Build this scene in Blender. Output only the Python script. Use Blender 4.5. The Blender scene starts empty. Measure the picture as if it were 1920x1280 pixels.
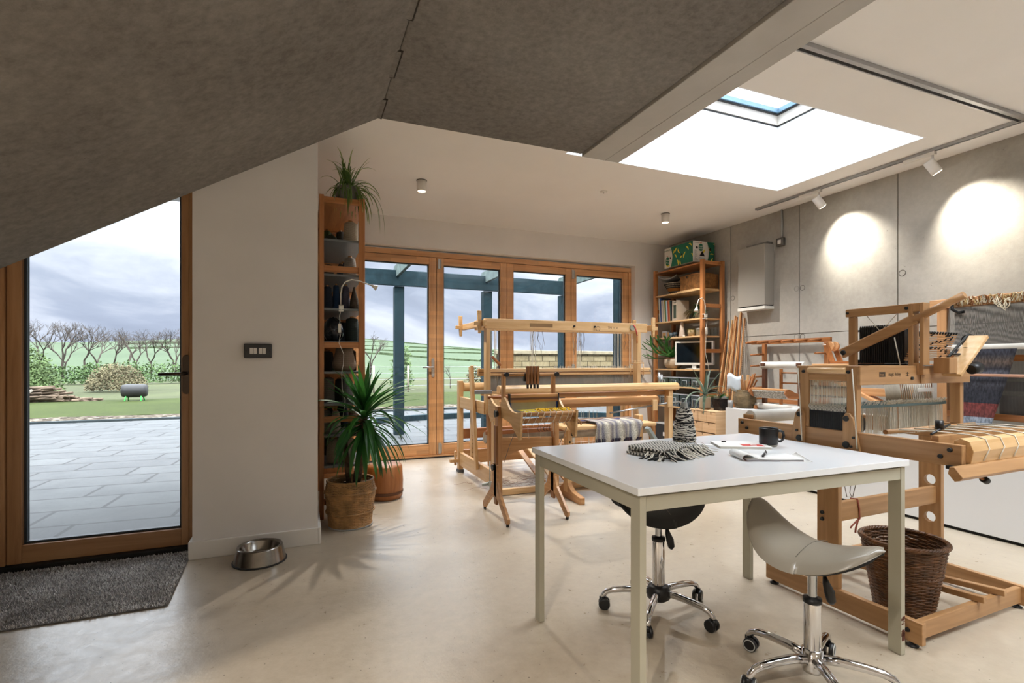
import bpy, math, random
from mathutils import Vector, Matrix
random.seed(7)
sc = bpy.context.scene
COL = sc.collection
PI = math.pi

# ---------------------------------------------------------------- camera
cam_d = bpy.data.cameras.new('camera')
cam = bpy.data.objects.new('camera', cam_d); COL.objects.link(cam)
cam.location = (0, 0, 1.113)
cam.rotation_euler = (PI / 2, 0, -0.389)
cam_d.sensor_width = 36.0
cam_d.lens = 955.0 / 1920.0 * 36.0
cam_d.shift_y = 38.7 / 1920.0
cam_d.clip_start = 0.02; cam_d.clip_end = 3000
sc.camera = cam

# ---------------------------------------------------------------- exposure
sc.view_settings.view_transform = 'Standard'
sc.view_settings.look = 'None'
sc.view_settings.gamma = 1.0
sc.view_settings.use_curve_mapping = False
sc.view_settings.exposure = 1.38
sc.cycles.use_denoising = True
sc.cycles.max_bounces = 7
sc.cycles.diffuse_bounces = 4
sc.cycles.glossy_bounces = 3
sc.cycles.transmission_bounces = 4
sc.cycles.transparent_max_bounces = 24
sc.cycles.caustics_reflective = False
sc.cycles.caustics_refractive = False
sc.cycles.sample_clamp_indirect = 6.0

# ---------------------------------------------------------------- node helpers
def lin(c):
    if isinstance(c, str):
        c = tuple(int(c[i:i + 2], 16) / 255 for i in (1, 3, 5))
    return tuple(x / 12.92 if x <= .04045 else ((x + .055) / 1.055) ** 2.4 for x in c[:3]) + (1,)

class NT:
    def __init__(s, tree):
        s.t = tree; s.n = tree.nodes; s.l = tree.links
    def new(s, typ, **kw):
        n = s.n.new(typ)
        for k, v in kw.items():
            if k in n.inputs: n.inputs[k].default_value = v
            else: setattr(n, k, v)
        return n
    def link(s, a, b): s.l.new(a, b)
    def ramp(s, fac, stops, interp='LINEAR'):
        r = s.n.new('ShaderNodeValToRGB'); cr = r.color_ramp; cr.interpolation = interp
        while len(cr.elements) < len(stops): cr.elements.new(.5)
        for e, (p, c) in zip(cr.elements, stops):
            e.position = p; e.color = c if len(c) == 4 else lin(c)
        s.l.new(fac, r.inputs[0]); return r.outputs[0]
    def math(s, op, a, b=None):
        m = s.n.new('ShaderNodeMath'); m.operation = op
        for i, v in enumerate((a, b)):
            if v is None: continue
            if isinstance(v, (int, float)): m.inputs[i].default_value = v
            else: s.l.new(v, m.inputs[i])
        return m.outputs[0]
    def mix(s, fac, a, b, blend='MIX'):
        m = s.n.new('ShaderNodeMix'); m.data_type = 'RGBA'; m.blend_type = blend
        for i, v in ((0, fac), (6, a), (7, b)):
            if isinstance(v, (int, float)): m.inputs[i].default_value = v
            elif isinstance(v, tuple): m.inputs[i].default_value = v
            else: s.l.new(v, m.inputs[i])
        return m.outputs[2]

# ---------------------------------------------------------------- sky
world = bpy.data.worlds.new('overcast_sky'); sc.world = world; world.use_nodes = True
nt = NT(world.node_tree); nt.n.clear()
tc = nt.new('ShaderNodeTexCoord')
mp = nt.new('ShaderNodeMapping'); mp.inputs['Scale'].default_value = (1.0, 1.0, 2.6); mp.inputs['Location'].default_value = (.3, .1, .2)
nt.link(tc.outputs['Generated'], mp.inputs[0])
no = nt.new('ShaderNodeTexNoise', Scale=2.3, Detail=9.0, Roughness=.56, Distortion=.35)
nt.link(mp.outputs[0], no.inputs['Vector'])
sx = nt.new('ShaderNodeSeparateXYZ'); nt.link(tc.outputs['Generated'], sx.inputs[0])
cloud = nt.ramp(no.outputs['Fac'], [(.30, (.34, .39, .50, 1)), (.44, (.50, .56, .68, 1)), (.56, (.86, .90, .98, 1)), (.68, (.60, .74, .90, 1))])
el = nt.ramp(sx.outputs['Z'], [(0, (.50, .50, .50, 1)), (.06, (.45, .45, .47, 1)), (.18, (.52, .52, .52, 1)), (.27, (.8, .8, .8, 1)), (.40, (2.6, 2.6, 2.6, 1)), (.70, (4.5, 4.5, 4.5, 1)), (.88, (8.5, 8.5, 8.5, 1))])
skyc = nt.mix(1.0, cloud, el, 'MULTIPLY')
# higher up the cover evens out to bright white
hi = nt.ramp(sx.outputs['Z'], [(.24, (0, 0, 0, 1)), (.38, (1, 1, 1, 1))])
flat = nt.mix(1.0, el, (.80, .84, .90, 1), 'MULTIPLY')
skyc2 = nt.mix(hi, skyc, flat)
# the sun sits behind thin cloud on the far side of the house (towards -Y): that half of the sky is much brighter
back = nt.ramp(nt.math('MULTIPLY', sx.outputs['Y'], -1.0), [(0.05, (1, 1, 1, 1)), (.7, (1.1, 1.08, 1.04, 1))])
skyc2 = nt.mix(1.0, skyc2, back, 'MULTIPLY')
SKY_STRENGTH = 1.0
bg = nt.new('ShaderNodeBackground', Strength=SKY_STRENGTH); nt.link(skyc2, bg.inputs[0])
wo = nt.new('ShaderNodeOutputWorld'); nt.link(bg.outputs[0], wo.inputs[0])

# ---------------------------------------------------------------- materials
MATS = {}
def base(name):
    m = bpy.data.materials.new(name); m.use_nodes = True
    t = NT(m.node_tree); t.n.clear()
    b = t.new('ShaderNodeBsdfPrincipled'); o = t.new('ShaderNodeOutputMaterial')
    t.link(b.outputs[0], o.inputs[0]); MATS[name] = m
    return m, t, b
def coords(t, scale=(1, 1, 1), rot=(0, 0, 0), kind='Object'):
    c = t.new('ShaderNodeTexCoord'); m = t.new('ShaderNodeMapping')
    m.inputs['Scale'].default_value = scale; m.inputs['Rotation'].default_value = rot
    t.link(c.outputs[kind], m.inputs[0]); return m.outputs[0]
def bump(t, b, h, strength=.3, dist=.01):
    bp = t.new('ShaderNodeBump', Strength=strength, Distance=dist)
    t.link(h, bp.inputs['Height']); t.link(bp.outputs[0], b.inputs['Normal'])
def plain(name, col, rough=.5, metal=0.0, var=.06, vs=6.0, bmp=0.0, bs=60.0, coat=0.0):
    if name in MATS: return MATS[name]
    m, t, b = base(name); c = lin(col)
    v = coords(t); n = t.new('ShaderNodeTexNoise', Scale=vs, Detail=5.0); t.link(v, n.inputs['Vector'])
    lo = tuple(max(0, x * (1 - var * 2)) for x in c[:3]) + (1,); hi_ = tuple(min(1, x * (1 + var * 2)) for x in c[:3]) + (1,)
    t.link(t.ramp(n.outputs['Fac'], [(.3, lo), (.7, hi_)]), b.inputs['Base Color'])
    b.inputs['Roughness'].default_value = rough; b.inputs['Metallic'].default_value = metal
    b.inputs['Coat Weight'].default_value = coat
    if bmp:
        n2 = t.new('ShaderNodeTexNoise', Scale=bs, Detail=4.0); t.link(v, n2.inputs['Vector']); bump(t, b, n2.outputs['Fac'], bmp, .004)
    return m
WOODS = {'oiled': ('#ad8459', '#956c43', '#bc9369'), 'beech': ('#b98a5b', '#9c6d40', '#c99d6c'), 'beechlight': ('#d2ad7e', '#bd935f', '#dfbf94'), 'pine': ('#b07545', '#8f5a30', '#c38956'),
         'larch': ('#d3a070', '#bb8552', '#dfb184'), 'plylight': ('#dcb991', '#cda57b', '#e6c8a4'), 'teak': ('#a5683a', '#805028', '#b47a49'),
         'dark': ('#5e3a26', '#40261a', '#704a33'), 'frame': ('#b08358', '#946640', '#bd9468'), 'beechdark': ('#8c5a2c', '#6f4420', '#9d6a38')}
def wood(kind, ax='x', rough=.42, blocks=False):
    name = 'wood_%s_%s%s' % (kind, ax, '_b' if blocks else '')
    if name in MATS: return MATS[name]
    m, t, b = base(name); a, d, l = (lin(c) for c in WOODS[kind])
    s = {'x': (1.2, 16, 16), 'y': (16, 1.2, 16), 'z': (16, 16, 1.2)}[ax]
    v = coords(t, s); n = t.new('ShaderNodeTexNoise', Scale=1.6, Detail=6.0, Roughness=.6, Distortion=.6); t.link(v, n.inputs['Vector'])
    col = t.ramp(n.outputs['Fac'], [(.25, d), (.5, a), (.75, l)])
    w = t.new('ShaderNodeTexWave', Scale=1.1, Distortion=6.0, Detail=3.0); w.wave_type = 'RINGS'
    w.inputs['Detail Scale'].default_value = 1.2
    s2 = {'x': (.5, 9, 9), 'y': (9, .5, 9), 'z': (9, 9, .5)}[ax]
    t.link(coords(t, s2), w.inputs['Vector'])
    col = t.mix(t.math('MULTIPLY', w.outputs['Fac'], .35), col, d)
    if blocks:   # finger-jointed staves of slightly different tone
        br = t.new('ShaderNodeTexBrick', Scale=1.0); br.offset = .37; br.inputs['Mortar Size'].default_value = 0
        br.inputs['Color1'].default_value = (.62, .62, .62, 1); br.inputs['Color2'].default_value = (1.18, 1.14, 1.08, 1)
        br.inputs['Brick Width'].default_value = .46; br.inputs['Row Height'].default_value = .045
        r = {'x': (PI / 2, 0, 0), 'z': (PI / 2, PI / 2, 0), 'y': (0, 0, PI / 2)}[ax]
        t.link(coords(t, (1, 1, 1), r), br.inputs['Vector'])
        col = t.mix(.45, col, t.mix(1.0, col, br.outputs['Color'], 'MULTIPLY'))
    t.link(col, b.inputs['Base Color']); b.inputs['Roughness'].default_value = rough
    bump(t, b, n.outputs['Fac'], .06, .004)
    return m
def metal(name, col='#c8c8c8', rough=.15):
    return plain(name, col, rough, 1.0, .02, 9)
def glass_mat(name, tint=(.97, .985, .99, 1), rough=0.0, gl=.9):
    if name in MATS: return MATS[name]
    m = bpy.data.materials.new(name); m.use_nodes = True; t = NT(m.node_tree); t.n.clear()
    tr = t.new('ShaderNodeBsdfTransparent', Color=tint); g = t.new('ShaderNodeBsdfGlossy', Roughness=rough)
    fr = t.new('ShaderNodeFresnel', IOR=1.45); mx = t.new('ShaderNodeMixShader'); o = t.new('ShaderNodeOutputMaterial')
    t.link(t.math('MULTIPLY', fr.outputs[0], gl * .55), mx.inputs[0]); t.link(tr.outputs[0], mx.inputs[1]); t.link(g.outputs[0], mx.inputs[2]); t.link(mx.outputs[0], o.inputs[0])
    MATS[name] = m; return m
def stripes(name, cols, axis, period, rough=.9, weave=260.0, fine=.5):
    """cols: [(pos, colour)...] repeated along one object axis every period metres; woven bump"""
    if name in MATS: return MATS[name]
    m, t, b = base(name); c = t.new('ShaderNodeTexCoord'); s = t.new('ShaderNodeSeparateXYZ'); t.link(c.outputs['Object'], s.inputs[0])
    f = t.math('FRACT', t.math('DIVIDE', s.outputs['XYZ'.index(axis.upper())], period))
    col = t.ramp(f, [(p, lin(k)) for p, k in cols])
    n = t.new('ShaderNodeTexNoise', Scale=weave, Detail=2.0); t.link(c.outputs['Object'], n.inputs['Vector'])
    nc = t.ramp(n.outputs['Fac'], [(.35, (1 - fine, 1 - fine, 1 - fine, 1)), (.65, (1.25, 1.25, 1.25, 1))])
    t.link(t.mix(1.0, col, nc, 'MULTIPLY'), b.inputs['Base Color']); b.inputs['Roughness'].default_value = rough
    bump(t, b, n.outputs['Fac'], .5, .004); return m
def emis(name, col, st):
    if name in MATS: return MATS[name]
    m, t, b = base(name); b.inputs['Emission Color'].default_value = lin(col); b.inputs['Emission Strength'].default_value = st
    b.inputs['Base Color'].default_value = lin(col); return m

def concrete(name, base_c, dark, light, rough=.8, stain=1.0, pits=.0, bstr=.25, big=1.3):
    m, t, b = base(name)
    v = coords(t)
    n1 = t.new('ShaderNodeTexNoise', Scale=big, Detail=10.0, Roughness=.62, Distortion=.3); t.link(v, n1.inputs['Vector'])
    n2 = t.new('ShaderNodeTexNoise', Scale=26.0, Detail=8.0, Roughness=.75); t.link(v, n2.inputs['Vector'])
    col = t.ramp(n1.outputs['Fac'], [(.32, lin(dark)), (.5, lin(base_c)), (.68, lin(light))])
    col = t.mix(.45 * stain, col, t.ramp(n2.outputs['Fac'], [(.35, lin(dark)), (.62, lin(light))]))
    h = n2.outputs['Fac']
    if pits:
        vo = t.new('ShaderNodeTexVoronoi', Scale=11.0, Randomness=1.0); t.link(v, vo.inputs['Vector'])
        n3 = t.new('ShaderNodeTexNoise', Scale=3.0); t.link(v, n3.inputs['Vector'])
        d = t.math('ADD', vo.outputs['Distance'], t.math('MULTIPLY', n3.outputs['Fac'], .12))
        pm = t.ramp(d, [(pits, (1, 1, 1, 1)), (pits + .015, (0, 0, 0, 1))])
        col = t.mix(t.math('MULTIPLY', pm, .65), col, lin('#3c352c'))
    t.link(col, b.inputs['Base Color']); b.inputs['Roughness'].default_value = rough
    bump(t, b, h, bstr, .006)
    return m

# ---------------------------------------------------------------- mesh builder
class MB:
    def __init__(s): s.v = []; s.f = []; s.sm = []; s.mi = []; s.cur = 0
    def add(s, vs, fs, smooth=False):
        o = len(s.v); s.v += [tuple(v) for v in vs]
        for f in fs: s.f.append(tuple(i + o for i in f)); s.sm.append(smooth); s.mi.append(s.cur)
        return s
    def box(s, x0, x1, y0, y1, z0, z1):
        return s.add([(x0, y0, z0), (x1, y0, z0), (x1, y1, z0), (x0, y1, z0), (x0, y0, z1), (x1, y0, z1), (x1, y1, z1), (x0, y1, z1)],
                     [(0, 3, 2, 1), (4, 5, 6, 7), (0, 1, 5, 4), (1, 2, 6, 5), (2, 3, 7, 6), (3, 0, 4, 7)])
    def beam(s, p, q, w, h, up=(0, 0, 1), w2=None, h2=None):
        p = Vector(p); q = Vector(q); d = (q - p).normalized(); up = Vector(up)
        a = d.cross(up).normalized(); b = a.cross(d).normalized(); vs = []
        for c, ww, hh in ((p, w, h), (q, w2 or w, h2 or h)):
            for i, j in ((-1, -1), (1, -1), (1, 1), (-1, 1)): vs.append(c + a * (i * ww / 2) + b * (j * hh / 2))
        return s.add(vs, [(0, 1, 2, 3), (7, 6, 5, 4), (0, 4, 5, 1), (1, 5, 6, 2), (2, 6, 7, 3), (3, 7, 4, 0)])
    def tube(s, pts, r, n=8, closed=False, caps=True):
        pts = [Vector(p) for p in pts]; k = len(pts); rs = r if isinstance(r, (list, tuple)) else [r] * k
        vs = []; ref = None
        for i, p in enumerate(pts):
            if closed: d = pts[(i + 1) % k] - pts[i - 1]
            else: d = pts[min(i + 1, k - 1)] - pts[max(i - 1, 0)]
            if d.length < 1e-9: d = Vector((0, 0, 1))
            d.normalize()
            if ref is None: ref = Vector((0, 0, 1)) if abs(d.z) < .9 else Vector((1, 0, 0))
            a = ref - d * ref.dot(d)
            if a.length < 1e-6: a = d.orthogonal()
            a.normalize(); ref = a; b = d.cross(a)
            for j in range(n):
                t = 2 * PI * j / n; vs.append(p + (a * math.cos(t) + b * math.sin(t)) * rs[i])
        fs = []
        for i in range(k if closed else k - 1):
            i2 = (i + 1) % k
            for j in range(n): j2 = (j + 1) % n; fs.append((i * n + j, i * n + j2, i2 * n + j2, i2 * n + j))
        s.add(vs, fs, True)
        if caps and not closed:
            o = len(s.v) - len(vs)
            s.f.append(tuple(o + j for j in reversed(range(n)))); s.f.append(tuple(o + (k - 1) * n + j for j in range(n))); s.sm += [False, False]; s.mi += [s.cur] * 2
        return s
    def cyl(s, p, q, r, n=16, r2=None): return s.tube([p, q], [r, r2 if r2 is not None else r], n)
    def lathe(s, prof, c=(0, 0, 0), n=24, ax='z', sx=1.0, sy=1.0):
        """prof [(radius, height)...] around an axis through c; open profile, radius 0 closes"""
        vs = []; fs = []
        for (r, h) in prof:
            for j in range(n):
                t = 2 * PI * j / n; x, y = r * math.cos(t) * sx, r * math.sin(t) * sy
                vs.append({'z': (c[0] + x, c[1] + y, c[2] + h), 'x': (c[0] + h, c[1] + x, c[2] + y), 'y': (c[0] + y, c[1] + h, c[2] + x)}[ax])
        for i in range(len(prof) - 1):
            for j in range(n): j2 = (j + 1) % n; fs.append((i * n + j, i * n + j2, (i + 1) * n + j2, (i + 1) * n + j))
        return s.add(vs, fs, True)
    def prism(s, out, a0, a1, ax='y'):
        """2-D outline (u,v) extruded along ax from a0 to a1; ax y: (x,z), ax x: (y,z), ax z: (x,y)"""
        def P(u, v, a): return {'y': (u, a, v), 'x': (a, u, v), 'z': (u, v, a)}[ax]
        n = len(out); vs = [P(u, v, a0) for u, v in out] + [P(u, v, a1) for u, v in out]
        return s.add(vs, [tuple(range(n)), tuple(reversed(range(n, 2 * n)))] + [(i, i + n, (i + 1) % n + n, (i + 1) % n) for i in range(n)])
    def ball(s, c, r, n=12, sz=1.0):
        prof = [(r * math.sin(PI * i / (n // 2)), -r * math.cos(PI * i / (n // 2)) * sz) for i in range(n // 2 + 1)]
        prof[0] = (1e-5, prof[0][1]); prof[-1] = (1e-5, prof[-1][1]); return s.lathe(prof, c, n)
    def strip(s, L, R, thick=0.0):
        k = len(L); vs = list(L) + list(R); return s.add(vs, [(i, i + 1, k + i + 1, k + i) for i in range(k - 1)], True)
    def grid(s, rows, smooth=True):
        nx = len(rows[0]); vs = [p for r in rows for p in r]
        return s.add(vs, [(i * nx + j, i * nx + j + 1, (i + 1) * nx + j + 1, (i + 1) * nx + j) for i in range(len(rows) - 1) for j in range(nx - 1)], smooth)
    def slab(s, rows, t=(0, 0, .01)):
        """closed thick sheet from a grid of points, offset by vector t"""
        nx = len(rows[0]); ny = len(rows); T = Vector(t)
        A = [Vector(p) for r in rows for p in r]; B = [p + T for p in A]; N = len(A)
        fs = [(i * nx + j, i * nx + j + 1, (i + 1) * nx + j + 1, (i + 1) * nx + j) for i in range(ny - 1) for j in range(nx - 1)]
        f2 = [tuple(x + N for x in reversed(f)) for f in fs]
        e = [j for j in range(nx)] + [i * nx + nx - 1 for i in range(1, ny)] + [(ny - 1) * nx + j for j in reversed(range(nx - 1))] + [i * nx for i in reversed(range(1, ny - 1))]
        f3 = [(e[k], e[k] + N, e[(k + 1) % len(e)] + N, e[(k + 1) % len(e)]) for k in range(len(e))]
        return s.add(A + B, fs + f2 + f3, True)
    def build(s, name, mats, parent=None, bev=0.0, sub=0, loc=None, label=None):
        me = bpy.data.meshes.new(name); me.from_pydata(s.v, [], s.f)
        me.polygons.foreach_set('use_smooth', s.sm)
        if not isinstance(mats, (list, tuple)): mats = [mats]
        for m in mats: me.materials.append(m)
        if len(mats) > 1: me.polygons.foreach_set('material_index', s.mi)
        me.validate(); me.update()
        import bmesh
        bm = bmesh.new(); bm.from_mesh(me); bmesh.ops.recalc_face_normals(bm, faces=bm.faces); bm.to_mesh(me); bm.free()
        o = bpy.data.objects.new(name, me); COL.objects.link(o)
        if parent: o.parent = parent
        if loc: o.location = loc
        if bev:
            b = o.modifiers.new('bevel', 'BEVEL'); b.width = bev; b.segments = 2; b.limit_method = 'ANGLE'; b.angle_limit = 1.0
        if sub:
            q = o.modifiers.new('sub', 'SUBSURF'); q.levels = sub; q.render_levels = sub
        if label: o['label'] = label
        return o

def tag(o, label, cat, group=None, kind=None):
    o['label'] = label; o['category'] = cat
    if group: o['group'] = group
    if kind: o['kind'] = kind
    return o
def thing(name, label, cat, loc=(0, 0, 0), rz=0, group=None):
    o = bpy.data.objects.new(name, None); o.empty_display_size = .05; COL.objects.link(o)
    o.location = loc; o.rotation_euler = (0, 0, rz); return tag(o, label, cat, group)
def struct(o): o['kind'] = 'structure'; return o
def copy_tree(o, parent=None):
    c = o.copy(); COL.objects.link(c)
    if parent: c.parent = parent
    for ch in [x for x in bpy.data.objects if x.parent == o]: copy_tree(ch, c)
    return c
def text_mesh(name, body, size, mat, parent, loc, rot, depth=.0006, align='LEFT', label=None, width=1.0):
    cu = bpy.data.curves.new(name, 'FONT'); cu.body = body; cu.size = size; cu.extrude = depth; cu.align_x = align
    tmp = bpy.data.objects.new('tmp_text', cu); COL.objects.link(tmp)
    bpy.context.view_layer.update()
    me = bpy.data.meshes.new_from_object(tmp.evaluated_get(bpy.context.evaluated_depsgraph_get())); me.name = name
    bpy.data.objects.remove(tmp); me.materials.clear(); me.materials.append(mat)
    o = bpy.data.objects.new(name, me); COL.objects.link(o); o.parent = parent; o.location = loc; o.rotation_euler = rot; o.scale = (width, 1, 1)
    return o

# ================================================================ SETTING
XR, YF, YL, ZC = 4.74, 5.76, 3.35, 2.74
M_wall = plain('white_plaster', '#dfdbd8', .85, 0, .015, 3, .03, 180)
M_ceil = plain('ceiling_paint', '#e8e5e2', .9, 0, .01, 2)
M_white = plain('white_paint', '#e2ded8', .5, 0, .015, 3)
M_black = plain('black_plastic', '#141416', .42, 0, .05, 20)
M_rubber = plain('black_rubber', '#1b1b1c', .7, 0, .05, 20)
M_alu = plain('brushed_aluminium', '#a9a9aa', .38, .8, .03, 20)
M_steelgrey = plain('grey_metal', '#8d9092', .4, .7, .03, 20)
M_chrome = metal('chrome', '#d9d9dc', .08)
M_glass = glass_mat('window_glass')

# floor : polished pale screed with fine aggregate specks
m, t, b = base('floor_screed')
v = coords(t)
n1 = t.new('ShaderNodeTexNoise', Scale=.9, Detail=10.0, Roughness=.6, Distortion=.5); t.link(v, n1.inputs['Vector'])
n2 = t.new('ShaderNodeTexNoise', Scale=18.0, Detail=6.0, Roughness=.7); t.link(v, n2.inputs['Vector'])
col = t.ramp(n1.outputs['Fac'], [(.3, lin('#9f917d')), (.5, lin('#ab9e8c')), (.7, lin('#b8ad9d'))])
col = t.mix(.16, col, t.ramp(n2.outputs['Fac'], [(.3, lin('#8a7659')), (.65, lin('#d9cbb2'))]))
vo = t.new('ShaderNodeTexVoronoi', Scale=26.0); t.link(v, vo.inputs['Vector'])
n3 = t.new('ShaderNodeTexNoise', Scale=7.0); t.link(v, n3.inputs['Vector'])
d = t.math('ADD', vo.outputs['Distance'], t.math('MULTIPLY', n3.outputs['Fac'], .18))
sp = t.ramp(d, [(.135, (1, 1, 1, 1)), (.155, (0, 0, 0, 1))])
col = t.mix(t.math('MULTIPLY', sp, .75), col, lin('#43382b'))
t.link(col, b.inputs['Base Color'])
t.link(t.ramp(n2.outputs['Fac'], [(.3, (.26, .26, .26, 1)), (.7, (.40, .40, .40, 1))]), b.inputs['Roughness'])
b.inputs['Specular IOR Level'].default_value = .6
n4 = t.new('ShaderNodeTexNoise', Scale=5.0, Detail=5.0, Roughness=.6); t.link(v, n4.inputs['Vector'])
bump(t, b, t.math('ADD', n4.outputs['Fac'], t.math('MULTIPLY', n2.outputs['Fac'], .45)), .10, .03)
M_floor = m
struct(MB().box(-4.2, .083, -3.2, 3.56, -.16, 0).box(.083, XR + .2, -3.2, YF + .12, -.16, 0).build('floor', M_floor))

# ceiling with the skylight opening
SX0, SX1, SY0, SY1 = 1.897, 4.165, 2.285, 3.518
T0, T1, T2, T3 = 1.95, 4.0, -.75, .75     # added rooflight, out of view over the near part of the room, brightens the table
c = MB(); c.box(-4.2, SX0 - .012, -3.2, YF + .3, ZC, ZC + .14).box(SX1 + .012, XR + .2, -3.2, YF + .3, ZC, ZC + .14)
c.box(SX0 - .012, SX1 + .012, -3.2, T2, ZC, ZC + .14).box(SX0 - .012, SX1 + .012, T3, SY0 - .012, ZC, ZC + .14).box(SX0 - .012, T0, T2, T3, ZC, ZC + .14).box(T1, SX1 + .012, T2, T3, ZC, ZC + .14).box(SX0 - .012, SX1 + .012, SY1 + .012, YF + .3, ZC, ZC + .14)
struct(c.build('ceiling', M_ceil))
w = MB(); H0, H1 = ZC, 3.34
w.box(SX0 - .1, SX0, SY0 - .1, SY1 + .1, H0 + .14, H1).box(SX1, SX1 + .1, SY0 - .1, SY1 + .1, H0 + .14, H1)
w.box(SX0, SX1, SY0 - .1, SY0, H0 + .14, H1).box(SX0, SX1, SY1, SY1 + .1, H0 + .14, H1)
sk = thing('window_1', '', 'window'); del sk['label'], sk['category']; struct(sk)
w.box(SX0 - .012, SX0, SY0 - .012, SY1 + .012, ZC, ZC + .14).box(SX1, SX1 + .012, SY0 - .012, SY1 + .012, ZC, ZC + .14).box(SX0, SX1, SY0 - .012, SY0, ZC, ZC + .14).box(SX0, SX1, SY1, SY1 + .012, ZC, ZC + .14)
w.build('skylight_well', plain('well_white', '#eceef0', .8, 0, .005, 3), sk)
def ring(x0, x1, y0, y1, z0, z1, tk, name, mat):
    r = MB(); r.box(x0, x1, y0, y0 + tk, z0, z1).box(x0, x1, y1 - tk, y1, z0, z1).box(x0, x0 + tk, y0 + tk, y1 - tk, z0, z1).box(x1 - tk, x1, y0 + tk, y1 - tk, z0, z1)
    return r.build(name, mat, sk, .002)
ring(SX0 - .06, SX1 + .06, SY0 - .06, SY1 + .06, 3.34, 3.352, .066, 'shadow_gap', M_black)
ring(SX0 - .06, SX1 + .06, SY0 - .06, SY1 + .06, 3.352, 3.44, .075, 'window_frame', M_white)
ring(SX0 - .06, SX1 + .06, SY0 - .06, SY1 + .06, 3.44, 3.448, .095, 'black_seal', M_black)
ring(SX0 - .06, SX1 + .06, SY0 - .06, SY1 + .06, 3.448, 3.49, .11, 'grey_sash', plain('sash_blue_grey', '#6f8ea6', .4, .3))
MB().box(SX0, SX1, SY0, SY1, 3.46, 3.468).build('glass_pane', M_glass, sk)

sk2_ = thing('window_added', '', 'window'); del sk2_['label'], sk2_['category']; struct(sk2_)  # unseen helper opening, put in for extra top light
q = MB(); q.box(T0 - .08, T0, T2 - .08, T3 + .08, ZC + .14, 3.2).box(T1, T1 + .08, T2 - .08, T3 + .08, ZC + .14, 3.2).box(T0, T1, T2 - .08, T2, ZC + .14, 3.2).box(T0, T1, T3, T3 + .08, ZC + .14, 3.2)
q.build('skylight_well', MATS['well_white'], sk2_); MB().box(T0 - .08, T1 + .08, T2 - .08, T3 + .08, 3.2, 3.208).build('glass_pane', M_glass, sk2_)

# walls
wf = MB(); wf.box(-.25, .50, YF, YF + .3, 0, ZC).box(4.165, XR + .2, YF, YF + .3, 0, ZC).box(.50, 4.165, YF, YF + .3, 2.42, ZC)
struct(wf.build('wall_far', M_wall))
wl = MB(); wl.box(-.58, .083, YL, YL + .30, 0, ZC).box(-.217, .083, YL + .30, YF, 0, ZC).box(-4.2, -1.60, YL, YL + .3, 0, ZC).box(-1.60, -.58, YL, YL + .3, 2.36, ZC)
struct(wl.build('wall_left', M_wall))
struct(MB().box(-4.35, -4.2, -3.2, YL + .3, 0, ZC).build('wall_side', M_wall))
bb = MB(); bb.box(-.598, .083, YL - .018, YL, 0, .10).box(.083, .101, YL - .018, YF, 0, .10).box(-.598, -.58, YL, YL + .13, 0, .10)
struct(bb.build('baseboard_left', M_white, bev=.003))
# concrete wall: cast panels with open joints and tie-hole plugs
M_conc = concrete('cast_concrete', '#a8a49c', '#8f8a82', '#b9b5ad', .82, .45, .08, .2, 1.0)
M_joint = plain('joint_grey', '#6d6861', .95, 0, .1, 30)
wr = MB(); ys = [-3.2, -.95, -.01, .93, 1.865, 2.80, 3.74, 4.656, YF]; zs = [0, 1.405, ZC]
for i in range(len(ys) - 1):
    for j in range(2):
        wr.box(XR, XR + .02, ys[i] + .004, ys[i + 1] - .004, zs[j] + (.003 if j else 0), zs[j + 1] - (0 if j else .003))
wr.cur = 1; wr.box(XR + .009, XR + .3, -3.2, YF + .3, 0, ZC); wr.cur = 0
W = wr.build('wall_right', [M_conc, M_joint], bev=.0015); struct(W)
M_plug = plain('plug_grey', '#9b978e', .85, 0, .05, 40); M_ring = plain('plug_ring', '#57534d', .9)
for y in ys[3:8]:
    for dy in (-.035, .035):
        for z in (1.375, 1.875):
            if random.random() < .12: continue
            p = MB(); p.tube([(XR - .0006, y + dy + .026 * math.cos(a), z + .026 * math.sin(a)) for a in [2 * PI * k / 20 for k in range(20)]], .0022, 5, True)
            p.build('tie_plug', M_ring if dy < 0 else M_plug, W)

# ---------------------------------------------------------------- timber doors
def leaf(name, x0, x1, y0, z1, gx0, gx1, gz0, gz1, fr='larch', dep=.07, blocks=True):
    r = thing(name, '', ''); del r['label'], r['category']; struct(r)
    a = MB(); a.box(x0, gx0, y0, y0 + dep, .03, z1).box(gx1, x1, y0, y0 + dep, .03, z1)
    a.build('door_stile', wood(fr, 'z', blocks=blocks), r, .003)
    a = MB(); a.box(gx0, gx1, y0 + .001, y0 + dep, .03, gz0).box(gx0, gx1, y0 + .001, y0 + dep, gz1, z1)
    a.build('door_rail', wood(fr, 'x', blocks=blocks), r, .003)
    g = MB(); e = .012; yy = y0 + .028
    g.box(gx0, gx0 + e, yy, yy + .03, gz0, gz1).box(gx1 - e, gx1, yy, yy + .03, gz0, gz1).box(gx0 + e, gx1 - e, yy, yy + .03, gz0, gz0 + e).box(gx0 + e, gx1 - e, yy, yy + .03, gz1 - e, gz1)
    g.build('glazing_seal', plain('dark_seal', '#28323a', .5), r)
    MB().box(gx0 + e, gx1 - e, yy + .012, yy + .018, gz0 + e, gz1 - e).build('glass_pane', M_glass, r)
    return r
YD = 5.86
leaves = [(.535, 1.444, .60, 1.358), (1.448, 2.332, 1.532, 2.246), (2.336, 3.236, 2.423, 3.159), (3.240, 4.120, 3.317, 4.036)]
DR = [leaf('door_%d' % (k + 2), a, b_, YD, 2.335, g0, g1, .155, 2.255) for k, (a, b_, g0, g1) in enumerate(leaves)]
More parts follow.
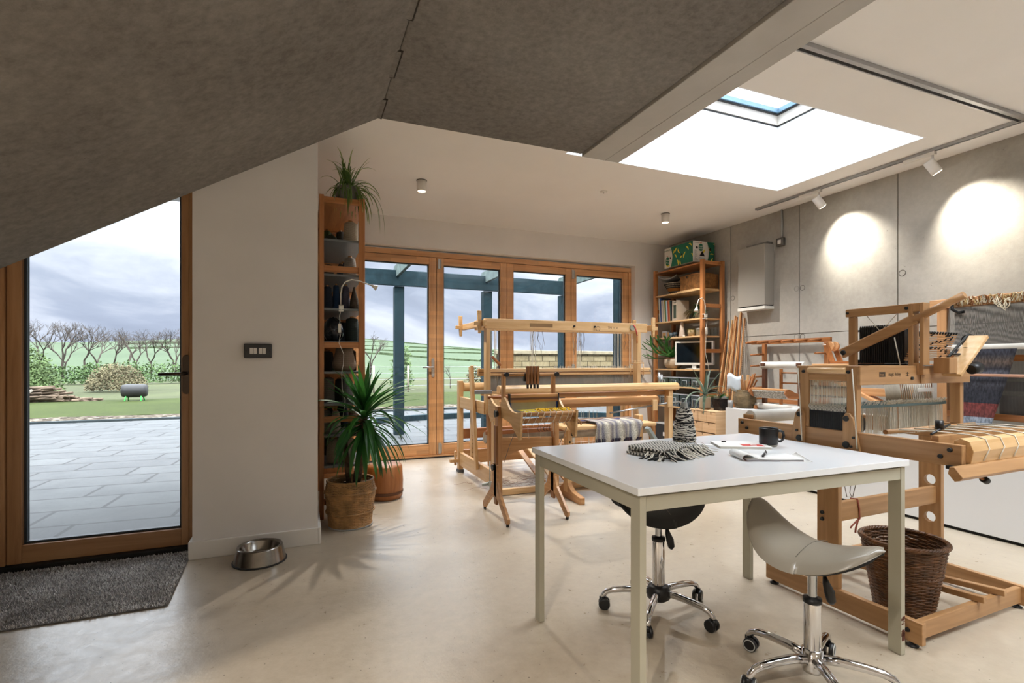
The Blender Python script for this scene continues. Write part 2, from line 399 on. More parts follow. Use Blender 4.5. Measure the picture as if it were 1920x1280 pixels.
f = MB(); f.box(.50, 4.165, YD - .012, YD + .075, 2.34, 2.40); f.box(.50, 4.165, YD - .03, YD + .08, 0, .028)
struct(f.build('trim_1', wood('larch', 'x', blocks=True), bev=.003))
f = MB(); f.box(.50, .533, YD - .012, YD + .075, .028, 2.34).box(4.124, 4.165, YD - .012, YD + .075, .028, 2.34)
struct(f.build('trim_2', wood('larch', 'z', blocks=True), bev=.003))
struct(MB().box(.50, 4.165, YD - .045, YD - .03, 0, .012).build('trim_3', M_rubber))
def hinge(x, z0, z1, par):
    h = MB(); h.box(x - .016, x + .016, YD - .012, YD, z0, z1).cyl((x + .019, YD - .012, z0 + .01), (x + .019, YD - .012, z1 - .01), .007, 8)
    h.build('hinge', plain('hinge_silver', '#b9b7b2', .35, .7), par, .004)
hinge(1.475, 2.205, 2.325, DR[1]); hinge(1.482, .04, .165, DR[1]); hinge(3.262, 2.20, 2.32, DR[3]); hinge(3.262, .98, 1.09, DR[3]); hinge(3.262, .04, .16, DR[3])
def lever_handle(par, x, y, z, sgn, mat, plate=(.019, .13, .10)):
    h = MB(); w_, up, dn = plate
    h.prism([(x + w_ * math.cos(a) * 1.0, z + (up if math.sin(a) > 0 else -dn) + w_ * math.sin(a)) for a in [PI * k / 8 for k in range(0, 9)]] +
            [(x + w_ * math.cos(a), z - dn + w_ * math.sin(a)) for a in [PI + PI * k / 8 for k in range(0, 9)]], y - .009, y, 'y')
    o = h.build('door_handle', mat, par, .002)
    k = MB(); k.tube([(x, y - .008, z), (x, y - .045, z), (x + sgn * .02, y - .055, z), (x + sgn * .13, y - .055, z - .002)], [.010, .010, .010, .009], 10)
    k.build('lever', mat, o); return o
lever_handle(DR[0], 1.402, YD, 1.055, -1, plain('satin_silver', '#c9c9cc', .3, .8), (.018, .085, .10))
# left single door, set back in its reveal
D1 = leaf('door_1', -1.462, -.628, 3.53, 2.25, -1.40, -.668, .128, 2.17, 'frame', .07, False)
lever_handle(D1, -.640, 3.53, 1.045, -1, plain('bronze', '#4a4038', .35, .85), (.021, .09, .10))
f = MB(); f.box(-1.60, -1.465, 3.515, 3.62, .03, 2.36).box(-.625, -.58, 3.515, 3.62, .03, 2.36)
struct(f.build('trim_4', wood('frame', 'z', .4), bev=.003))
struct(MB().box(-1.465, -.625, 3.515, 3.62, 2.26, 2.36).build('trim_5', wood('frame', 'x', .4), bev=.003))
struct(MB().box(-1.60, -.58, 3.49, 3.64, 0, .03).build('trim_6', M_rubber, bev=.004))

# ================================================================ OUTSIDE
M_slabs = None
m, t, b = base('patio_slabs')
br = t.new('ShaderNodeTexBrick', Scale=1.0); br.inputs['Brick Width'].default_value = .9; br.inputs['Row Height'].default_value = .45
br.inputs['Mortar Size'].default_value = .016; br.inputs['Color1'].default_value = lin('#353737'); br.inputs['Color2'].default_value = lin('#2d2f30'); br.inputs['Mortar'].default_value = lin('#040405')
br.offset = .33
v = coords(t, (1, 1, 1), (0, 0, .06)); t.link(v, br.inputs['Vector'])
n = t.new('ShaderNodeTexNoise', Scale=3.0, Detail=9.0, Roughness=.65); t.link(v, n.inputs['Vector'])
n2 = t.new('ShaderNodeTexNoise', Scale=60.0, Detail=4.0); t.link(v, n2.inputs['Vector'])
col = t.mix(.55, br.outputs['Color'], t.mix(1.0, br.outputs['Color'], t.ramp(n.outputs['Fac'], [(.3, (.62, .64, .66, 1)), (.6, (1.5, 1.5, 1.5, 1))]), 'MULTIPLY'))
t.link(t.mix(.3, col, t.mix(1.0, col, t.ramp(n2.outputs['Fac'], [(.3, (.5, .5, .5, 1)), (.7, (1.5, 1.5, 1.5, 1))]), 'MULTIPLY')), b.inputs['Base Color'])
b.inputs['Roughness'].default_value = .6; b.inputs['Specular IOR Level'].default_value = .25; M_slabs = m
p = MB(); p.box(-14, -.217, 3.65, 12.3, -.30, -.06).box(-.217, 16, 6.06, 12.3, -.30, -.06)
struct(p.build('patio', M_slabs))
M_darkgreen = plain('dark_green_stain', '#1d2c31', .6, 0, .12, 12, .3, 60)
struct(MB().box(-14, 16, 12.3, 12.42, -.3, -.02).build('patio_kerb', plain('kerb_dark', '#2f3638', .7)))
# curved low deck edge beyond the folding doors
e = MB(); pts = [(1.3 + .32 * k, 10.3 - .035 * (k - 5) ** 2 * .35, -.03) for k in range(24)]
for a, b2 in zip(pts, pts[1:]): e.beam(a, b2, .10, .16)
tag(e.build('deck_edging', M_darkgreen, bev=.01), 'dark curved timber edging across the paved patio outside the folding doors', 'edging')
# gravel strip, lawn, field
m, t, b = base('gravel'); v = coords(t); vo = t.new('ShaderNodeTexVoronoi', Scale=14.0); t.link(v, vo.inputs['Vector'])
t.link(t.mix(1.0, t.ramp(vo.outputs['Color'], [(.2, lin('#2c251e')), (.6, lin('#453d33')), (.9, lin('#6e675c'))]), (1, 1, 1, 1), 'MULTIPLY'), b.inputs['Base Color']); b.inputs['Roughness'].default_value = .95
bump(t, b, vo.outputs['Distance'], 1.0, .05)
gv = MB(); nx = 90
gv.grid([[(-14 + 18.9 * i / nx, 12.42 + .9 * j / 3, -.04 + .05 * random.random() * (1 if 0 < j < 3 else .3)) for i in range(nx + 1)] for j in range(4)])
tag(gv.build('gravel_strip', m), 'strip of brown gravel between patio and lawn', 'gravel', kind='stuff')
def grass_mat(name, a, b_, c_, sc_=1.0):
    m, t, b = base(name); v = coords(t)
    n = t.new('ShaderNodeTexNoise', Scale=.22 * sc_, Detail=8.0, Roughness=.65); t.link(v, n.inputs['Vector'])
    n2 = t.new('ShaderNodeTexNoise', Scale=9.0 * sc_, Detail=5.0, Roughness=.7); t.link(v, n2.inputs['Vector'])
    col = t.ramp(n.outputs['Fac'], [(.35, lin(a)), (.55, lin(b_)), (.7, lin(c_))])
    t.link(t.mix(.4, col, t.ramp(n2.outputs['Fac'], [(.3, lin(a)), (.7, lin(c_))])), b.inputs['Base Color']); b.inputs['Roughness'].default_value = .95
    bump(t, b, n2.outputs['Fac'], .6, .05); return m
M_lawn = grass_mat('lawn_grass', '#1f260e', '#2b3413', '#384019', 1.0)
M_rough = grass_mat('rough_grass', '#2c3020', '#3a4028', '#4b4c37', .8)
M_field = grass_mat('pasture', '#2f3a29', '#3a4632', '#47523f', .12)
struct(MB().box(-60, 70, 13.3, 19.0, -.4, -.03).build('lawn', M_lawn))
struct(MB().box(-90, 110, 19.0, 40.0, -.5, -.08).build('rough_ground', M_rough))
struct(MB().box(-200, 260, 40.0, 130.0, -.7, -.1).build('field', M_field))
# rolling pasture rising to the skyline
rows = []
for j in range(22):
    Yj = 100 + 560 * (j / 21) ** 1.3; row = []
    for i in range(61):
        a = math.radians(-70 + 150 * i / 60); X = Yj * math.tan(max(-1.25, min(1.25, a)))
        u = j / 21; az = math.degrees(a)
        hh = 26 * u ** 1.2 * (1 + .18 * math.sin(az * .09 + 1.0)) * (1.0 if az < 6 else max(.42, 1 - (az - 6) * .022)) + 1.5 * math.sin(u * 9 + az * .2) * u
        row.append((X, Yj, -.3 + hh))
    rows.append(row)
hl = MB(); hl.grid(rows); hills = hl.build('hills', M_field); struct(hills)
def hill_z(X, Yp):
    az = math.degrees(math.atan2(X, Yp)); u = max(0, (Yp - 100) / 560) ** (1 / 1.3)
    return -.3 + 26 * u ** 1.2 * (1 + .18 * math.sin(az * .09 + 1.0)) * (1.0 if az < 6 else max(.42, 1 - (az - 6) * .022)) + 1.5 * math.sin(u * 9 + az * .2) * u
M_hedge = plain('hedge_dark', '#46523a', .95, 0, .3, 2, .8, 8)
hd = MB()
for k in range(46):    # field boundaries on the hillside
    pass
for (u0, x0, x1) in ((150, -20, 190), (215, -60, 260), (290, -80, 330), (380, -90, 420), (480, -100, 520)):
    last = None
    for k in range(26):
        X = x0 + (x1 - x0) * k / 25; Yp = u0 + 14 * math.sin(k * .6 + u0); q = (X, Yp, hill_z(X, Yp) + .2)
        if last: hd.beam(last, q, .8, .7 + .3 * math.sin(k * 2.3))
        last = q
tag(hd.build('field_hedges', M_hedge), 'thin dark hedge lines dividing the green hillside fields', 'hedge', kind='stuff')

# clipped bank of hedge beyond the lawn, left
def leafy(mb, cx, cy, z0, rx, ry, h, n, s, rnd):
    for k in range(n):
        a = rnd.random() * 2 * PI; e = math.asin(rnd.random()); r = .62 + .42 * rnd.random()
        P_ = Vector((cx + rx * r * math.cos(a) * math.cos(e), cy + ry * r * math.sin(a) * math.cos(e), z0 + h * (.08 + .92 * math.sin(e) * r)))
        d = Vector((rnd.uniform(-1, 1), rnd.uniform(-1, 1), rnd.uniform(-.4, 1))).normalized(); q = d.orthogonal().normalized() * s * .4
        L = d * s * rnd.uniform(.7, 1.3); mb.add([P_ - q, P_ + q, P_ + L + q * .2, P_ + L - q * .2], [(0, 1, 2, 3)])
    return mb
R1 = random.Random(3)
M_leafdark = plain('hedge_leaves', '#3f5130', .8, 0, .35, 3)
M_brown = plain('winter_twigs', '#5d5044', .9, 0, .3, 3)
hb = MB()
for k in range(30): leafy(hb, -19 + k * .75, 33 + R1.random(), -.1, .9, .8, 1.05 + .25 * R1.random(), 330, .11, R1)
tag(hb.build('garden_hedge', M_leafdark), 'low dark hedge along the far side of the lawn, left door view', 'hedge')
def bush(x, y, z, r, h, n, s, mat, label, name='bush'):
    o = leafy(MB(), 0, 0, 0, r, r, h, n, s, R1).build(name, mat, loc=(x, y, z)); return tag(o, label, 'bush')
bush(-9.4, 22.5, -.1, 1.5, 1.9, 6500, .075, plain('bush_a', '#4b5a38', .8, 0, .35, 2), 'large tangled dark green bush behind the green fence, left edge of door view')
bush(-7.0, 25.2, -.1, 1.0, 1.15, 3500, .07, plain('bush_b', '#5a5440', .85, 0, .3, 2), 'brownish thicket to the right of the large green bush')
# bare winter trees
def bare_tree(h, seed, spread=.55, depth=6):
    rnd = random.Random(seed); mb = MB()
    def br_(p, d, L, r, k):
        q = p + d * L; mid = (p + q) / 2 + Vector((rnd.uniform(-1, 1), rnd.uniform(-1, 1), rnd.uniform(-.3, .5))) * L * .08
        mb.tube([p, mid, q], [r, r * .85, r * .68], 5 if k < 2 else 3, caps=False)
        if k >= depth: return
        for i in range(3 if k in (1, 2, 4) else 2):
            nd = (d + Vector((rnd.uniform(-1, 1), rnd.uniform(-1, 1), rnd.uniform(-.35, .6))) * (spread + .07 * k)).normalized()
            br_(q, nd, L * rnd.uniform(.62, .86), r * .64, k + 1)
    br_(Vector((0, 0, 0)), Vector((0, 0, 1)), h * .27, h * .022, 0); return mb
M_bark = plain('bare_bark', '#463f3a', .9, 0, .15, 4)
TP = [(-19.5, 44, 4.6, 1), (-16.6, 45, 5.1, 2), (-13.9, 44, 5.3, 3), (-11.6, 46, 4.7, 4), (-9.6, 47, 4.7, 5), (-21.8, 47, 4.4, 6)]
TP = [(a * 1.10 - .4 * i_, b_ + 1.2 * (i_ % 3), c_ * .92, d_) for i_, (a, b_, c_, d_) in enumerate(TP)]
TL = ['leftmost bare tree on the skyline beyond the lawn', 'bare tree with wide arching crown, left of the middle of the door view', 'tallest bare tree, forked trunk, middle of the left door view',
      'bare tree right of the tallest one, beyond the lawn', 'bare dark tree nearest the door stile on the right', 'bare tree partly hidden behind the big bush at far left']
for k, (x, y) in enumerate([(-24.5, 52), (-22, 54), (-19.8, 53), (-17.6, 55), (-15.2, 54), (-13, 56), (-11, 55), (-26, 58), (-20.6, 60), (-16, 61), (-12.2, 62), (-9.4, 59)]):
    if k < 3: BT = bare_tree(4.9, 40 + k, .6, 6).build('bare_tree', M_bark, loc=(x, y, -.1)); BTS = (BTS if k else []) + [BT]
    else: BT = BTS[k % 3].copy(); COL.objects.link(BT); BT.location = (x, y, -.1); BT.rotation_euler = (0, 0, k * 1.3); BT.scale = (1, 1, .85 + .06 * (k % 4))
    tag(BT, 'one of the farther bare trees making the dark belt on the skyline', 'tree', 'farther bare trees of the dark belt')
for (x, y, h, s), L in zip(TP, TL):
    tag(bare_tree(h, s, .62, 6).build('bare_tree', M_bark, loc=(x, y, -.1)), L, 'tree', 'bare trees beyond the lawn')
tag(bare_tree(2.7, 21, .62, 5).build('bare_tree', M_bark, loc=(2.6, 22.0, -.1)), 'small spreading bare tree behind the first pergola post', 'tree')
tag(bare_tree(1.3, 25, .5, 4).build('sapling', M_bark, loc=(6.2, 22.5, -.1)), 'small bare sapling in the field seen through the second folding door', 'tree')
bush(4.0, 22.5, -.1, .5, 2.0, 420, .15, plain('bush_c', '#50603f', .8, 0, .3, 2), 'narrow upright evergreen beside the small bare tree')
bush(7.9, 24, -.1, .55, 1.0, 260, .16, plain('bush_b', '#5a5440'), 'low rounded bush seen left of the loom castle')
# pile of logs / brash and pallet on the lawn
lg = MB()
for k in range(60):
    a = R1.uniform(-.5, .5); x = -7.1 + R1.gauss(0, .55); z = max(0.02, .42 - abs(x + 7.1) * .42) * R1.random()
    dx, dy = math.cos(a) * .35, math.sin(a) * .35; lg.cyl((x - dx, 18.6 + R1.uniform(-.3, .3) - dy, z), (x + dx, 18.6 + dy, z + R1.uniform(-.08, .1)), .035, 6)
tag(lg.build('log_pile', M_brown), 'heap of brown logs and branches on the lawn', 'logs', kind='stuff')
pl = MB()
for k in range(5): pl.beam((-8.1 + k * .06, 17.2 + k * .2, .05 + k * .07), (-7.2 + k * .06, 17.3 + k * .2, .05 + k * .07), .1, .02)
pl.beam((-8.1, 17.2, .03), (-7.86, 18.0, .33), .05, .06).beam((-7.2, 17.3, .03), (-6.96, 18.1, .33), .05, .06)
tag(pl.build('wooden_pallet', plain('weathered_wood', '#8f867a', .9)), 'grey wooden pallet leaning on the log pile', 'pallet')
bn = thing('compost_tumbler', 'black barrel with bright green legs on the lawn by the door stile', 'barrel', (-4.62, 18.2, -.03))
MB().lathe([(1e-4, -.3), (.17, -.3), (.2, -.2), (.2, .2), (.17, .3), (1e-4, .3)], (0, 0, .3), 18, 'x').build('barrel', M_rubber, bn)
q = MB(); M_lime = plain('lime_green', '#4fd060', .5)
for s_ in (-1, 1):
    for u_ in (-1, 1): MB().cyl((s_ * .2, u_ * .18, 0), (s_ * .17, u_ * .02, .3), .02, 6).build('leg', M_lime, bn)
fn = thing('wire_fence', 'green wire mesh fence in front of the bushes at the left edge', 'fence', (-10.2, 18.9, -.05)); q = MB()
for k in range(7): MB().cyl((-2.2 + k * .75, 0, 0), (-2.2 + k * .75, 0, 1.15), .03, 6).build('post', M_darkgreen, fn)
for k in range(40): q.cyl((-2.2 + k * .115, 0, .05), (-2.2 + k * .115, 0, 1.1), .006, 4)
for k in range(10): q.cyl((-2.2, 0, .05 + k * .115), (2.3, 0, .05 + k * .115), .006, 4)
q.build('mesh_panel', M_darkgreen, fn)
fn = thing('field_fence', 'pale wooden post and wire fence crossing the field outside', 'fence', (0, 20.5, -.08))
for k in range(13):
    MB().cyl((1.2 + k * 1.35, 0, 0), (1.2 + k * 1.35, 0, 1.05), .04, 6).build('post', plain('weathered_wood', '#8f867a'), fn)
q = MB()
for z in (.25, .5, .75, 1.0): q.cyl((.6, 0, z), (17.6, 0, z), .008, 4)
q.build('wire', M_steelgrey, fn)
# stone garden wall
m, t, b = base('sandstone_blocks'); br = t.new('ShaderNodeTexBrick', Scale=1.0); br.inputs['Brick Width'].default_value = .42; br.inputs['Row Height'].default_value = .155
br.inputs['Mortar Size'].default_value = .012; br.inputs['Color1'].default_value = lin('#8f8468'); br.inputs['Color2'].default_value = lin('#75694f'); br.inputs['Mortar'].default_value = lin('#3a3428')
t.link(coords(t, (1, 1, 1), (PI / 2, 0, 0)), br.inputs['Vector']); n = t.new('ShaderNodeTexNoise', Scale=6.0, Detail=7.0, Roughness=.7); t.link(coords(t), n.inputs['Vector'])
t.link(t.mix(.5, br.outputs['Color'], t.mix(1.0, br.outputs['Color'], t.ramp(n.outputs['Fac'], [(.3, (.45, .43, .4, 1)), (.65, (1.35, 1.3, 1.25, 1))]), 'MULTIPLY')), b.inputs['Base Color']); b.inputs['Roughness'].default_value = .9
bump(t, b, n.outputs['Fac'], .6, .03)
sw = thing('stone_wall', 'coursed sandstone garden wall with flat coping beyond the folding doors', 'wall', (5.0, 13.0, -.1))
MB().box(0, 9, 0, .35, 0, 1.44).build('masonry', m, sw); MB().box(-.04, 9, -.06, .41, 1.44, 1.54).build('coping', plain('coping_stone', '#857b64', .9, 0, .12, 6, .4, 30), sw, .01)
# pergola
pg = thing('pergola', 'dark green timber pergola standing on the patio outside the folding doors', 'pergola', (0, 8.3, -.06))
for x in (1.44, 2.955, 4.46): MB().box(x - .078, x + .078, 0, .155, 0, 2.40).build('post', M_darkgreen, pg, .006)
MB().box(4.30, 4.42, -1.95, -1.80, 0, 2.42).build('post', M_darkgreen, pg, .006)
MB().box(-1.2, 4.54, -.05, 0, 2.40, 2.65).build('beam', M_darkgreen, pg, .006)
for x in (-.1, 1.40, 2.915, 4.43): MB().prism([(-2.1, 2.56), (-2.1, 2.72), (.15, 2.74), (.25, 2.6), (.25, 2.54)], x - .025, x + .025, 'x').build('rafter', plain('lit_green', '#56625f', .7, 0, .15, 10, .3, 50), pg, .004)  # paler than the posts: daylight on the rafters is put into the colour

# ================================================================ CONCRETE STAIR OVERHEAD
M_soffit = concrete('soffit_concrete', '#706b65', '#57524c', '#85807a', .85, 1.15, .07, .6, 1.3)
st = thing('concrete_staircase', 'raw grey concrete stair soffit and landing overhead, sloping down to the left', 'staircase', (0, 0, 0))
YS0, YS1 = .55, 2.80; fx, fz, kk = .375, 2.42, .589
out = [(fx, fz), (-3.6, fz - kk * (fx + 3.6)), (-3.6, 0.1)]
x = -3.45; z = .30
while x < fx - .05: out += [(x, z), (x, z + .1749)]; x += .297; z += .1749
out += [(fx, 2.64)]
MB().prism(out, YS0, YS1).build('flight', M_soffit, st, .006)
MB().box(fx + .0005, 1.618, YS0, YS1, fz, 2.64).build('landing', M_soffit, st, .006)
lj = MB(); zz = []
for k in range(11):
    y = 2.79 - k * .212; xa = .350 if k % 2 else .385
    zz += [(xa, y, fz - .002), (xa, y - .212, fz - .002)]
lj.tube(zz, .006, 5)
lj.build('lap_joint', [plain('joint_shadow', '#2b251e', .95)], st)
lj = MB()
for k in range(0, 11, 2): y = 2.79 - k * .212; lj.box(.330, .383, y - .208, y - .004, fz - .009, fz + .004)
lj.build('joint_tooth', M_soffit, st, .004)
sb = thing('painted_beam', 'pale grey painted beam under the landing edge beside the skylight', 'beam', (0, 0, 0))
M_beam = plain('beam_paint', '#aba7a1', .6, 0, .03, 5, .15, 90)
MB().box(1.622, 1.79, YS0 - 1.5, 2.80, 2.405, 2.70).build('beam_section', M_beam, sb, .003); MB().box(1.793, 1.895, YS0 - 1.5, 2.80, 2.406, 2.70).build('beam_section', M_beam, sb, .003)

for _n in ('dark_green_stain', 'lit_green', 'sandstone_blocks', 'lawn_grass', 'rough_grass', 'pasture', 'hedge_leaves', 'bush_a', 'bush_b', 'bush_c', 'bare_bark', 'hedge_dark', 'winter_twigs', 'gravel', 'kerb_dark'):
    for _x in MATS[_n].node_tree.nodes:
        if _x.type == 'BSDF_PRINCIPLED': _x.inputs['Specular IOR Level'].default_value = .12; _x.inputs['Roughness'].default_value = .95
# wall closing the room behind the camera
struct(MB().box(-4.2, XR + .2, -3.35, -3.2, 0, ZC).build('wall_back', M_wall))

# ================================================================ LAMPS
M_lampwhite = plain('lamp_white', '#dcd8d2', .5, 0, .01, 5)
def downlight(x, y, label, power=22, z=ZC):
    r = thing('ceiling_downlight', label, 'ceiling light', (x, y, z))
    MB().lathe([(.036, -.098), (.042, -.10), (.043, -.098), (.043, -.004), (1e-4, -.004)], (0, 0, 0), 28).build('lamp_shade', M_lampwhite, r)
    MB().lathe([(1e-4, -.005), (.047, -.005), (.047, 0), (1e-4, 0)], (0, 0, 0), 28).build('mounting_plate', plain('dark_plate', '#4a4743', .6), r)
    MB().lathe([(1e-4, -.088), (.036, -.088)], (0, 0, 0), 28).build('lamp_lens', emis('lens_glow', '#ffdfb0', 9.0), r)
    l = bpy.data.lights.new('downlight_bulb', 'SPOT'); l.energy = power; l.color = (1.0, .94, .86); l.spot_size = 2.3; l.spot_blend = 1.0; l.shadow_soft_size = .035
    o = bpy.data.objects.new('downlight_bulb', l); COL.objects.link(o); o.parent = r; o.location = (0, 0, -.105)
    return r
downlight(.982, 4.53, 'white cylinder ceiling light on the left, nearer the yarn shelf', 80)
downlight(3.675, 4.53, 'white cylinder ceiling light on the right, near the banana box', 80)
for x, y, pw in ((-2.4, -.9, 175), (-.9, -.2, 190), (1.4, -1.6, 50), (3.6, -.8, 22)):  # unseen lamps added behind the camera to lift the left wall
    downlight(x, y, 'added white cylinder ceiling light, unseen behind the camera', pw)['group'] = 'added ceiling lights behind the camera'
# wall-washing spots on the track
def spot(y, label, ty, tz, power):
    r = thing('track_spotlight', label, 'spotlight', (4.445, y, ZC - .022))
    MB().box(-.017, .017, -.02, .20, -.026, 0).build('track_adapter', M_lampwhite, r, .003)
    MB().cyl((0, 0, -.02), (0, 0, -.075), .008, 10).build('stem', M_chrome, r)
    P0 = Vector((0, 0, -.115)); d = (Vector((XR - 4.445, ty - y, tz - (ZC - .022))) - P0).normalized()
    h = MB(); h.tube([P0 - d * .055, P0 - d * .052, P0 + d * .052, P0 + d * .055], [.034, .037, .037, .035], 24)
    h.build('lamp_head', M_lampwhite, r)
    MB().tube([P0 + d * .0555, P0 + d * .057], .031, 20).build('lamp_lens', emis('spot_glow', '#fff2dc', 8.0), r)
    l = bpy.data.lights.new('spot_bulb', 'SPOT'); l.energy = power; l.color = (1.0, .93, .80); l.spot_size = 1.6; l.spot_blend = 1.0; l.shadow_soft_size = .02
    o = bpy.data.objects.new('spot_bulb', l); COL.objects.link(o); o.parent = r; o.location = P0 + d * .062
    o.rotation_euler = d.to_track_quat('-Z', 'Y').to_euler(); return r
spot(3.305, 'white track spotlight farther along the rail, nearer the wall cabinet', 3.2, 2.22, 36)
spot(2.379, 'larger-looking white track spotlight nearest the camera on the rail', 2.2, 2.12, 40)
spot(1.25, 'white track spotlight outside the right edge of the view', 1.1, 2.0, 36)
tr = thing('lighting_track', 'grey aluminium lighting rail fixed along the ceiling by the concrete wall', 'lighting track', (4.445, 0, ZC))
q = MB(); q.box(-.018, -.006, -.8, 4.015, -.022, 0).box(.006, .018, -.8, 4.015, -.022, 0).box(-.006, .006, -.8, 4.015, -.008, 0)
q.build('rail', M_alu, tr, .001)
tr = thing('lighting_track', 'grey double lighting rail crossing the ceiling above the right loom', 'lighting track', (0, 1.85, ZC))
q = MB(); q.box(1.96, 4.424, -.03, -.004, -.024, 0).box(1.96, 4.424, .016, .024, -.024, 0)
q.build('rail', M_alu, tr, .001); MB().box(1.96, 4.424, -.004, .016, -.006, 0).build('slot', plain('slot_dark', '#3a332c', .8), tr)
sd = thing('ceiling_sensor', 'small round white ceiling sensor between the two cylinder lights', 'sensor', (2.653, 4.165, ZC))
MB().lathe([(1e-4, -.012), (.02, -.012), (.034, -.006), (.036, 0), (1e-4, 0)], (0, 0, 0), 20).build('sensor_body', M_lampwhite, sd)
MB().ball((0, 0, -.013), .006, 8).build('sensor_eye', M_black, sd)

# ================================================================ FURNITURE NEAR THE CAMERA
M_tabletop = plain('laminate_white', '#e6e8ea', .16, 0, .008, 3)
M_tableleg = plain('cream_lacquer', '#aca794', .5, 0, .02, 6)
tb = thing('work_table', 'white rectangular work table with cream metal legs standing in the foreground', 'table', (1.528, 1.622, 0), -.019)
MB().box(-.612, .612, -.392, .392, .719, .742).build('tabletop', M_tabletop, tb, .0015)
for s_ in (-1, 1):
    for u_ in (-1, 1):
        x0, x1 = sorted((s_ * .600, s_ * .577)); y0, y1 = sorted((u_ * .384, u_ * .336))
        lg_ = MB().box(x0, x1, y0, y1, .001, .714).build('leg', M_tableleg, tb, .0015)
        if s_ == 1 and u_ == -1:
            ch = MB(); R9 = random.Random(4)
            for k in range(16): z_ = .07 + R9.random() ** 2 * .08; ch.box(x0 + R9.random() * .012, x0 + .014 + R9.random() * .008, y0 - .0008, y0 + .001, z_, z_ + R9.uniform(.002, .012))
            ch.box(x0 + .004, x1 - .002, y0 - .0008, y0 + .001, .055, .085); ch.build('chipped_paint', plain('rust_chip', '#5b3120', .8), lg_)
for u_ in (-1, 1):
    y0, y1 = sorted((u_ * .382, u_ * .365)); MB().box(-.576, .576, y0, y1, .668, .712).build('rail', M_tableleg, tb, .001)
for s_ in (-1, 1):
    x0, x1 = sorted((s_ * .598, s_ * .580)); MB().box(x0, x1, -.335, .335, .668, .712).build('rail', M_tableleg, tb, .001)

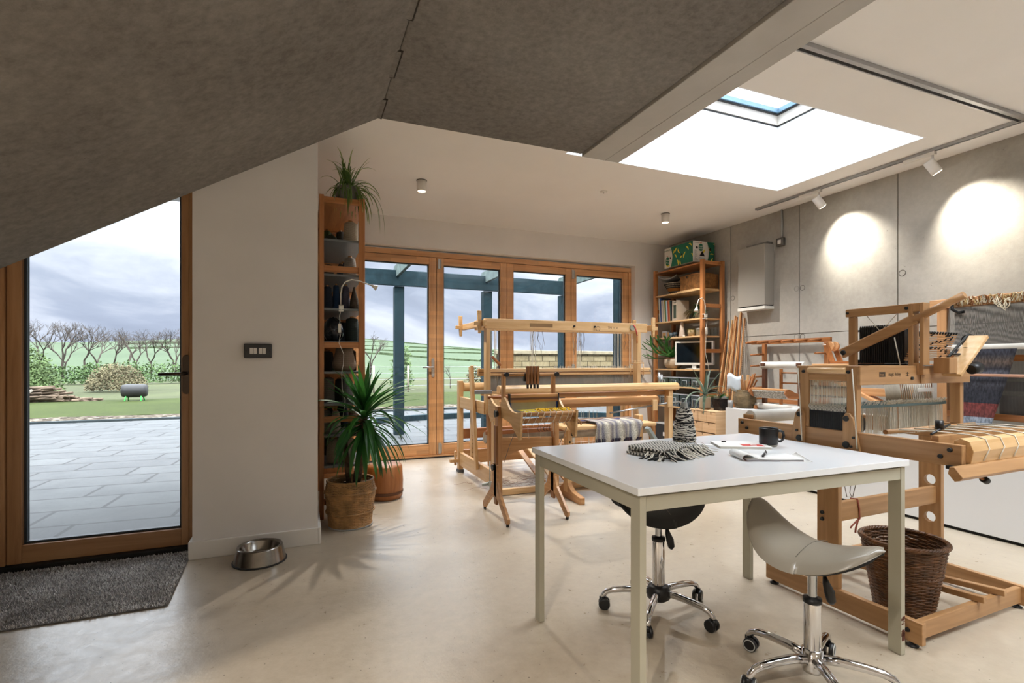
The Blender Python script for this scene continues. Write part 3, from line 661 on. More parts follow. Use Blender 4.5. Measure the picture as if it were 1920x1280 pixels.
# ---- saddle stools
def saddle_stool(loc, rot, srot, seat_mat, label, hubblack, wheel_rim, ends=(2.4, 1.5), ch=.33):
    r = thing('saddle_stool', label, 'stool', (loc[0], loc[1], 0))
    h = MB()
    if hubblack:
        h.lathe([(1e-4, .055), (.034, .055), (.05, .068), (.052, .095), (.044, .118), (.03, .125), (1e-4, .125)], (0, 0, 0), 24); h.build('hub', M_black, r)
    else:
        h.lathe([(1e-4, .048), (.03, .048), (.034, .06), (.033, .125), (1e-4, .125)], (0, 0, 0), 24); h.build('hub', M_chrome, r)
    MB().lathe([(.0265, .118), (.0275, .13), (.0275, ch - .005), (.026, ch)], (0, 0, 0), 28).build('outer_column', M_chrome, r)
    MB().lathe([(.0265, ch - .012), (.0295, ch - .01), (.0295, ch + .005), (.016, ch + .008), (.0152, ch + .012)], (0, 0, 0), 28).build('collar', M_black, r)
    MB().lathe([(.0148, ch + .006), (.0148, .45)], (0, 0, 0), 24).build('gas_lift', metal('lift_steel', '#b9bcc0', .22), r)
    for k in range(5):
        a = rot + 2 * PI * k / 5; c_, s_ = math.cos(a), math.sin(a)
        P_ = [(.025, .092), (.08, .098), (.15, .094), (.20, .088), (.228, .078), (.243, .062), (.248, .052)]
        MB().tube([(c_ * u, s_ * u, z) for u, z in P_], [.0155, .0155, .0145, .0135, .0125, .0115, .011], 12).build('base_leg', M_chrome, r)
        cx, cy = c_ * .25, s_ * .25; b2 = a + random.uniform(-.8, .8); px, py = -math.sin(b2), math.cos(b2)
        w = MB(); hx, hy = cx - math.cos(b2) * .012, cy - math.sin(b2) * .012
        for s2 in (-1, 1):
            A = Vector((hx + px * s2 * .006, hy + py * s2 * .006, .0255)); B = Vector((hx + px * s2 * .021, hy + py * s2 * .021, .0255))
            w.tube([A, A + (B - A) * .12, A + (B - A) * .8, B], [.023, .0255, .0255, .020], 20)
        w.tube([Vector((cx, cy, .03)), Vector((cx, cy, .054))], .0105, 10)
        cs = w.build('castor', M_black, r)
        if wheel_rim:
            w = MB()
            for s2 in (-1, 1):
                C_ = Vector((hx + px * s2 * .0215, hy + py * s2 * .0215, .0255)); U = Vector((math.cos(b2), math.sin(b2), 0))
                w.tube([C_ + (U * math.cos(t_) + Vector((0, 0, 1)) * math.sin(t_)) * .020 for t_ in [2 * PI * j / 20 for j in range(20)]], .0022, 5, True)
            w.build('wheel_rim', plain('grey_rim', '#a8a8a4', .5), cs)
    # seat: a padded saddle, cantle rising at one end
    N, K = 30, 18; top = []; bot = []
    for i in range(N + 1):
        u = -1 + 2 * i / N; uu = u * .215
        wd = .155 * (max(0.0, 1 - abs(u) ** 2.6)) ** .5 * (1 - .16 * u) + .004
        rt, rb = [], []
        for j in range(K + 1):
            v_ = -1 + 2 * j / K; vv = v_ * wd
            rise = (ends[0] if u < 0 else ends[1]) * uu * uu; drp = 1.4 + (ends[2] * uu * uu if u < 0 else 0)
            z_ = .462 + rise * 1.25 - drp * vv * vv + .004 * math.cos(v_ * PI)
            edge = (max(0, 1 - max(abs(v_), abs(u)) ** 6)) ** .5
            rt.append((uu - .01 * (v_ * v_) * (1 if u > 0 else -1), vv, z_ + .024 * edge)); rb.append((uu * .97, vv * .97, z_ - .018 * edge))
        top.append(rt); bot.append(rb)
    def R_(p): c_, s_ = math.cos(srot), math.sin(srot); return (p[0] * c_ - p[1] * s_, p[0] * s_ + p[1] * c_, p[2])
    top = [[R_(p) for p in q] for q in top]; bot = [[R_(p) for p in q] for q in bot]
    st_ = MB().grid(top)
    e1 = top[0] + [q[-1] for q in top[1:]] + list(reversed(top[-1][:-1])) + [q[0] for q in reversed(top[1:-1])]
    e2 = bot[0] + [q[-1] for q in bot[1:]] + list(reversed(bot[-1][:-1])) + [q[0] for q in reversed(bot[1:-1])]
    n_ = len(e1); st_.add(e1 + e2, [(k, (k + 1) % n_, (k + 1) % n_ + n_, k + n_) for k in range(n_)], True)
    so = st_.build('seat', seat_mat, r)
    MB().grid(bot).build('seat_underside', plain('black_cloth', '#101012', .95, 0, .1, 40, .5, 200), so)
    MB().tube([Vector(R_((0, -.15 + .3 * k / 10, .462 + .028 - 1.5 * (-.15 + .03 * k) ** 2))) for k in range(1, 10)], .0012, 4).build('seam', plain('seam_dark', '#6b665c', .8), so)
    p = MB(); p.box(-.07, .07, -.05, .05, .44, .452); p.lathe([(1e-4, .43), (.03, .43), (.034, .45), (1e-4, .45)], (0, 0, 0), 16); p.build('seat_plate', M_black, r)
    l = MB(); a = -.9; dx, dy = math.cos(a), math.sin(a)
    l.tube([(dx * .015, dy * .015, .44), (dx * .03, dy * .03, .41), (dx * .036, dy * .036, .375)], .0045, 8)
    l.tube([(dx * .036, dy * .036, .38), (dx * .04, dy * .04, .36), (dx * .05, dy * .05, .33), (dx * .056, dy * .056, .30), (dx * .057, dy * .057, .29)], [.006, .011, .0165, .0145, .006], 10)
    l.build('height_lever', M_black, r)
    return r
M_white_vinyl = plain('cream_vinyl', '#8d8578', .3, 0, .03, 5, .05, 90)
M_black_vinyl = plain('black_vinyl', '#121314', .28, 0, .04, 5, .05, 90)
saddle_stool((1.465, 1.853), math.radians(6), math.radians(-14), M_black_vinyl, 'black saddle stool on chrome castors tucked behind the white table', True, False, (1.0, 1.0, 20))
saddle_stool((1.628, 1.235), math.radians(25), math.radians(-76), M_white_vinyl, 'cream saddle stool on chrome castors at the front right of the table', False, True, (2.5, 1.0, 60), .295)

# ---- things on the table
mg = thing('mug', 'black mug with unglazed base standing on the table', 'mug', (1.905, 1.655, .742))
MB().lathe([(1e-4, .004), (.034, .004), (.037, .009), (.0385, .016), (.039, .078), (.0378, .081), (.0355, .078), (.035, .012), (1e-4, .010)], (0, 0, 0), 36).build('body', plain('mug_glaze', '#17181a', .28, 0, .03, 8), mg)
MB().lathe([(1e-4, 0), (.033, 0), (.0345, .003), (.0375, .0085), (.037, .009), (1e-4, .0088)], (0, 0, 0), 36).build('base', plain('raw_clay', '#8e897c', .9, 0, .05, 60, .3, 300), mg)
MB().tube([(.037 * .925, -.037 * .38, .066), (.052 * .925, -.052 * .38, .068), (.064 * .925, -.064 * .38, .062), (.067 * .925, -.067 * .38, .045), (.062 * .925, -.062 * .38, .028), (.052 * .925, -.052 * .38, .021), (.037 * .925, -.037 * .38, .022)], .0058, 10).build('handle', MATS['mug_glaze'], mg)
M_paper = plain('paper', '#e4e3e0', .7, 0, .01, 5)
nb = thing('notebook', 'white softcover notebook with a red printed shape, behind the notepad', 'notebook', (1.785, 1.70, .742), -.50)
MB().box(-.105, .105, -.075, .075, 0, .009).build('pages', plain('page_edge', '#cfcabf', .8), nb, .0008)
MB().box(-.107, .107, -.077, .077, .009, .0102).build('cover', plain('cover_white', '#e8e6e1', .5), nb)
q = MB(); q.prism([(-.005, -.060), (.085, -.060), (.085, -.018), (.06, -.0), (-.005, -.004)], .0102, .0106, 'z'); q.build('red_print', plain('red_ink', '#c23a2c', .5), nb)
q = MB(); q.tube([(.045 + .012 * math.cos(a), -.036 + .009 * math.sin(a), .0107) for a in [2 * PI * k / 16 for k in range(16)]], .0016, 4, True); q.build('white_print', M_paper, nb)
nc = thing('black_clip', 'tiny black clip lying on the far end of the white notebook', 'clip', (1.755, 1.765, .7522)); MB().cyl((-.009, 0, .003), (.009, -.003, .003), .003, 8).build('clip_body', M_black, nc)
nc.rotation_euler = (0, 0, -.3)
npd = thing('notepad', 'open top-bound notepad with its cover rolled back, nearest the table edge', 'notepad', (1.655, 1.445, .742), -.42)
MB().box(-.105, .105, -.065, .065, .0005, .007).build('page_block', plain('pad_grey_edge', '#8f8b8e', .8), npd)
MB().slab([[(-.106 + .212 * i / 8, -.066 + .132 * j, .0072 + .0006 * math.sin(i)) for i in range(9)] for j in (0, 1)], (0, 0, .0005)).build('top_page', M_paper, npd)
q = MB(); rr = []
for k in range(13):
    a = PI * 1.5 * k / 12; rr.append((-.105 - .012 * math.sin(a) * 1.0 + (.012 if k > 8 else 0) * (k - 8) / 2, .013 - .013 * math.cos(a)))
rr = [(-.100, .0), (-.111, .001), (-.118, .007), (-.119, .015), (-.113, .022), (-.102, .0245), (-.088, .022), (-.070, .017), (-.055, .0125)]
q.slab([[(x, y, z) for x, z in rr] for y in (-.064, .064)], (0, 0, .0012)); q.build('rolled_cover', M_paper, npd)
q = MB(); q.slab([[(x + .0012, y, z - .001 if i > 3 else z + .0014) for i, (x, z) in enumerate(rr[:7])] for y in (-.0655, .0655)], (.0006, 0, .0004)); q.build('cover_lining', plain('brown_card', '#6a3a2a', .8), npd)
MB().slab([[(.02 + .115 * i / 6, -.070 + .12 * j, .0002 + (.006 * max(0, i - 4) ** 1.5 * j)) for i in range(7)] for j in (0, 1)], (0, 0, .0004)).build('loose_page', M_paper, npd)
pn = thing('pen', 'black ballpoint pen with silver clip lying on the open notepad', 'pen', (1.668, 1.468, .7545), .62)
MB().tube([(-.058, 0, 0), (-.05, 0, 0), (.052, 0, 0), (.06, 0, 0)], [.0016, .0048, .0048, .003], 12).build('barrel', M_black, pn)
MB().tube([(.0, 0, 0), (.012, 0, 0)], .0051, 12).box(.012, .056, -.0012, .0012, .0052, .0066).build('clip', M_chrome, pn)
sc_ = thing('paper_strip', 'narrow white card strip with a rust speck beside the scarf', 'card', (1.675, 1.775, .742), -.86)
MB().slab([[(-.06 + .12 * i / 5, -.016 + .032 * j, .0003) for i in range(6)] for j in (0, 1)], (0, 0, .0011)).build('card', M_paper, sc_)
# yarn cone black and white
def windings(name, c1, c2, scale=90, dist=3.0, rough=.95, vertical=False):
    if name in MATS: return MATS[name]
    m, t, b = base(name); w = t.new('ShaderNodeTexWave', Scale=scale, Distortion=dist, Detail=3.0); w.bands_direction = 'Z'
    w.inputs['Detail Scale'].default_value = 2.0
    t.link(coords(t), w.inputs['Vector']); n = t.new('ShaderNodeTexNoise', Scale=70.0, Detail=3.0); t.link(coords(t, (1, 1, 2.5)), n.inputs['Vector'])
    f_ = t.math('MULTIPLY', t.math('ADD', w.outputs['Fac'], n.outputs['Fac']), .5)
    t.link(t.ramp(f_, [(.38, lin(c1)), (.62, lin(c2))]), b.inputs['Base Color']); b.inputs['Roughness'].default_value = rough
    bump(t, b, w.outputs['Fac'], .6, .003); return m
yc = thing('yarn_cone', 'tall cone of black and white twisted yarn standing on the white table', 'yarn cone', (1.655, 1.905, .742))
pr = [(1e-4, 0), (.047, 0), (.051, .012), (.050, .03), (.044, .07), (.040, .10), (.034, .135), (.028, .152), (.016, .16)]
MB().lathe(pr, (0, 0, 0), 30).build('wound_yarn', windings('yarn_mono', '#101011', '#b9b4aa', 22, 9.0), yc)
y_ = MB(); R5 = random.Random(8)
for k in range(46):   # thick crossing turns
    z0 = R5.uniform(.008, .14); tl = R5.uniform(-.022, .022); a0 = R5.uniform(0, 6.28); sp_ = R5.uniform(2.2, 4.5); P_ = []
    for j in range(15):
        a = a0 + sp_ * j / 14; z = min(.152, max(.006, z0 + tl * math.sin(sp_ * j / 14 * 1.2)))
        r = next(r0 + (r1 - r0) * (z - h0) / (h1 - h0) for (r0, h0), (r1, h1) in zip(pr, pr[1:]) if h0 <= z <= h1 and h1 > h0) + .001
        P_.append((r * math.cos(a), r * math.sin(a), z))
    y_.cur = k % 2; y_.tube(P_, .0021, 5)
y_.build('yarn_strands', [plain('yarn_black', '#131314', .95, 0, .1, 60), plain('yarn_white', '#dad5ca', .95, 0, .1, 60)], yc)
MB().lathe([(.018, .150), (.013, .182), (.0115, .182), (.0115, .15)], (0, 0, 0), 20).build('cone_tip', plain('cone_card', '#8a8b86', .7), yc)
# folded houndstooth scarf
m, t, b = base('houndstooth'); ck = t.new('ShaderNodeTexChecker', Scale=125.0); ck.inputs['Color1'].default_value = lin('#0e0e0f'); ck.inputs['Color2'].default_value = lin('#e6e2d8')
t.link(coords(t, (1, 1, 0.02)), ck.inputs['Vector']); n = t.new('ShaderNodeTexNoise', Scale=120.0); t.link(coords(t), n.inputs['Vector'])
t.link(t.mix(.25, ck.outputs['Color'], t.ramp(n.outputs['Fac'], [(.3, lin('#101010')), (.7, lin('#a09c92'))])), b.inputs['Base Color']); b.inputs['Roughness'].default_value = .95; bump(t, b, n.outputs['Fac'], .4, .003)
M_hound = m
sf = thing('scarf', 'folded black and white houndstooth scarf with tasselled ends on the table', 'scarf', (1.375, 1.665, .742), .30)
def fold(x0, x1, y0, y1, z, seed, th=.0085, wob=.003):
    rnd = random.Random(seed); ph = rnd.random() * 6
    return MB().slab([[(x0 + (x1 - x0) * i / 14 + wob * math.sin(j + ph), y0 + (y1 - y0) * j / 10 + wob * 1.5 * math.sin(i * .8 + ph),
                        z + wob * (1 + math.sin(i * .9 + ph) * math.cos(j * .8))) for i in range(15)] for j in range(11)], (0, 0, th))
for k, (a_, b_, c_, d_, z_) in enumerate([(-.14, .15, -.055, .12, .0005), (-.12, .16, -.06, .115, .011), (-.125, .10, -.045, .12, .021)]):
    o = fold(a_, b_, c_, d_, z_, k).build('folded_layer', M_hound, sf, .003)
ts = MB(); R6 = random.Random(5)
for k in range(120):
    edge = k % 4
    if edge < 3: x = R6.uniform(-.13, .15); P0 = Vector((x, -.06, R6.uniform(.006, .03))); d = Vector((R6.uniform(-.5, .3), -1, 0)).normalized()
    else: P0 = Vector((-.13, R6.uniform(-.06, .02), R6.uniform(.005, .02))); d = Vector((-1, R6.uniform(-.6, .2), 0)).normalized()
    L = R6.uniform(.03, .075); P_ = []
    for j in range(6):
        u = j / 5; q = P0 + d * L * u + Vector((R6.uniform(-1, 1), R6.uniform(-1, 1), 0)) * .005; q.z = max(.003, P0.z * (1 - u) ** 1.5 + .003); P_.append(q)
    ts.cur = R6.randrange(2); ts.tube(P_, [.0022, .0026, .0022, .0030, .0028, .0012], 5)
ts.build('tassels', [plain('yarn_black', ''), plain('yarn_white', '')], sf)['kind'] = 'stuff'
q = MB()
for k in range(14):
    P0 = Vector((.13 + R6.uniform(0, .03), R6.uniform(-.06, .08), R6.uniform(.01, .04))); P_ = [P0 + Vector((R6.uniform(0, .02) * j, R6.uniform(-.02, .015) * j, 0)) for j in range(5)]
    for j, p_ in enumerate(P_): p_.z = max(.0015, P0.z * (1 - j / 4) + .008 * math.sin(j * 2.2))
    q.tube(P_, .0006, 4)
q.build('loose_thread', plain('straw_thread', '#8f7f58', .9), sf)

# ---- dog bowl, door mat, wall socket
bw = thing('pet_bowl', 'brushed steel pet bowl on the floor by the skirting board', 'bowl', (-.225, 3.183, 0))
MB().lathe([(.136, .006), (.134, .010), (.118, .082), (.115, .088), (.108, .089), (.102, .086), (.098, .078), (.088, .035), (.075, .022), (1e-4, .02)], (0, 0, 0), 48).build('bowl', plain('worn_steel', '#8f8c88', .2, 1.0, .12, 14, .05, 40), bw)
MB().lathe([(.12, 0), (.140, 0), (.141, .006), (.136, .009), (.12, .006)], (0, 0, 0), 48).build('rubber_ring', M_rubber, bw)
m, t, b = base('mat_pile'); n = t.new('ShaderNodeTexNoise', Scale=3.2, Detail=6.0, Roughness=.6); t.link(coords(t), n.inputs['Vector'])
n2 = t.new('ShaderNodeTexNoise', Scale=110.0); t.link(coords(t), n2.inputs['Vector'])
col = t.ramp(n.outputs['Fac'], [(.32, lin('#a9a6a4')), (.5, lin('#cfcdcc')), (.66, lin('#f0efef'))])
t.link(t.mix(.5, col, t.mix(1.0, col, t.ramp(n2.outputs['Fac'], [(.35, (.45, .45, .45, 1)), (.65, (1.5, 1.5, 1.5, 1))]), 'MULTIPLY')), b.inputs['Base Color']); b.inputs['Roughness'].default_value = .95
mt = thing('door_mat', 'grey shaggy door mat on the floor in front of the left glass door', 'mat', (0, 0, 0))
MB().prism([(-2.1, 2.742), (-.585, 2.742), (-.572, 2.755), (-.602, 3.44), (-.62, 3.47), (-2.1, 3.47)], .0005, .006, 'z').build('backing', plain('mat_edge', '#6f6b69', .9), mt)
q = MB(); R7 = random.Random(11)
for k in range(26000):
    y = R7.uniform(2.744, 3.468); x = R7.uniform(-1.95, -.576 - .03 * (y - 2.744) / .7)
    a = R7.uniform(0, 2 * PI); dx, dy = math.cos(a), math.sin(a); h = R7.uniform(.006, .013); w_ = .0022; le = R7.uniform(.002, .009)
    q.add([(x - dy * w_, y + dx * w_, .005), (x + dy * w_, y - dx * w_, .005), (x + dx * le + dy * w_ * .6, y + dy * le - dx * w_ * .6, .005 + h), (x + dx * le - dy * w_ * .6, y + dy * le + dx * w_ * .6, .005 + h)], [(0, 1, 2, 3)])
q.build('pile', m, mt)['kind'] = 'stuff'
sk_ = thing('wall_socket', 'dark double wall plate with two white modules on the left wall', 'socket', (-.2455, YL, 1.1785))
MB().box(-.0735, .0735, -.030, 0, -.042, .042).build('plate', plain('anthracite', '#37383a', .5, .2), sk_, .006)
for s_ in (-1, 1):
    q = MB(); x0 = s_ * .0235; q.box(x0 - .019, x0 - .001, -.034, -.028, -.017, .017).box(x0 + .001, x0 + .019, -.034, -.028, -.017, .017); q.build('module', M_lampwhite, sk_, .001)
    MB().cyl((s_ * .061, -.0315, 0), (s_ * .061, -.029, 0), .003, 10).build('screw', M_rubber, sk_)

# ================================================================ WICKER
def wicker(mb, prof, rows, stakes, r, seed=1, amp=.6, c=(0, 0, 0), seg=3, sx=1.0, sy=1.0):
    """real weave: horizontal strands passing in front of and behind upright stakes. prof(z-fraction)->(radius,z)"""
    for i in range(rows):
        R, z = prof((i + .5) / rows); P_ = []; n_ = stakes * seg
        for k in range(n_):
            a = 2 * PI * k / n_; off = math.cos(PI * k / seg + PI * (i % 2)) * r * amp
            P_.append((c[0] + (R + off) * math.cos(a) * sx, c[1] + (R + off) * math.sin(a) * sy, c[2] + z + r * .25 * math.sin(a * 3 + i)))
        mb.tube(P_, r, 5, True)
    for k in range(stakes):
        a = 2 * PI * (k) / stakes; P_ = []
        for j in range(9): R, z = prof(j / 8); P_.append((c[0] + R * math.cos(a) * sx, c[1] + R * math.sin(a) * sy, c[2] + z))
        mb.tube(P_, r * .8, 5)
    return mb
def rope(mb, R, z, r, n=3, c=(0, 0, 0), turns=22, seg=132):
    for s_ in range(n):
        mb.tube([(c[0] + (R + r * .9 * math.cos(turns * a + 2 * PI * s_ / n)) * math.cos(a), c[1] + (R + r * .9 * math.cos(turns * a + 2 * PI * s_ / n)) * math.sin(a), c[2] + z + r * .9 * math.sin(turns * a + 2 * PI * s_ / n))
                 for a in [2 * PI * k / seg for k in range(seg)]], r, 5, True)
    return mb
def ipol(tab):
    def f_(u):
        for (u0, r0, z0), (u1, r1, z1) in zip(tab, tab[1:]):
            if u <= u1 + 1e-9: w = (u - u0) / (u1 - u0); return r0 + (r1 - r0) * w, z0 + (z1 - z0) * w
        return tab[-1][1:]
    return f_
M_willow = plain('willow_honey', '#a47c4e', .5, 0, .22, 18)
M_willow_d = plain('willow_brown', '#5c3b20', .4, 0, .3, 22)
# yucca in its basket
yu = thing('yucca', 'tall yucca plant in a round honey wicker basket at the foot of the yarn shelf', 'potted plant', (.30, 3.662, 0))
bk = ipol([(0, .138, .012), (.5, .152, .14), (.8, .166, .235), (1, .150, .305)])
q = MB(); wicker(q, bk, 46, 30, .0038); rope(q, .158, .10 + .002, .0038, 3, turns=26); rope(q, .168, .235, .0042, 3, turns=26); rope(q, .150, .308, .0048, 4, turns=22); rope(q, .140, .012, .0042, 3)
q.build('basket', M_willow, yu)
MB().lathe([(1e-4, 0), (.142, 0), (.150, .004), (.150, .009), (.142, .008), (1e-4, .008)], (0, 0, 0), 40).build('saucer', plain('saucer_grey', '#a5a8ab', .3), yu)
MB().lathe([(1e-4, .01), (.12, .01), (.135, .26), (.13, .26), (.128, .245), (1e-4, .24)], (0, 0, 0), 32).build('inner_pot', plain('dark_soil', '#1d1713', .95, 0, .3, 40, .8, 50), yu)
q = MB(); tk = [(.03, 0, .22), (.05, -.01, .36), (.065, -.02, .50), (.08, -.03, .62), (.09, -.035, .74)]
q.tube(tk, [.030, .028, .027, .026, .022], 14); q.tube([(.0, .03, .22), (-.02, .03, .40), (-.03, .035, .56)], [.018, .017, .014], 10)
q.build('trunk', plain('yucca_bark', '#4d3b2c', .95, 0, .35, 30, .9, 45), yu)
def blade(mb, base_, d, L, w, droop, fold_=.35, n=9, side=None, twist=0.0):
    """one strap leaf: d = start direction, droop = how far it bends towards the ground"""
    P = Vector(base_); d = Vector(d).normalized(); c = []; dd = d.copy()
    for i in range(n + 1):
        c.append(P.copy()); dd = (dd + Vector((0, 0, -droop / n * (1 + 1.5 * i / n)))).normalized(); P = P + dd * (L / n)
    S = side or d.cross(Vector((0, 0, 1)))
    if S.length < 1e-3: S = Vector((1, 0, 0))
    S.normalize(); l_, m_, r_ = [], [], []
    for i, p in enumerate(c):
        u = i / n; ww = w * (.55 + .45 * math.sin(min(1, u * 2.2) * PI / 2)) * (1 - u ** 3.2) * .5 + .0006
        t_ = (c[min(i + 1, n)] - c[max(i - 1, 0)]).normalized(); s2 = (S - t_ * S.dot(t_)).normalized(); up = s2.cross(t_)
        if up.z < 0: up = -up
        ang = twist * u; s3 = s2 * math.cos(ang) + up * math.sin(ang)
        l_.append(p - s3 * ww + up * ww * fold_); m_.append(p); r_.append(p + s3 * ww + up * ww * fold_)
    mb.strip(l_, m_); mb.strip(m_, r_)
def leafmat(name, c1, c2, rough=.42, edge=None):
    if name in MATS: return MATS[name]
    m, t, b = base(name); n = t.new('ShaderNodeTexNoise', Scale=5.0, Detail=4.0); t.link(coords(t), n.inputs['Vector'])
    t.link(t.ramp(n.outputs['Fac'], [(.3, lin(c1)), (.7, lin(c2))]), b.inputs['Base Color']); b.inputs['Roughness'].default_value = rough
    tr = t.new('ShaderNodeBsdfTranslucent'); tr.inputs[0].default_value = tuple(min(1, x * 1.6) for x in lin(c2)[:3]) + (1,)
    mx = t.new('ShaderNodeMixShader'); mx.inputs[0].default_value = .22; o = [x for x in t.n if x.type == 'OUTPUT_MATERIAL'][0]
    t.link(b.outputs[0], mx.inputs[1]); t.link(tr.outputs[0], mx.inputs[2]); t.link(mx.outputs[0], o.inputs[0]); return m
M_yucca = leafmat('yucca_leaf', '#1f4a20', '#3d7a30')
R8 = random.Random(12)
lf = [MB(), MB()]
for k in range(112):
    h = k / 112; a = k * 2.39996 + R8.uniform(-.2, .2); el_ = -.75 + 2.15 * h + R8.uniform(-.18, .18); el_ = min(el_, 1.45)
    B = Vector((.088, -.034, .62 + .17 * h)); d = (math.cos(a) * math.cos(el_), math.sin(a) * math.cos(el_), math.sin(el_))
    L = R8.uniform(.32, .43) if h < .75 else R8.uniform(.26, .36)
    if d[1] > .35: L *= .72
    if d[0] < 0: L = min(L, .275 / max(.05, -d[0]))
    if d[1] > 0 and d[0] < .5: L = min(L, .19 / max(.05, d[1]))
    blade(lf[k % 2], B + Vector(d) * .012, d, L, R8.uniform(.030, .042), R8.uniform(.15, .55) if h > .6 else R8.uniform(.8, 1.5), .30, 9, None, R8.uniform(-.4, .4))
for a_, e_, L_ in ((.0, .18, .47), (.05, -.15, .50), (-.5, .55, .42), (.3, .8, .40), (2.9, .50, .34), (3.05, .15, .36), (.2, .42, .44), (1.2, 1.3, .38), (-2.4, 1.25, .36)):
    L_ = min(L_, .28 / max(.05, -math.cos(a_) * math.cos(e_))); blade(lf[0], (.088, -.034, .77), (math.cos(a_) * math.cos(e_), math.sin(a_) * math.cos(e_), math.sin(e_)), L_, .038, .35, .3, 10)
lf[0].build('leaves', M_yucca, yu); lf[1].build('leaves', leafmat('yucca_leaf_dark', '#183c1d', '#2d6429'), yu)

# ================================================================ YARN SHELF (against the return wall, seen end-on)
ys_ = thing('yarn_shelf', 'tall narrow pine shelving unit full of yarn cones against the white return wall', 'shelving unit', (.105, 3.835, 0))
YL_ = [1.98, 1.73, 1.485, 1.247, 1.03, .80, .575, .355]
for y0 in (0, .875, 1.75):
    for x0 in (0, .268):
        MB().box(x0, x0 + (.031 if y0 == 0 and x0 == 0 else .043), y0, y0 + .032, 0, 2.30 - .0 * x0).build('post', wood('pine', 'z'), ys_, .003)
    for z0, h in ((2.245, .045), (1.755, .045), (1.215, .042), (.685, .042), (.10, .042)):
        MB().box(.031, .268, y0 + .006, y0 + .026, z0, z0 + h).build('crossbar', wood('pine', 'x'), ys_, .002)
M_shelfgrey = plain('shelf_edge_grey', '#73787a', .45, .3, .03, 8)
for z in YL_: MB().box(.033, .300, .03, 1.76, z, z + .016).build('shelf', M_shelfgrey, ys_, .001)
MB().box(-.0, .311, .03, 1.76, 2.255, 2.272).build('top_board', wood('pine', 'y'), ys_, .002)
for y0 in (.878,): MB().box(.034, .268, y0 + .028, y0 + .036, .12, 2.24).build('side_panel', wood('pine', 'z'), ys_)
def cone(px, y, zi, rb, rt, h, c1, c2, label, kind='cone', tip=None, group='cones and skeins on the yarn shelf', X=None):
    """px = photographed column at Y 4.0 turned into a position along the shelf depth"""
    x = (.151 + (px - 610) * .00378) * y / 4.0 if X is None else X
    z = (YL_ + [0])[zi] + .0165
    r = thing('yarn_cone', label, 'yarn cone', (x, y, z), random.uniform(0, 6), group)
    if kind == 'bulge': pr = [(1e-4, 0), (rb * .72, 0), (rb * .95, h * .12), (rb, h * .28), (rb * .9, h * .5), (rt * 1.12, h * .75), (rt, h * .96), (rt * .5, h)]
    elif kind == 'spool': pr = [(1e-4, 0), (rb, 0), (rb, h * .05), (rb * .96, h * .5), (rt, h * .95), (rt * .6, h)]
    else: pr = [(1e-4, 0), (rb * .92, 0), (rb, h * .05), (rb * .8 + rt * .2, h * .4), (rt, h * .94), (rt * .55, h)]
    MB().lathe(pr, (0, 0, 0), 26).build('wound_yarn', windings('yarn_%s_%s' % (c1[1:], c2[1:]), c1, c2, 60, 2.0), r)
    MB().lathe([(rt * .42, h * .95), (rt * .36, h + (.012 if tip is None else tip)), (rt * .28, h + (.012 if tip is None else tip)), (rt * .28, h * .95)], (0, 0, 0), 14).build('cone_tip', plain('cone_card_tan', '#a0754c', .8), r)
    return r
cone(657, 4.00, 0, .054, .044, .165, '#8d8271', '#b3a893', 'large beige yarn cone on the topmost shelf')
cone(613, 4.12, 0, .042, .026, .115, '#34411f', '#4f5c2c', 'small moss green cone at the left of the topmost shelf')
cone(638, 4.18, 0, .040, .03, .13, '#2a2620', '#3b352c', 'dark cone behind the large beige one, topmost shelf')
cone(656, 3.98, 1, .049, .038, .145, '#6f6c66', '#969189', 'grey yarn cone standing on the second shelf from the top')
cone(640, 4.14, 1, .030, .026, .12, '#1f2226', '#2d3136', 'black cone behind the grey one, second shelf')
cone(614, 3.97, 2, .033, .028, .165, '#141d2b', '#1d2939', 'navy cone farthest left on the shelf behind the clip lamp', 'spool')
cone(630, 4.02, 2, .027, .021, .185, '#16304c', '#1f3f61', 'tall blue cone on the shelf behind the clip lamp', 'spool')
cone(648, 4.00, 2, .034, .021, .180, '#3a3b4c', '#55566a', 'slate violet cone on the shelf behind the clip lamp')
cone(664, 3.96, 2, .036, .008, .172, '#2c2822', '#4a443a', 'sharply pointed dark brown cone on the shelf behind the clip lamp', tip=.0)
cone(640, 4.20, 2, .030, .024, .15, '#122c33', '#1a3d45', 'teal cone in the back row of the clip lamp shelf')
cone(660, 4.01, 3, .052, .044, .180, '#0f1c1c', '#182a29', 'broad black-green cone beside the plastic bag', 'spool')
cone(645, 4.00, 4, .086, .058, .182, '#6e5f54', '#93826f', 'very wide taupe yarn cone alone on its shelf', 'bulge')
cone(613, 4.16, 4, .040, .034, .15, '#2a2420', '#3b332d', 'dark brown cone left behind the wide taupe one')
cone(673, 4.18, 4, .038, .034, .16, '#43352f', '#5a4a41', 'brown cone right behind the wide taupe one', X=.35)
cone(616, 3.99, 5, .044, .036, .185, '#4d4a46', '#75716a', 'mid grey cone at the left, shelf below the wide taupe cone')
cone(636, 4.08, 5, .036, .030, .17, '#2b2826', '#413d39', 'charcoal cone in the middle, shelf below the wide taupe cone')
cone(652, 3.965, 5, .039, .027, .185, '#55585a', '#7c7f80', 'blue-grey cone with a pale tip, shelf below the wide taupe cone')
cone(670, 3.98, 5, .024, .022, .185, '#54454a', '#6f5d62', 'slim mauve spool at the right, shelf below the wide taupe cone', 'spool')
cone(610, 3.99, 6, .046, .038, .17, '#5e5b57', '#85817b', 'grey cone at the left of the third shelf from the floor')
cone(629, 3.96, 6, .037, .026, .165, '#8c857d', '#b3aca2', 'pale cone with orange tip, third shelf from the floor', tip=.03)
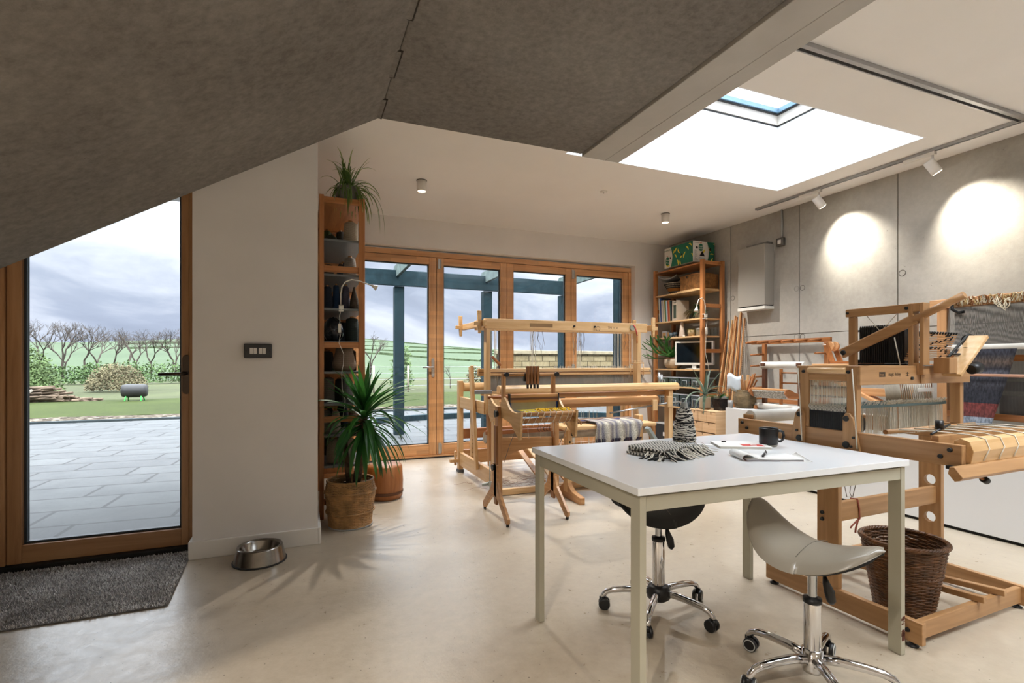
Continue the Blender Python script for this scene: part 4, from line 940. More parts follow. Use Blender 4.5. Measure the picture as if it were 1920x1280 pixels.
cone(662, 4.03, 6, .040, .030, .17, '#6b4a46', '#8d6a62', 'dusty rose cone partly hidden by yucca leaves')
cone(626, 3.99, 7, .056, .046, .18, '#75695a', '#998b78', 'large beige cone on the lowest yarn shelf', 'spool')
cone(654, 3.98, 7, .046, .040, .175, '#8f8778', '#b7ad9b', 'cream cone beside the large beige one, lowest yarn shelf', 'spool')
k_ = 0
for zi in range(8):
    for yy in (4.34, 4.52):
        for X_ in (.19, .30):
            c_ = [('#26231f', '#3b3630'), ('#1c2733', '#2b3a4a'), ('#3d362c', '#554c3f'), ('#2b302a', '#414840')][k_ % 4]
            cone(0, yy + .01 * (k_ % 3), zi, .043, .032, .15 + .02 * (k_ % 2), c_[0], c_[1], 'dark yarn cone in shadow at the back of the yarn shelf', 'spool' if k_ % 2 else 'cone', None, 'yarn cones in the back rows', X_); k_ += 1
M_bag = plain('bag_plastic', '#1c2026', .18, 0, .3, 25, .9, 28)
pb = thing('plastic_bag', 'crumpled shiny black plastic bag on a middle yarn shelf', 'bag', (.205, 4.0, YL_[3] + .0165))
R10 = random.Random(2); q = MB(); pr = []
for i in range(13):
    u = i / 12; row = []
    for j in range(25):
        a = 2 * PI * j / 24; r = .07 * (math.sin(PI * min(.97, u * .9 + .08)) ** .5) * (1 + .10 * math.sin(a * 5 + u * 9) + .05 * math.sin(a * 11 - u * 14))
        row.append((r * math.cos(a), r * math.sin(a), .178 * u * (1 + .03 * math.sin(a * 3))))
    pr.append(row)
q.grid(pr); q.build('bag', M_bag, pb)
sm_ = thing('wool_skein', 'dark green heap of skeins lying beneath the green cone, topmost shelf', 'skein', (.2, 4.02, YL_[0] + .0165))
q = MB()
for k in range(9): q.tube([(.045 * math.cos(a) * (1 - .04 * k) - .01, .05 * math.sin(a), .012 + .004 * k + .003 * math.sin(a * 3)) for a in [2 * PI * j / 20 for j in range(20)]], .0085, 6, True)
q.build('skein', windings('yarn_skein', '#23261c', '#3d4130', 80, 5), sm_)
yc_ = thing('yellow_cloth', 'mustard yellow cloth hanging down the room side of the yarn shelf', 'cloth', (.425, 4.03, 0))
MB().slab([[(.008 + .010 * math.sin(i * 1.7 + j * .3), .02 + .22 * i / 6, .22 + 1.46 * j / 16) for i in range(7)] for j in range(17)], (.004, 0, 0)).build('cloth', plain('mustard', '#c79a1e', .9, 0, .1, 20, .4, 80), yc_)
ob = thing('stacking_drum', 'orange-brown wooden drum on the floor behind the yucca', 'drum', (.62, 4.28, 0))
MB().lathe([(1e-4, 0), (.13, 0), (.145, .02), (.15, .14), (.142, .26), (.13, .275), (1e-4, .272)], (0, 0, 0), 32).build('drum_body', wood('teak', 'z', .4), ob)
MB().lathe([(.147, .04), (.150, .045), (.1515, .055), (.1505, .065)], (0, 0, 0), 32).build('hoop', plain('hoop_dark', '#5b3318', .5), ob)
# clip lamp on the shelf post
def clip_lamp(loc, pts, head_d, label, flex):
    r = thing('clip_lamp', label, 'lamp', loc); W_ = plain('lamp_cream', '#d6d2c8', .45)
    MB().tube(pts, .0042, 8).build('gooseneck', W_, r)
    d = Vector(head_d).normalized(); P0 = Vector(pts[-1])
    MB().tube([P0 - d * .006, P0 + d * .012, P0 + d * .028, P0 + d * .040], [.007, .010, .018, .0215], 16).build('lamp_shade', W_, r)
    q = MB(); q.box(-.012, .018, -.022, -.012, -.012, .022).box(-.012, .018, -.022, .014, .014, .022).box(-.012, .018, -.022, .014, -.026, -.018).cyl((.003, -.004, -.018), (.003, -.004, -.002), .004, 8)
    q.build('clamp', W_, r, .001)
    MB().tube(flex, .0022, 6).build('flex', W_, r)
    m_ = Vector(flex[3]); MB().box(m_.x - .010, m_.x + .010, m_.y - .009, m_.y + .007, m_.z - .032, m_.z + .032).build('switch', W_, r, .003)
    return r
clip_lamp((.247, 3.83, 1.50), [(0, -.012, .01), (0, -.014, .10), (.008, -.015, .15), (.03, -.015, .185), (.075, -.015, .205), (.13, -.015, .198), (.185, -.015, .178), (.215, -.015, .170)], (.9, 0, -.45),
          'white gooseneck clip lamp fixed to the yarn shelf', [(.0, -.014, -.02), (-.008, -.015, -.06), (-.006, -.015, -.10), (-.008, -.016, -.145), (-.004, -.016, -.20), (-.012, -.014, -.25), (.02, -.012, -.33), (.018, -.012, -.40), (.006, -.012, -.46), (.01, -.012, -.58), (.03, -.012, -.66), (.015, -.012, -.78)])
# spider plant on top
sp_ = thing('spider_plant', 'variegated spider plant in a grey pot on top of the yarn shelf', 'potted plant', (.30, 3.95, 2.2725))
MB().lathe([(1e-4, 0), (.073, 0), (.078, .01), (.079, .125), (.074, .128), (.072, .11), (1e-4, .108)], (0, 0, 0), 36).build('pot', plain('pot_grey', '#77756f', .6, 0, .04, 9), sp_)
R11 = random.Random(31); lf = [MB(), MB()]
for k in range(105):
    a = k * 2.4 + R11.uniform(-.3, .3); e_ = R11.choice((1.35, 1.15, .9, .7, .5, .35)) + R11.uniform(-.12, .12); L = R11.uniform(.20, .34)
    d = (math.cos(a) * math.cos(e_), math.sin(a) * math.cos(e_), math.sin(e_))
    if d[0] < -.2: L *= .66
    st_ = R11.getstate(); blade(lf[0], (R11.uniform(-.03, .03), R11.uniform(-.03, .03), .10), d, L, .013, R11.uniform(1.3, 3.2) if e_ < 1.2 else R11.uniform(.5, 1.6), .4, 10, None, R11.uniform(-.5, .5))
    R11.setstate(st_); blade(lf[1], (R11.uniform(-.03, .03), R11.uniform(-.03, .03), .1012), d, L * .985, .0045, R11.uniform(1.3, 3.2) if e_ < 1.2 else R11.uniform(.5, 1.6), .4, 10, None, R11.uniform(-.5, .5))
for a_, L_ in ((.1, .42), (.5, .40), (-.3, .46), (.25, .50)): blade(lf[0], (.04, 0, .10), (math.cos(a_) * .8, math.sin(a_) * .4 - .3, .6), L_, .013, 3.4, .4, 12)
lf[0].build('leaves', leafmat('spider_green', '#35521f', '#56742f'), sp_); lf[1].build('pale_stripe', leafmat('spider_pale', '#a9b878', '#c4cf96'), sp_)
sj = thing('small_pot', 'small pale pot half hidden left of the spider plant pot', 'pot', (.185, 4.10, 2.2725)); MB().lathe([(1e-4, 0), (.035, 0), (.04, .06), (.036, .06), (1e-4, .05)], (0, 0, 0), 20).build('pot', plain('pot_pale', '#9aa08c', .6), sj)

# ================================================================ BOOKSHELF in the far right corner
bs = thing('bookshelf', 'open pine shelving unit in the far right corner against the concrete wall', 'shelving unit', (4.35, 4.70, 0))
ZS = [2.285, 1.972, 1.622, 1.412, 1.008, .790, .535]
for y0 in (0, .868):
    for x0 in (0, .30): MB().box(x0, x0 + .044, y0, y0 + .042, 0, 2.33).build('post', wood('pine', 'z'), bs, .003)
    for z0 in (2.275, 1.765, 1.225, .69, .12): MB().box(.044, .30, y0 + .010, y0 + .032, z0, z0 + .044).build('crossbar', wood('pine', 'x'), bs, .002)
for z in ZS: MB().box(.003, .335, .044, .866, z, z + .018).build('shelf', wood('beechlight' if z < 2.2 else 'pine', 'y'), bs, .002)
def on(name, label, cat, x, y, zi, rz=0, group=None):
    return thing(name, label, cat, (4.35 + x, 4.70 + y, ZS[zi] + .0185), rz, group)
# banana box
bx = thing('banana_box', 'green and white cardboard banana box on top of the corner shelving unit', 'box', (4.365, 4.87, 2.3305))
GRN, YEL, BWH = plain('print_green', '#12684f', .6), plain('print_yellow', '#e0c93c', .6), plain('box_white', '#d9d4cb', .7)
MB().box(0, .335, 0, .53, 0, .255).build('carton', BWH, bx, .002)
def face(u, v, s, e): return (-.0006 - e, s - u, v) if False else None
q = MB()   # left face (x = 0): u runs along y ; right face (y = 0): u runs along x
arc = [(.115 + .0, 0.0)] ; 
def curve_edge(u0, sgn): return [(u0 + sgn * .026 * math.sin(PI * k / 10), .255 * k / 10) for k in range(11)]
le = [(0.005, .002), (0.005, .253)] + [(.405 - .03 * math.sin(PI * k / 10), .253 - .251 * k / 10) for k in range(11)]
q.prism(le, -.0012, -.0002, 'x')
re_ = [(.333, .002), (.333, .253)] + [(.215 + .028 * math.sin(PI * k / 10), .253 - .251 * k / 10) for k in range(11)]
q.prism(re_, -.0012, -.0002, 'y'); q.build('green_print', GRN, bx)
def banana_outline(cx, cz, s, rot, n=9):
    o_ = [];
    for k in range(n): a = -1.15 + 2.3 * k / (n - 1); o_.append((math.cos(a) * s, math.sin(a) * s))
    for k in range(n): a = 1.15 - 2.3 * k / (n - 1); r = s * (1 - .56 * math.cos(a * 1.36) * .9); o_.append((math.cos(a) * r, math.sin(a) * r))
    c_, s_ = math.cos(rot), math.sin(rot); return [(cx + x * c_ - z * s_, cz + x * s_ + z * c_) for x, z in o_]
q = MB()
for (u, v, s, r) in ((.365, .195, .030, 3.6), (.29, .185, .042, .6), (.235, .19, .040, -.5), (.115, .17, .036, 2.4), (.06, .20, .036, 2.2), (.33, .115, .034, 2.5), (.225, .12, .034, 3.9), (.13, .10, .045, .5), (.30, .03, .048, 2.9), (.20, .035, .040, -.3), (.10, .02, .040, 4.9), (.03, .07, .038, 2.6)):
    o_ = [(max(.008, min(.375, a)), max(.004, min(.25, b_))) for a, b_ in banana_outline(u, v, s, r)]
    q.prism(o_, -.0018, -.0013, 'x')
for (u, v, s, r) in ((.275, .17, .032, 3.6), (.29, .09, .030, 1.6), (.312, .03, .034, 2.9), (.318, .22, .018, 1.0)):
    o_ = [(max(.225, min(.330, a)), max(.004, min(.25, b_))) for a, b_ in banana_outline(u, v, s, r)]; q.prism(o_, -.0018, -.0013, 'y')
q.build('banana_print', YEL, bx)
def disc(mb, u, v, ru, rv, a0, a1, ax, n=22): return mb.prism([(u + ru * math.cos(2 * PI * k / n), v + rv * math.sin(2 * PI * k / n)) for k in range(n)], a0, a1, ax)
q = MB(); disc(q, .468, .085, .036, .058, -.0012, -.0004, 'x'); disc(q, .118, .18, .036, .046, -.0012, -.0004, 'y'); q.build('logo_oval', GRN, bx)
q = MB(); q.box(-.0014, -.0004, .452, .484, .150, .158); q.box(.100, .134, -.0014, -.0004, .232, .240); q.build('orange_bar', plain('print_orange', '#c9572e', .6), bx)
q = MB(); q.prism(banana_outline(.455, .065, .05, 5.0), -.0011, -.0003, 'x'); q.prism(banana_outline(.13, .16, .055, 5.4), -.0011, -.0003, 'y'); q.build('yellow_arc', YEL, bx)
q = MB(); disc(q, .412, .118, .011, .016, -.0022, -.0014, 'x'); disc(q, .20, .125, .010, .015, -.0022, -.0014, 'x'); disc(q, .055, .175, .015, .015, -.0022, -.0014, 'y'); disc(q, .262, .165, .014, .02, -.0022, -.0014, 'y')
q.prism([(.095, .075), (.18, .075), (.14, .14)], -.0022, -.0014, 'y'); q.build('hand_hole', M_rubber, bx)
text_mesh('box_lettering', 'BANANAS', .030, GRN, bx, (-.0016, .412, .232), (PI / 2, PI, -PI / 2), .0003, 'LEFT', None, .95).rotation_euler = (PI / 2, PI, -PI / 2)
text_mesh('box_lettering', 'fresh', .030, BWH, bx, (-.0018, .495, .095), (PI / 2, .25, -PI / 2), .0003)
text_mesh('box_lettering', 'farms', .028, BWH, bx, (-.0018, .498, .065), (PI / 2, .25, -PI / 2), .0003)
text_mesh('box_lettering', 'fresh', .032, BWH, bx, (.085, -.0018, .182), (PI / 2, 0, 0), .0003)
text_mesh('box_lettering', 'farms', .030, BWH, bx, (.085, -.0018, .158), (PI / 2, 0, 0), .0003)
text_mesh('box_lettering', 'BANANAS', .020, GRN, bx, (.092, -.0016, .048), (PI / 2, 0, 0), .0003)
q = MB(); R12 = random.Random(6)
for k in range(15): v_ = .02 + k * .0088; q.box(.018, .018 + R12.uniform(.02, .06), -.001, -.0003, v_, v_ + .0028)
q.box(.018, .09, -.001, -.0003, .232, .237); q.build('small_print', plain('print_grey', '#6d6a66', .7), bx)
# top shelf baskets
lb = on('lidded_basket', 'rectangular brown wicker basket with domed lid on the upper shelf', 'basket', .02, .07, 1); 
def wick_box(w, d, h, rows, c, seed):
    q = MB(); N = 34; rnd = random.Random(seed)
    for i in range(rows):
        z = h * (i + .5) / rows; fl = 1 + .0 * i; P_ = []
        per = []
        for k in range(N): per.append((w * k / N, 0))
        for k in range(N): per.append((w, d * k / N))
        for k in range(N): per.append((w - w * k / N, d))
        for k in range(N): per.append((0, d - d * k / N))
        for k, (x, y) in enumerate(per):
            o = (.0018 if (k // 2 + i) % 2 else -.0018); nx_, ny = (x / w - .5) * 2, (y / d - .5) * 2
            P_.append((x + (o if abs(nx_) > abs(ny) else 0) * (1 if nx_ > 0 else -1), y + (o if abs(ny) >= abs(nx_) else 0) * (1 if ny > 0 else -1), z))
        q.tube(P_, h / rows * .52, 4, True)
    return q
MB().box(-.01, .30, -.01, .38, 0, .010).build('tray_board', wood('beechlight', 'y'), lb, .001)
q = wick_box(.285, .33, .165, 20, None, 1); o = q.build('basket_body', plain('wicker_tan', '#8e6236', .55, 0, .25, 20), lb); o.location = (0, 0, .011)
MB().box(.004, .281, .004, .326, .012, .16).build('lining', plain('wicker_dark', '#3e2816', .8), lb)
q = MB(); q.slab([[(-.004 + .293 * i / 8, -.004 + .338 * j / 8, .178 + .035 * math.sin(PI * i / 8) ** .5 * math.sin(PI * j / 8) ** .5) for i in range(9)] for j in range(9)], (0, 0, .006)); q.build('lid', MATS['wicker_tan'], lb)
MB().box(-.006, -.002, .20, .222, .150, .185).build('latch', M_rubber, lb, .001)
sb_ = on('woven_bowl', 'flared woven bowl basket with black zigzags and an orange band on the upper shelf', 'basket', .17, .665, 1)
q = MB(); f_ = ipol([(0, .055, .006), (.4, .09, .05), (1, .150, .150)])
for i in range(30):
    q.cur = (1 if 11 <= i <= 17 or i < 5 else (0 if (i // 2) % 2 else 2)); R, z = f_((i + .5) / 30); q.tube([(R * math.cos(a), R * math.sin(a), z) for a in [2 * PI * k / 44 for k in range(44)]], .0034, 5, True)
for k in range(46):
    for (u0, u1) in ((.02, .30), (.64, .98)):
        q.cur = 0; (Ra, za), (Rb, zb) = f_(u0), f_(u1); a = 2 * PI * k / 46; q.tube([((Ra + .004) * math.cos(a), (Ra + .004) * math.sin(a), za), ((Rb + .004) * math.cos(a + .10), (Rb + .004) * math.sin(a + .10), zb)], .0028, 4)
q.build('weave', [plain('straw_black', '#2a2522', .7), plain('straw_orange', '#b3732c', .7), plain('straw_pale', '#b3a791', .8)], sb_)
MB().lathe([(1e-4, .004), (.05, .004), (.085, .05), (.142, .146)], (0, 0, 0), 30).build('bowl_inside', plain('straw_dark', '#4a4038', .9), sb_)
wt = on('grain_scoop', 'shallow grey metal scoop balanced on the woven bowl, sticking out left', 'scoop', .13, .72, 1, .5); wt.location.z += .162
MB().slab([[(-.12 + .26 * i / 10, -.13 + .26 * j / 10, .05 * ((i / 5 - 1) ** 2 + (j / 5 - 1) ** 2) * .9) for i in range(11)] for j in range(11)], (0, 0, .003)).build('scoop', plain('dull_tin', '#8b8b89', .4, .5), wt)
# books
BK = [('#c9c6bd', .315, .016, 'white book, first at the far end of the row'), ('#2b4575', .320, .024, 'thick blue book second from the far end'), ('#b9a8a0', .285, .010, 'thin pinkish booklet right of the thick blue book'),
      ('#c7b9a2', .285, .011, 'thin cream booklet with speckled spine'), ('#8c8478', .283, .009, 'thin grey-brown booklet in the row of books'), ('#d8d4c8', .285, .013, 'white magazine beside an olive one'),
      ('#8f7a2c', .285, .017, 'olive-gold book in the middle of the row'), ('#3f6b4a', .270, .010, 'thin green book right of the olive-gold one'), ('#9cb6bd', .275, .013, 'pale turquoise book'), ('#e0dccf', .270, .008, 'very thin white booklet beside the red books'),
      ('#8c2f26', .272, .015, 'dark red book'), ('#b5622c', .274, .024, 'thick orange-brown book'), ('#2f5a52', .268, .012, 'dark teal book right of the orange one'), ('#1d2226', .262, .016, 'black book last before the white magazine file')]
y = .815
for c_, h, w_, L in BK:
    r = on('book', L + ', on the bookshelf', 'book', .03, y, 2, 0, 'books on the corner shelf'); r.rotation_euler = (-.06, 0, 0)
    MB().box(.001, .17, -w_ + .002, -.002, .002, h - .004).build('pages', plain('page_edge', ''), r); q = MB()
    q.box(0, .172, -w_, -w_ + .0016, 0, h).box(0, .172, -.0016, 0, 0, h).box(-.001, .001, -w_, 0, 0, h); q.build('cover', plain('cover_' + c_[1:], c_, .55), r)
    y -= w_ + .0035
mf = on('magazine_file', 'pale wooden open magazine file at the end of the book row', 'magazine file', .03, .49, 2)
MB().box(0, .2, .072, .078, 0, .26).build('side', plain('file_wood', '#b7aa98', .7), mf); MB().box(0, .2, -.004, .002, 0, .26).build('side', plain('file_wood', ''), mf)
MB().box(0, .006, .002, .072, 0, .03).box(0, .006, .002, .072, .20, .225).build('front_strip', plain('file_wood', ''), mf); MB().box(.01, .19, .01, .062, .0, .235).build('magazines', plain('mags_dark', '#39473a', .8), mf)
# plants
def bucket_plant(r, rb, rt, h, pmat, n, L, w, lm, e0=.2, e1=1.3, dr=.8, seed=1, soil=True):
    MB().lathe([(1e-4, 0), (rb, 0), (rt, h), (rt + .003, h + .003), (rt - .003, h), (rb * .9, h * .8), (1e-4, h * .8)], (0, 0, 0), 26).build('pot', pmat, r)
    rnd = random.Random(seed); q = MB()
    for k in range(n):
        a = k * 2.4 + rnd.uniform(-.3, .3); e = rnd.uniform(e0, e1); d = (math.cos(a) * math.cos(e), math.sin(a) * math.cos(e), math.sin(e))
        blade(q, (rnd.uniform(-.3, .3) * rt, rnd.uniform(-.3, .3) * rt, h * .85), d, L * rnd.uniform(.6, 1.1), w, dr * rnd.uniform(.4, 1.4), .3, 7)
    q.build('leaves', lm, r)
M_galv = plain('galvanised', '#9fa6a8', .4, .6, .08, 12)
jp = on('jade_plant', 'succulent plant with dark reddish leaves in a galvanised bucket behind the shelf post', 'potted plant', .12, .20, 2)
bucket_plant(jp, .036, .046, .11, M_galv, 60, .13, .028, leafmat('jade', '#1f3020', '#44583a'), -.2, 1.35, .8, 3)
q = MB(); R13 = random.Random(9)
for k in range(16):
    a = R13.uniform(1.2, 3.6); blade(q, (0, .04, .10), (math.cos(a) * .6, math.sin(a) + .9, R13.uniform(.1, 1.1)), .19, .022, 1.0, .3, 7)
q.build('leaves', leafmat('bronze_leaf', '#5c5138', '#7e7354'), jp)
tn = on('tin_box', 'small square tin box with kraft label, far end of shelf above the screen', 'tin', .05, .70, 3); MB().box(0, .085, 0, .095, 0, .088).build('tin', plain('tin_steel', '#a7aaab', .3, .7), tn, .003)
MB().box(-.001, 0, .018, .08, .012, .07).build('paper_label', plain('kraft', '#a27a4c', .8), tn)
MB().box(.012, .075, -.001, 0, .012, .07).build('paper_label', plain('kraft', ''), tn)
for k, (x, y, r_, h, c_, L) in enumerate([(.07, .635, .028, .062, '#4f5c63', 'small slate pot beside the tin box'), (.07, .565, .031, .066, '#2b3a42', 'dark blue pot, right of the small slate one'), (.12, .60, .024, .05, '#3a3532', 'brown pot behind the slate and blue pots')]):
    r = on('small_pot', L, 'pot', x, y, 3, 0, 'little pots above the screen'); MB().lathe([(1e-4, 0), (r_ * .8, 0), (r_, h), (r_ * .9, h), (r_ * .72, .01), (1e-4, .01)], (0, 0, 0), 22).build('pot', plain('pot_' + c_[1:], c_, .5), r)
for k, (x, y, s) in enumerate([(.03, .64, .011), (.04, .50, .013), (.035, .55, .009)]):
    r = on('pebble', 'little stone lying at the front edge of the pot shelf', 'stone', x, y, 3, 0, 'pebbles on the pot shelf'); MB().ball((0, 0, s * .7), s * 1.3, 10, .55).build('stone', plain('stone_brown', '#6b5a4a', .8), r)
cv = on('cone_vase', 'tall tapering pale ceramic vase on the shelf above the screen', 'vase', .06, .42, 3); MB().lathe([(1e-4, 0), (.038, 0), (.039, .012), (.027, .11), (.020, .182), (.017, .186), (.015, .18)], (0, 0, 0), 30).build('vase', plain('stoneware', '#b8a99c', .5, 0, .04, 20), cv)
cb = on('sugar_cube_box', 'tiny white cube between the tall vase and the moss pot', 'cube', .03, .35, 3); MB().box(0, .02, 0, .02, 0, .02).build('cube', M_white, cb, .002)
mp_ = on('moss_pot', 'mossy plant in a round glazed beige pot above the screen', 'potted plant', .07, .26, 3)
MB().lathe([(1e-4, 0), (.03, 0), (.044, .03), (.046, .055), (.038, .078), (.034, .078), (1e-4, .07)], (0, 0, 0), 28).build('pot', plain('glazed_beige', '#a08a68', .3, 0, .12, 12), mp_)
q = MB(); R14 = random.Random(4)
for k in range(90): a = R14.uniform(0, 6.3); e = R14.uniform(.1, 1.4); blade(q, (R14.uniform(-.025, .025), R14.uniform(-.025, .025), .07), (math.cos(a) * math.cos(e), math.sin(a) * math.cos(e), math.sin(e)), R14.uniform(.03, .085), .006, 1.5, .2, 4)
q.build('moss', leafmat('moss_mix', '#5b5b2c', '#7f7640'), mp_)
gp = on('galvanised_pot', 'small empty grey metal pot beside the shelf post above the screen', 'pot', .08, .14, 3); MB().lathe([(1e-4, 0), (.032, 0), (.043, .088), (.045, .09), (.04, .088), (.03, .01), (1e-4, .01)], (0, 0, 0), 26).build('pot', M_galv, gp)
for k in range(4):
    r = on('glass_jar', 'glass jar with coloured threads seen through the end frame of the corner shelf', 'jar', .10 + .058 * k, .075, 3, 0, 'jars at the near end of the shelf')
    MB().lathe([(.024, 0), (.026, .01), (.026, .075), (.02, .085), (.02, .09)], (0, 0, 0), 20).build('glass', glass_mat('jar_glass', (.9, .94, .94, 1)), r)
    q = MB()
    for j in range(5): q.cyl((-.01 + j * .005, 0, .004), (-.014 + j * .007, .003, .105), .0015, 4)
    q.build('bobbin_sticks', plain('thread_mix', '#8f8f8a', .8), r)
# big pot with staghorn fern, screen
bp = on('staghorn_fern', 'staghorn fern with spreading antler leaves in a big pale ceramic pot beside the screen', 'potted plant', .16, .70, 4)
MB().lathe([(1e-4, 0), (.07, 0), (.105, .03), (.122, .08), (.118, .13), (.112, .135), (.10, .125), (1e-4, .11)], (0, 0, 0), 36).build('pot', plain('pale_stoneware', '#cbb8a0', .5, 0, .03, 8), bp)
MB().lathe([(.108, .132), (.12, .132), (.12, .148), (.108, .148)], (0, 0, 0), 36).build('rim', plain('terracotta', '#7c4a30', .7), bp)
q = MB(); M_stag = leafmat('stag_leaf', '#1e4a24', '#3f7a36')
def lobe(q, p, d, L, w, depth, rnd, fl):
    P = Vector(p); d = Vector(d).normalized(); n = 6; c = [P.copy()]; dd = d.copy()
    for i in range(n): dd = (dd + Vector((0, 0, fl / n))).normalized(); P = P + dd * L / n; c.append(P.copy())
    S = dd.cross(Vector((.2, .1, 1))).normalized(); up = S.cross(dd)
    q.strip([x - S * w * (.4 + .6 * math.sin(PI * (.15 + .7 * i / n))) * .5 + up * .003 for i, x in enumerate(c)], [x + S * w * (.4 + .6 * math.sin(PI * (.15 + .7 * i / n))) * .5 for i, x in enumerate(c)])
    if depth:
        for s_ in (-1, 1): nd = dd + S * s_ * rnd.uniform(.35, .7) + Vector((0, 0, rnd.uniform(-.3, .3))); lobe(q, c[-1] - dd * .01, nd, L * rnd.uniform(.55, .8), w * .68, depth - 1, rnd, fl)
R15 = random.Random(17)
for a, e, L in ((2.6, .35, .17), (3.1, .1, .20), (3.5, .55, .18), (2.9, -.2, .18), (3.7, .05, .16), (2.3, .7, .15), (3.3, .85, .14), (4.1, .4, .12)):
    lobe(q, (-.02, 0, .15), (math.cos(a) * math.cos(e), math.sin(a) * math.cos(e), math.sin(e)), L * 1.2, .05, 2, R15, .2)
q.build('antler_leaves', M_stag, bp)
q = MB(); rr = []
for i in range(10):
    row = []
    for j in range(13): u, v_ = -1 + 2 * i / 9, -1 + 2 * j / 12; row.append((.02 + .03 * (1 - u * u), v_ * .075 * (1 - .25 * u), .14 + .075 * (u + 1) - .02 * v_ * v_ + .004 * math.sin(j * 2.1) * (i > 7)))
    rr.append(row)
q.slab(rr, (.003, 0, 0)); q.build('shield_leaf', leafmat('shield_green', '#2f6a2c', '#4c8a3c'), bp)
q = MB(); rr = []
for i in range(8):
    row = []
    for j in range(17): u, v_ = i / 7, -1 + 2 * j / 16; row.append((.06 + .02 * u, v_ * (.07 + .03 * u) - .02, .14 + .12 * u * (1 - .35 * v_ * v_) + .010 * math.cos(j * PI) * (i > 6)))
    rr.append(row)
q.slab(rr, (.003, 0, 0)); q.build('dry_shield', leafmat('shield_brown', '#8a5430', '#a5693e'), bp)
mo = on('monitor', 'small white flat screen with dark glossy display on the corner shelf', 'monitor', .13, .28, 4, 0)
mo.rotation_euler = (0, 0, .50)
MB().lathe([(1e-4, 0), (.11, 0), (.115, .004), (.08, .010), (1e-4, .011)], (0, 0, 0), 30, 'z', .75, 1.0).build('stand_foot', plain('monitor_white', '#d5d4d0', .35), mo)
MB().box(-.01, .014, -.025, .025, .008, .06).build('stand_neck', MATS['monitor_white'], mo, .003)
q = MB(); q.box(-.02, .018, -.235, .235, .050, .080).box(-.02, .018, -.235, .235, .325, .345).box(-.02, .018, -.235, -.215, .08, .325).box(-.02, .018, .215, .235, .08, .325).box(0, .045, -.235, .235, .055, .34); q.build('casing', MATS['monitor_white'], mo, .003)
MB().box(-.0185, -.012, -.216, .216, .079, .326).build('display', plain('display_glass', '#10181f', .08, 0, .1, 3), mo)
# clear boxes
M_clear = glass_mat('clear_plastic', (.86, .9, .93, 1), .15, 1.3)
def clear_box(x, y, zi, w, d, h, label, mix, grp):
    r = on('storage_box', label, 'box', x, y, zi, 0, grp)
    q = MB(); t_ = .002
    q.box(0, w, 0, t_, 0, h).box(0, w, d - t_, d, 0, h).box(0, t_, t_, d - t_, 0, h).box(w - t_, w, t_, d - t_, 0, h).box(0, w, 0, d, 0, t_); q.build('box_wall', M_clear, r)
    MB().box(-.006, w + .006, -.006, d + .006, h, h + .010).build('lid', plain('frosted_lid', '#aeb6bd', .4), r, .003)
    q = MB(); rnd = random.Random(int(y * 100)); 
    for k in range(16): q.cur = k % 3; a = rnd.uniform(.02, w - .03), rnd.uniform(.02, d - .03); z_ = .006 + rnd.random() * h * .45; q.ball((a[0], a[1], z_ + .015), rnd.uniform(.014, .024), 8, .7)
    o = q.build('contents', [plain('bits_' + c[1:], c, .8) for c in mix], r); o['kind'] = 'stuff'
    q = MB(); q.tube([(-.004, d * .28, h * .15), (-.005, d * .28, h * .72), (-.005, d * .72, h * .72), (-.004, d * .72, h * .15)], .004, 6); q.build('handle', plain('frosted_lid', ''), r)
    return r
mixes = [('#8a8d91', '#c9c4bb', '#4d4a48'), ('#dad6cf', '#6f7f8c', '#2e2f33'), ('#b0483c', '#d0cbc2', '#4a5560'), ('#2f3440', '#a8a49c', '#c5bfae')]
for k, (y, w_) in enumerate([(.64, .20), (.43, .19), (.235, .18), (.07, .15)]):
    clear_box(.02, y, 5, .26, w_, .105, ['clear plastic box at the far end, upper row of clear boxes', 'clear plastic box second from the far end, upper row', 'clear plastic box with white contents, upper row', 'clear plastic box nearest the shelf end, upper row'][k], mixes[k], 'upper row of clear boxes')
    clear_box(.02, y, 6, .26, w_, .15, ['tall clear box at the far end, lower row of clear boxes', 'tall clear box second from the far end, lower row', 'tall clear box with red contents, lower row', 'tall clear box nearest the shelf end, lower row'][k], mixes[(k + 2) % 4], 'lower row of clear boxes')
for k, (x, y, c_, L) in enumerate([(.0, .52, '#23262b', 'black storage box with white card on the floor under the corner shelf'), (.02, .10, '#2a2d30', 'black storage box nearer the drawers, under the corner shelf')]):
    r = thing('storage_box', L, 'box', (4.35 + x, 4.70 + y, 0)); MB().box(0, .32, 0, .34, 0, .30).build('box_body', plain('box_black', '#202327', .5), r, .004); MB().box(-.004, .324, -.004, .344, .30, .318).build('lid', plain('lid_grey', '#b7b9ba', .5), r, .004)
    MB().box(-.002, 0, .10, .19, .15, .20).build('card_label', M_paper, r)
orr = thing('orange_box', 'small orange box on the floor shelf behind the plywood drawers', 'box', (4.37, 4.80, .3185)); MB().box(0, .12, 0, .16, 0, .06).build('box_body', plain('orange_card', '#c8602a', .6), orr, .003)
clip_lamp((4.365, 4.685, 1.655), [(0, -.01, .01), (0, -.012, .09), (-.012, -.014, .14), (-.045, -.018, .165), (-.085, -.02, .150), (-.105, -.022, .11), (-.112, -.024, .075)], (-.25, 0, -1),
          'cream gooseneck clip lamp fixed to the near end of the corner shelf', [(.015, -.012, -.02), (.02, -.012, -.06), (.014, -.012, -.10), (.012, -.012, -.14), (.008, -.012, -.22), (-.0, -.012, -.34), (.035, -.012, -.46), (.05, -.012, -.56), (.02, -.012, -.70), (.05, -.012, -.82)]).scale = (1.25, 1.25, 1.25)

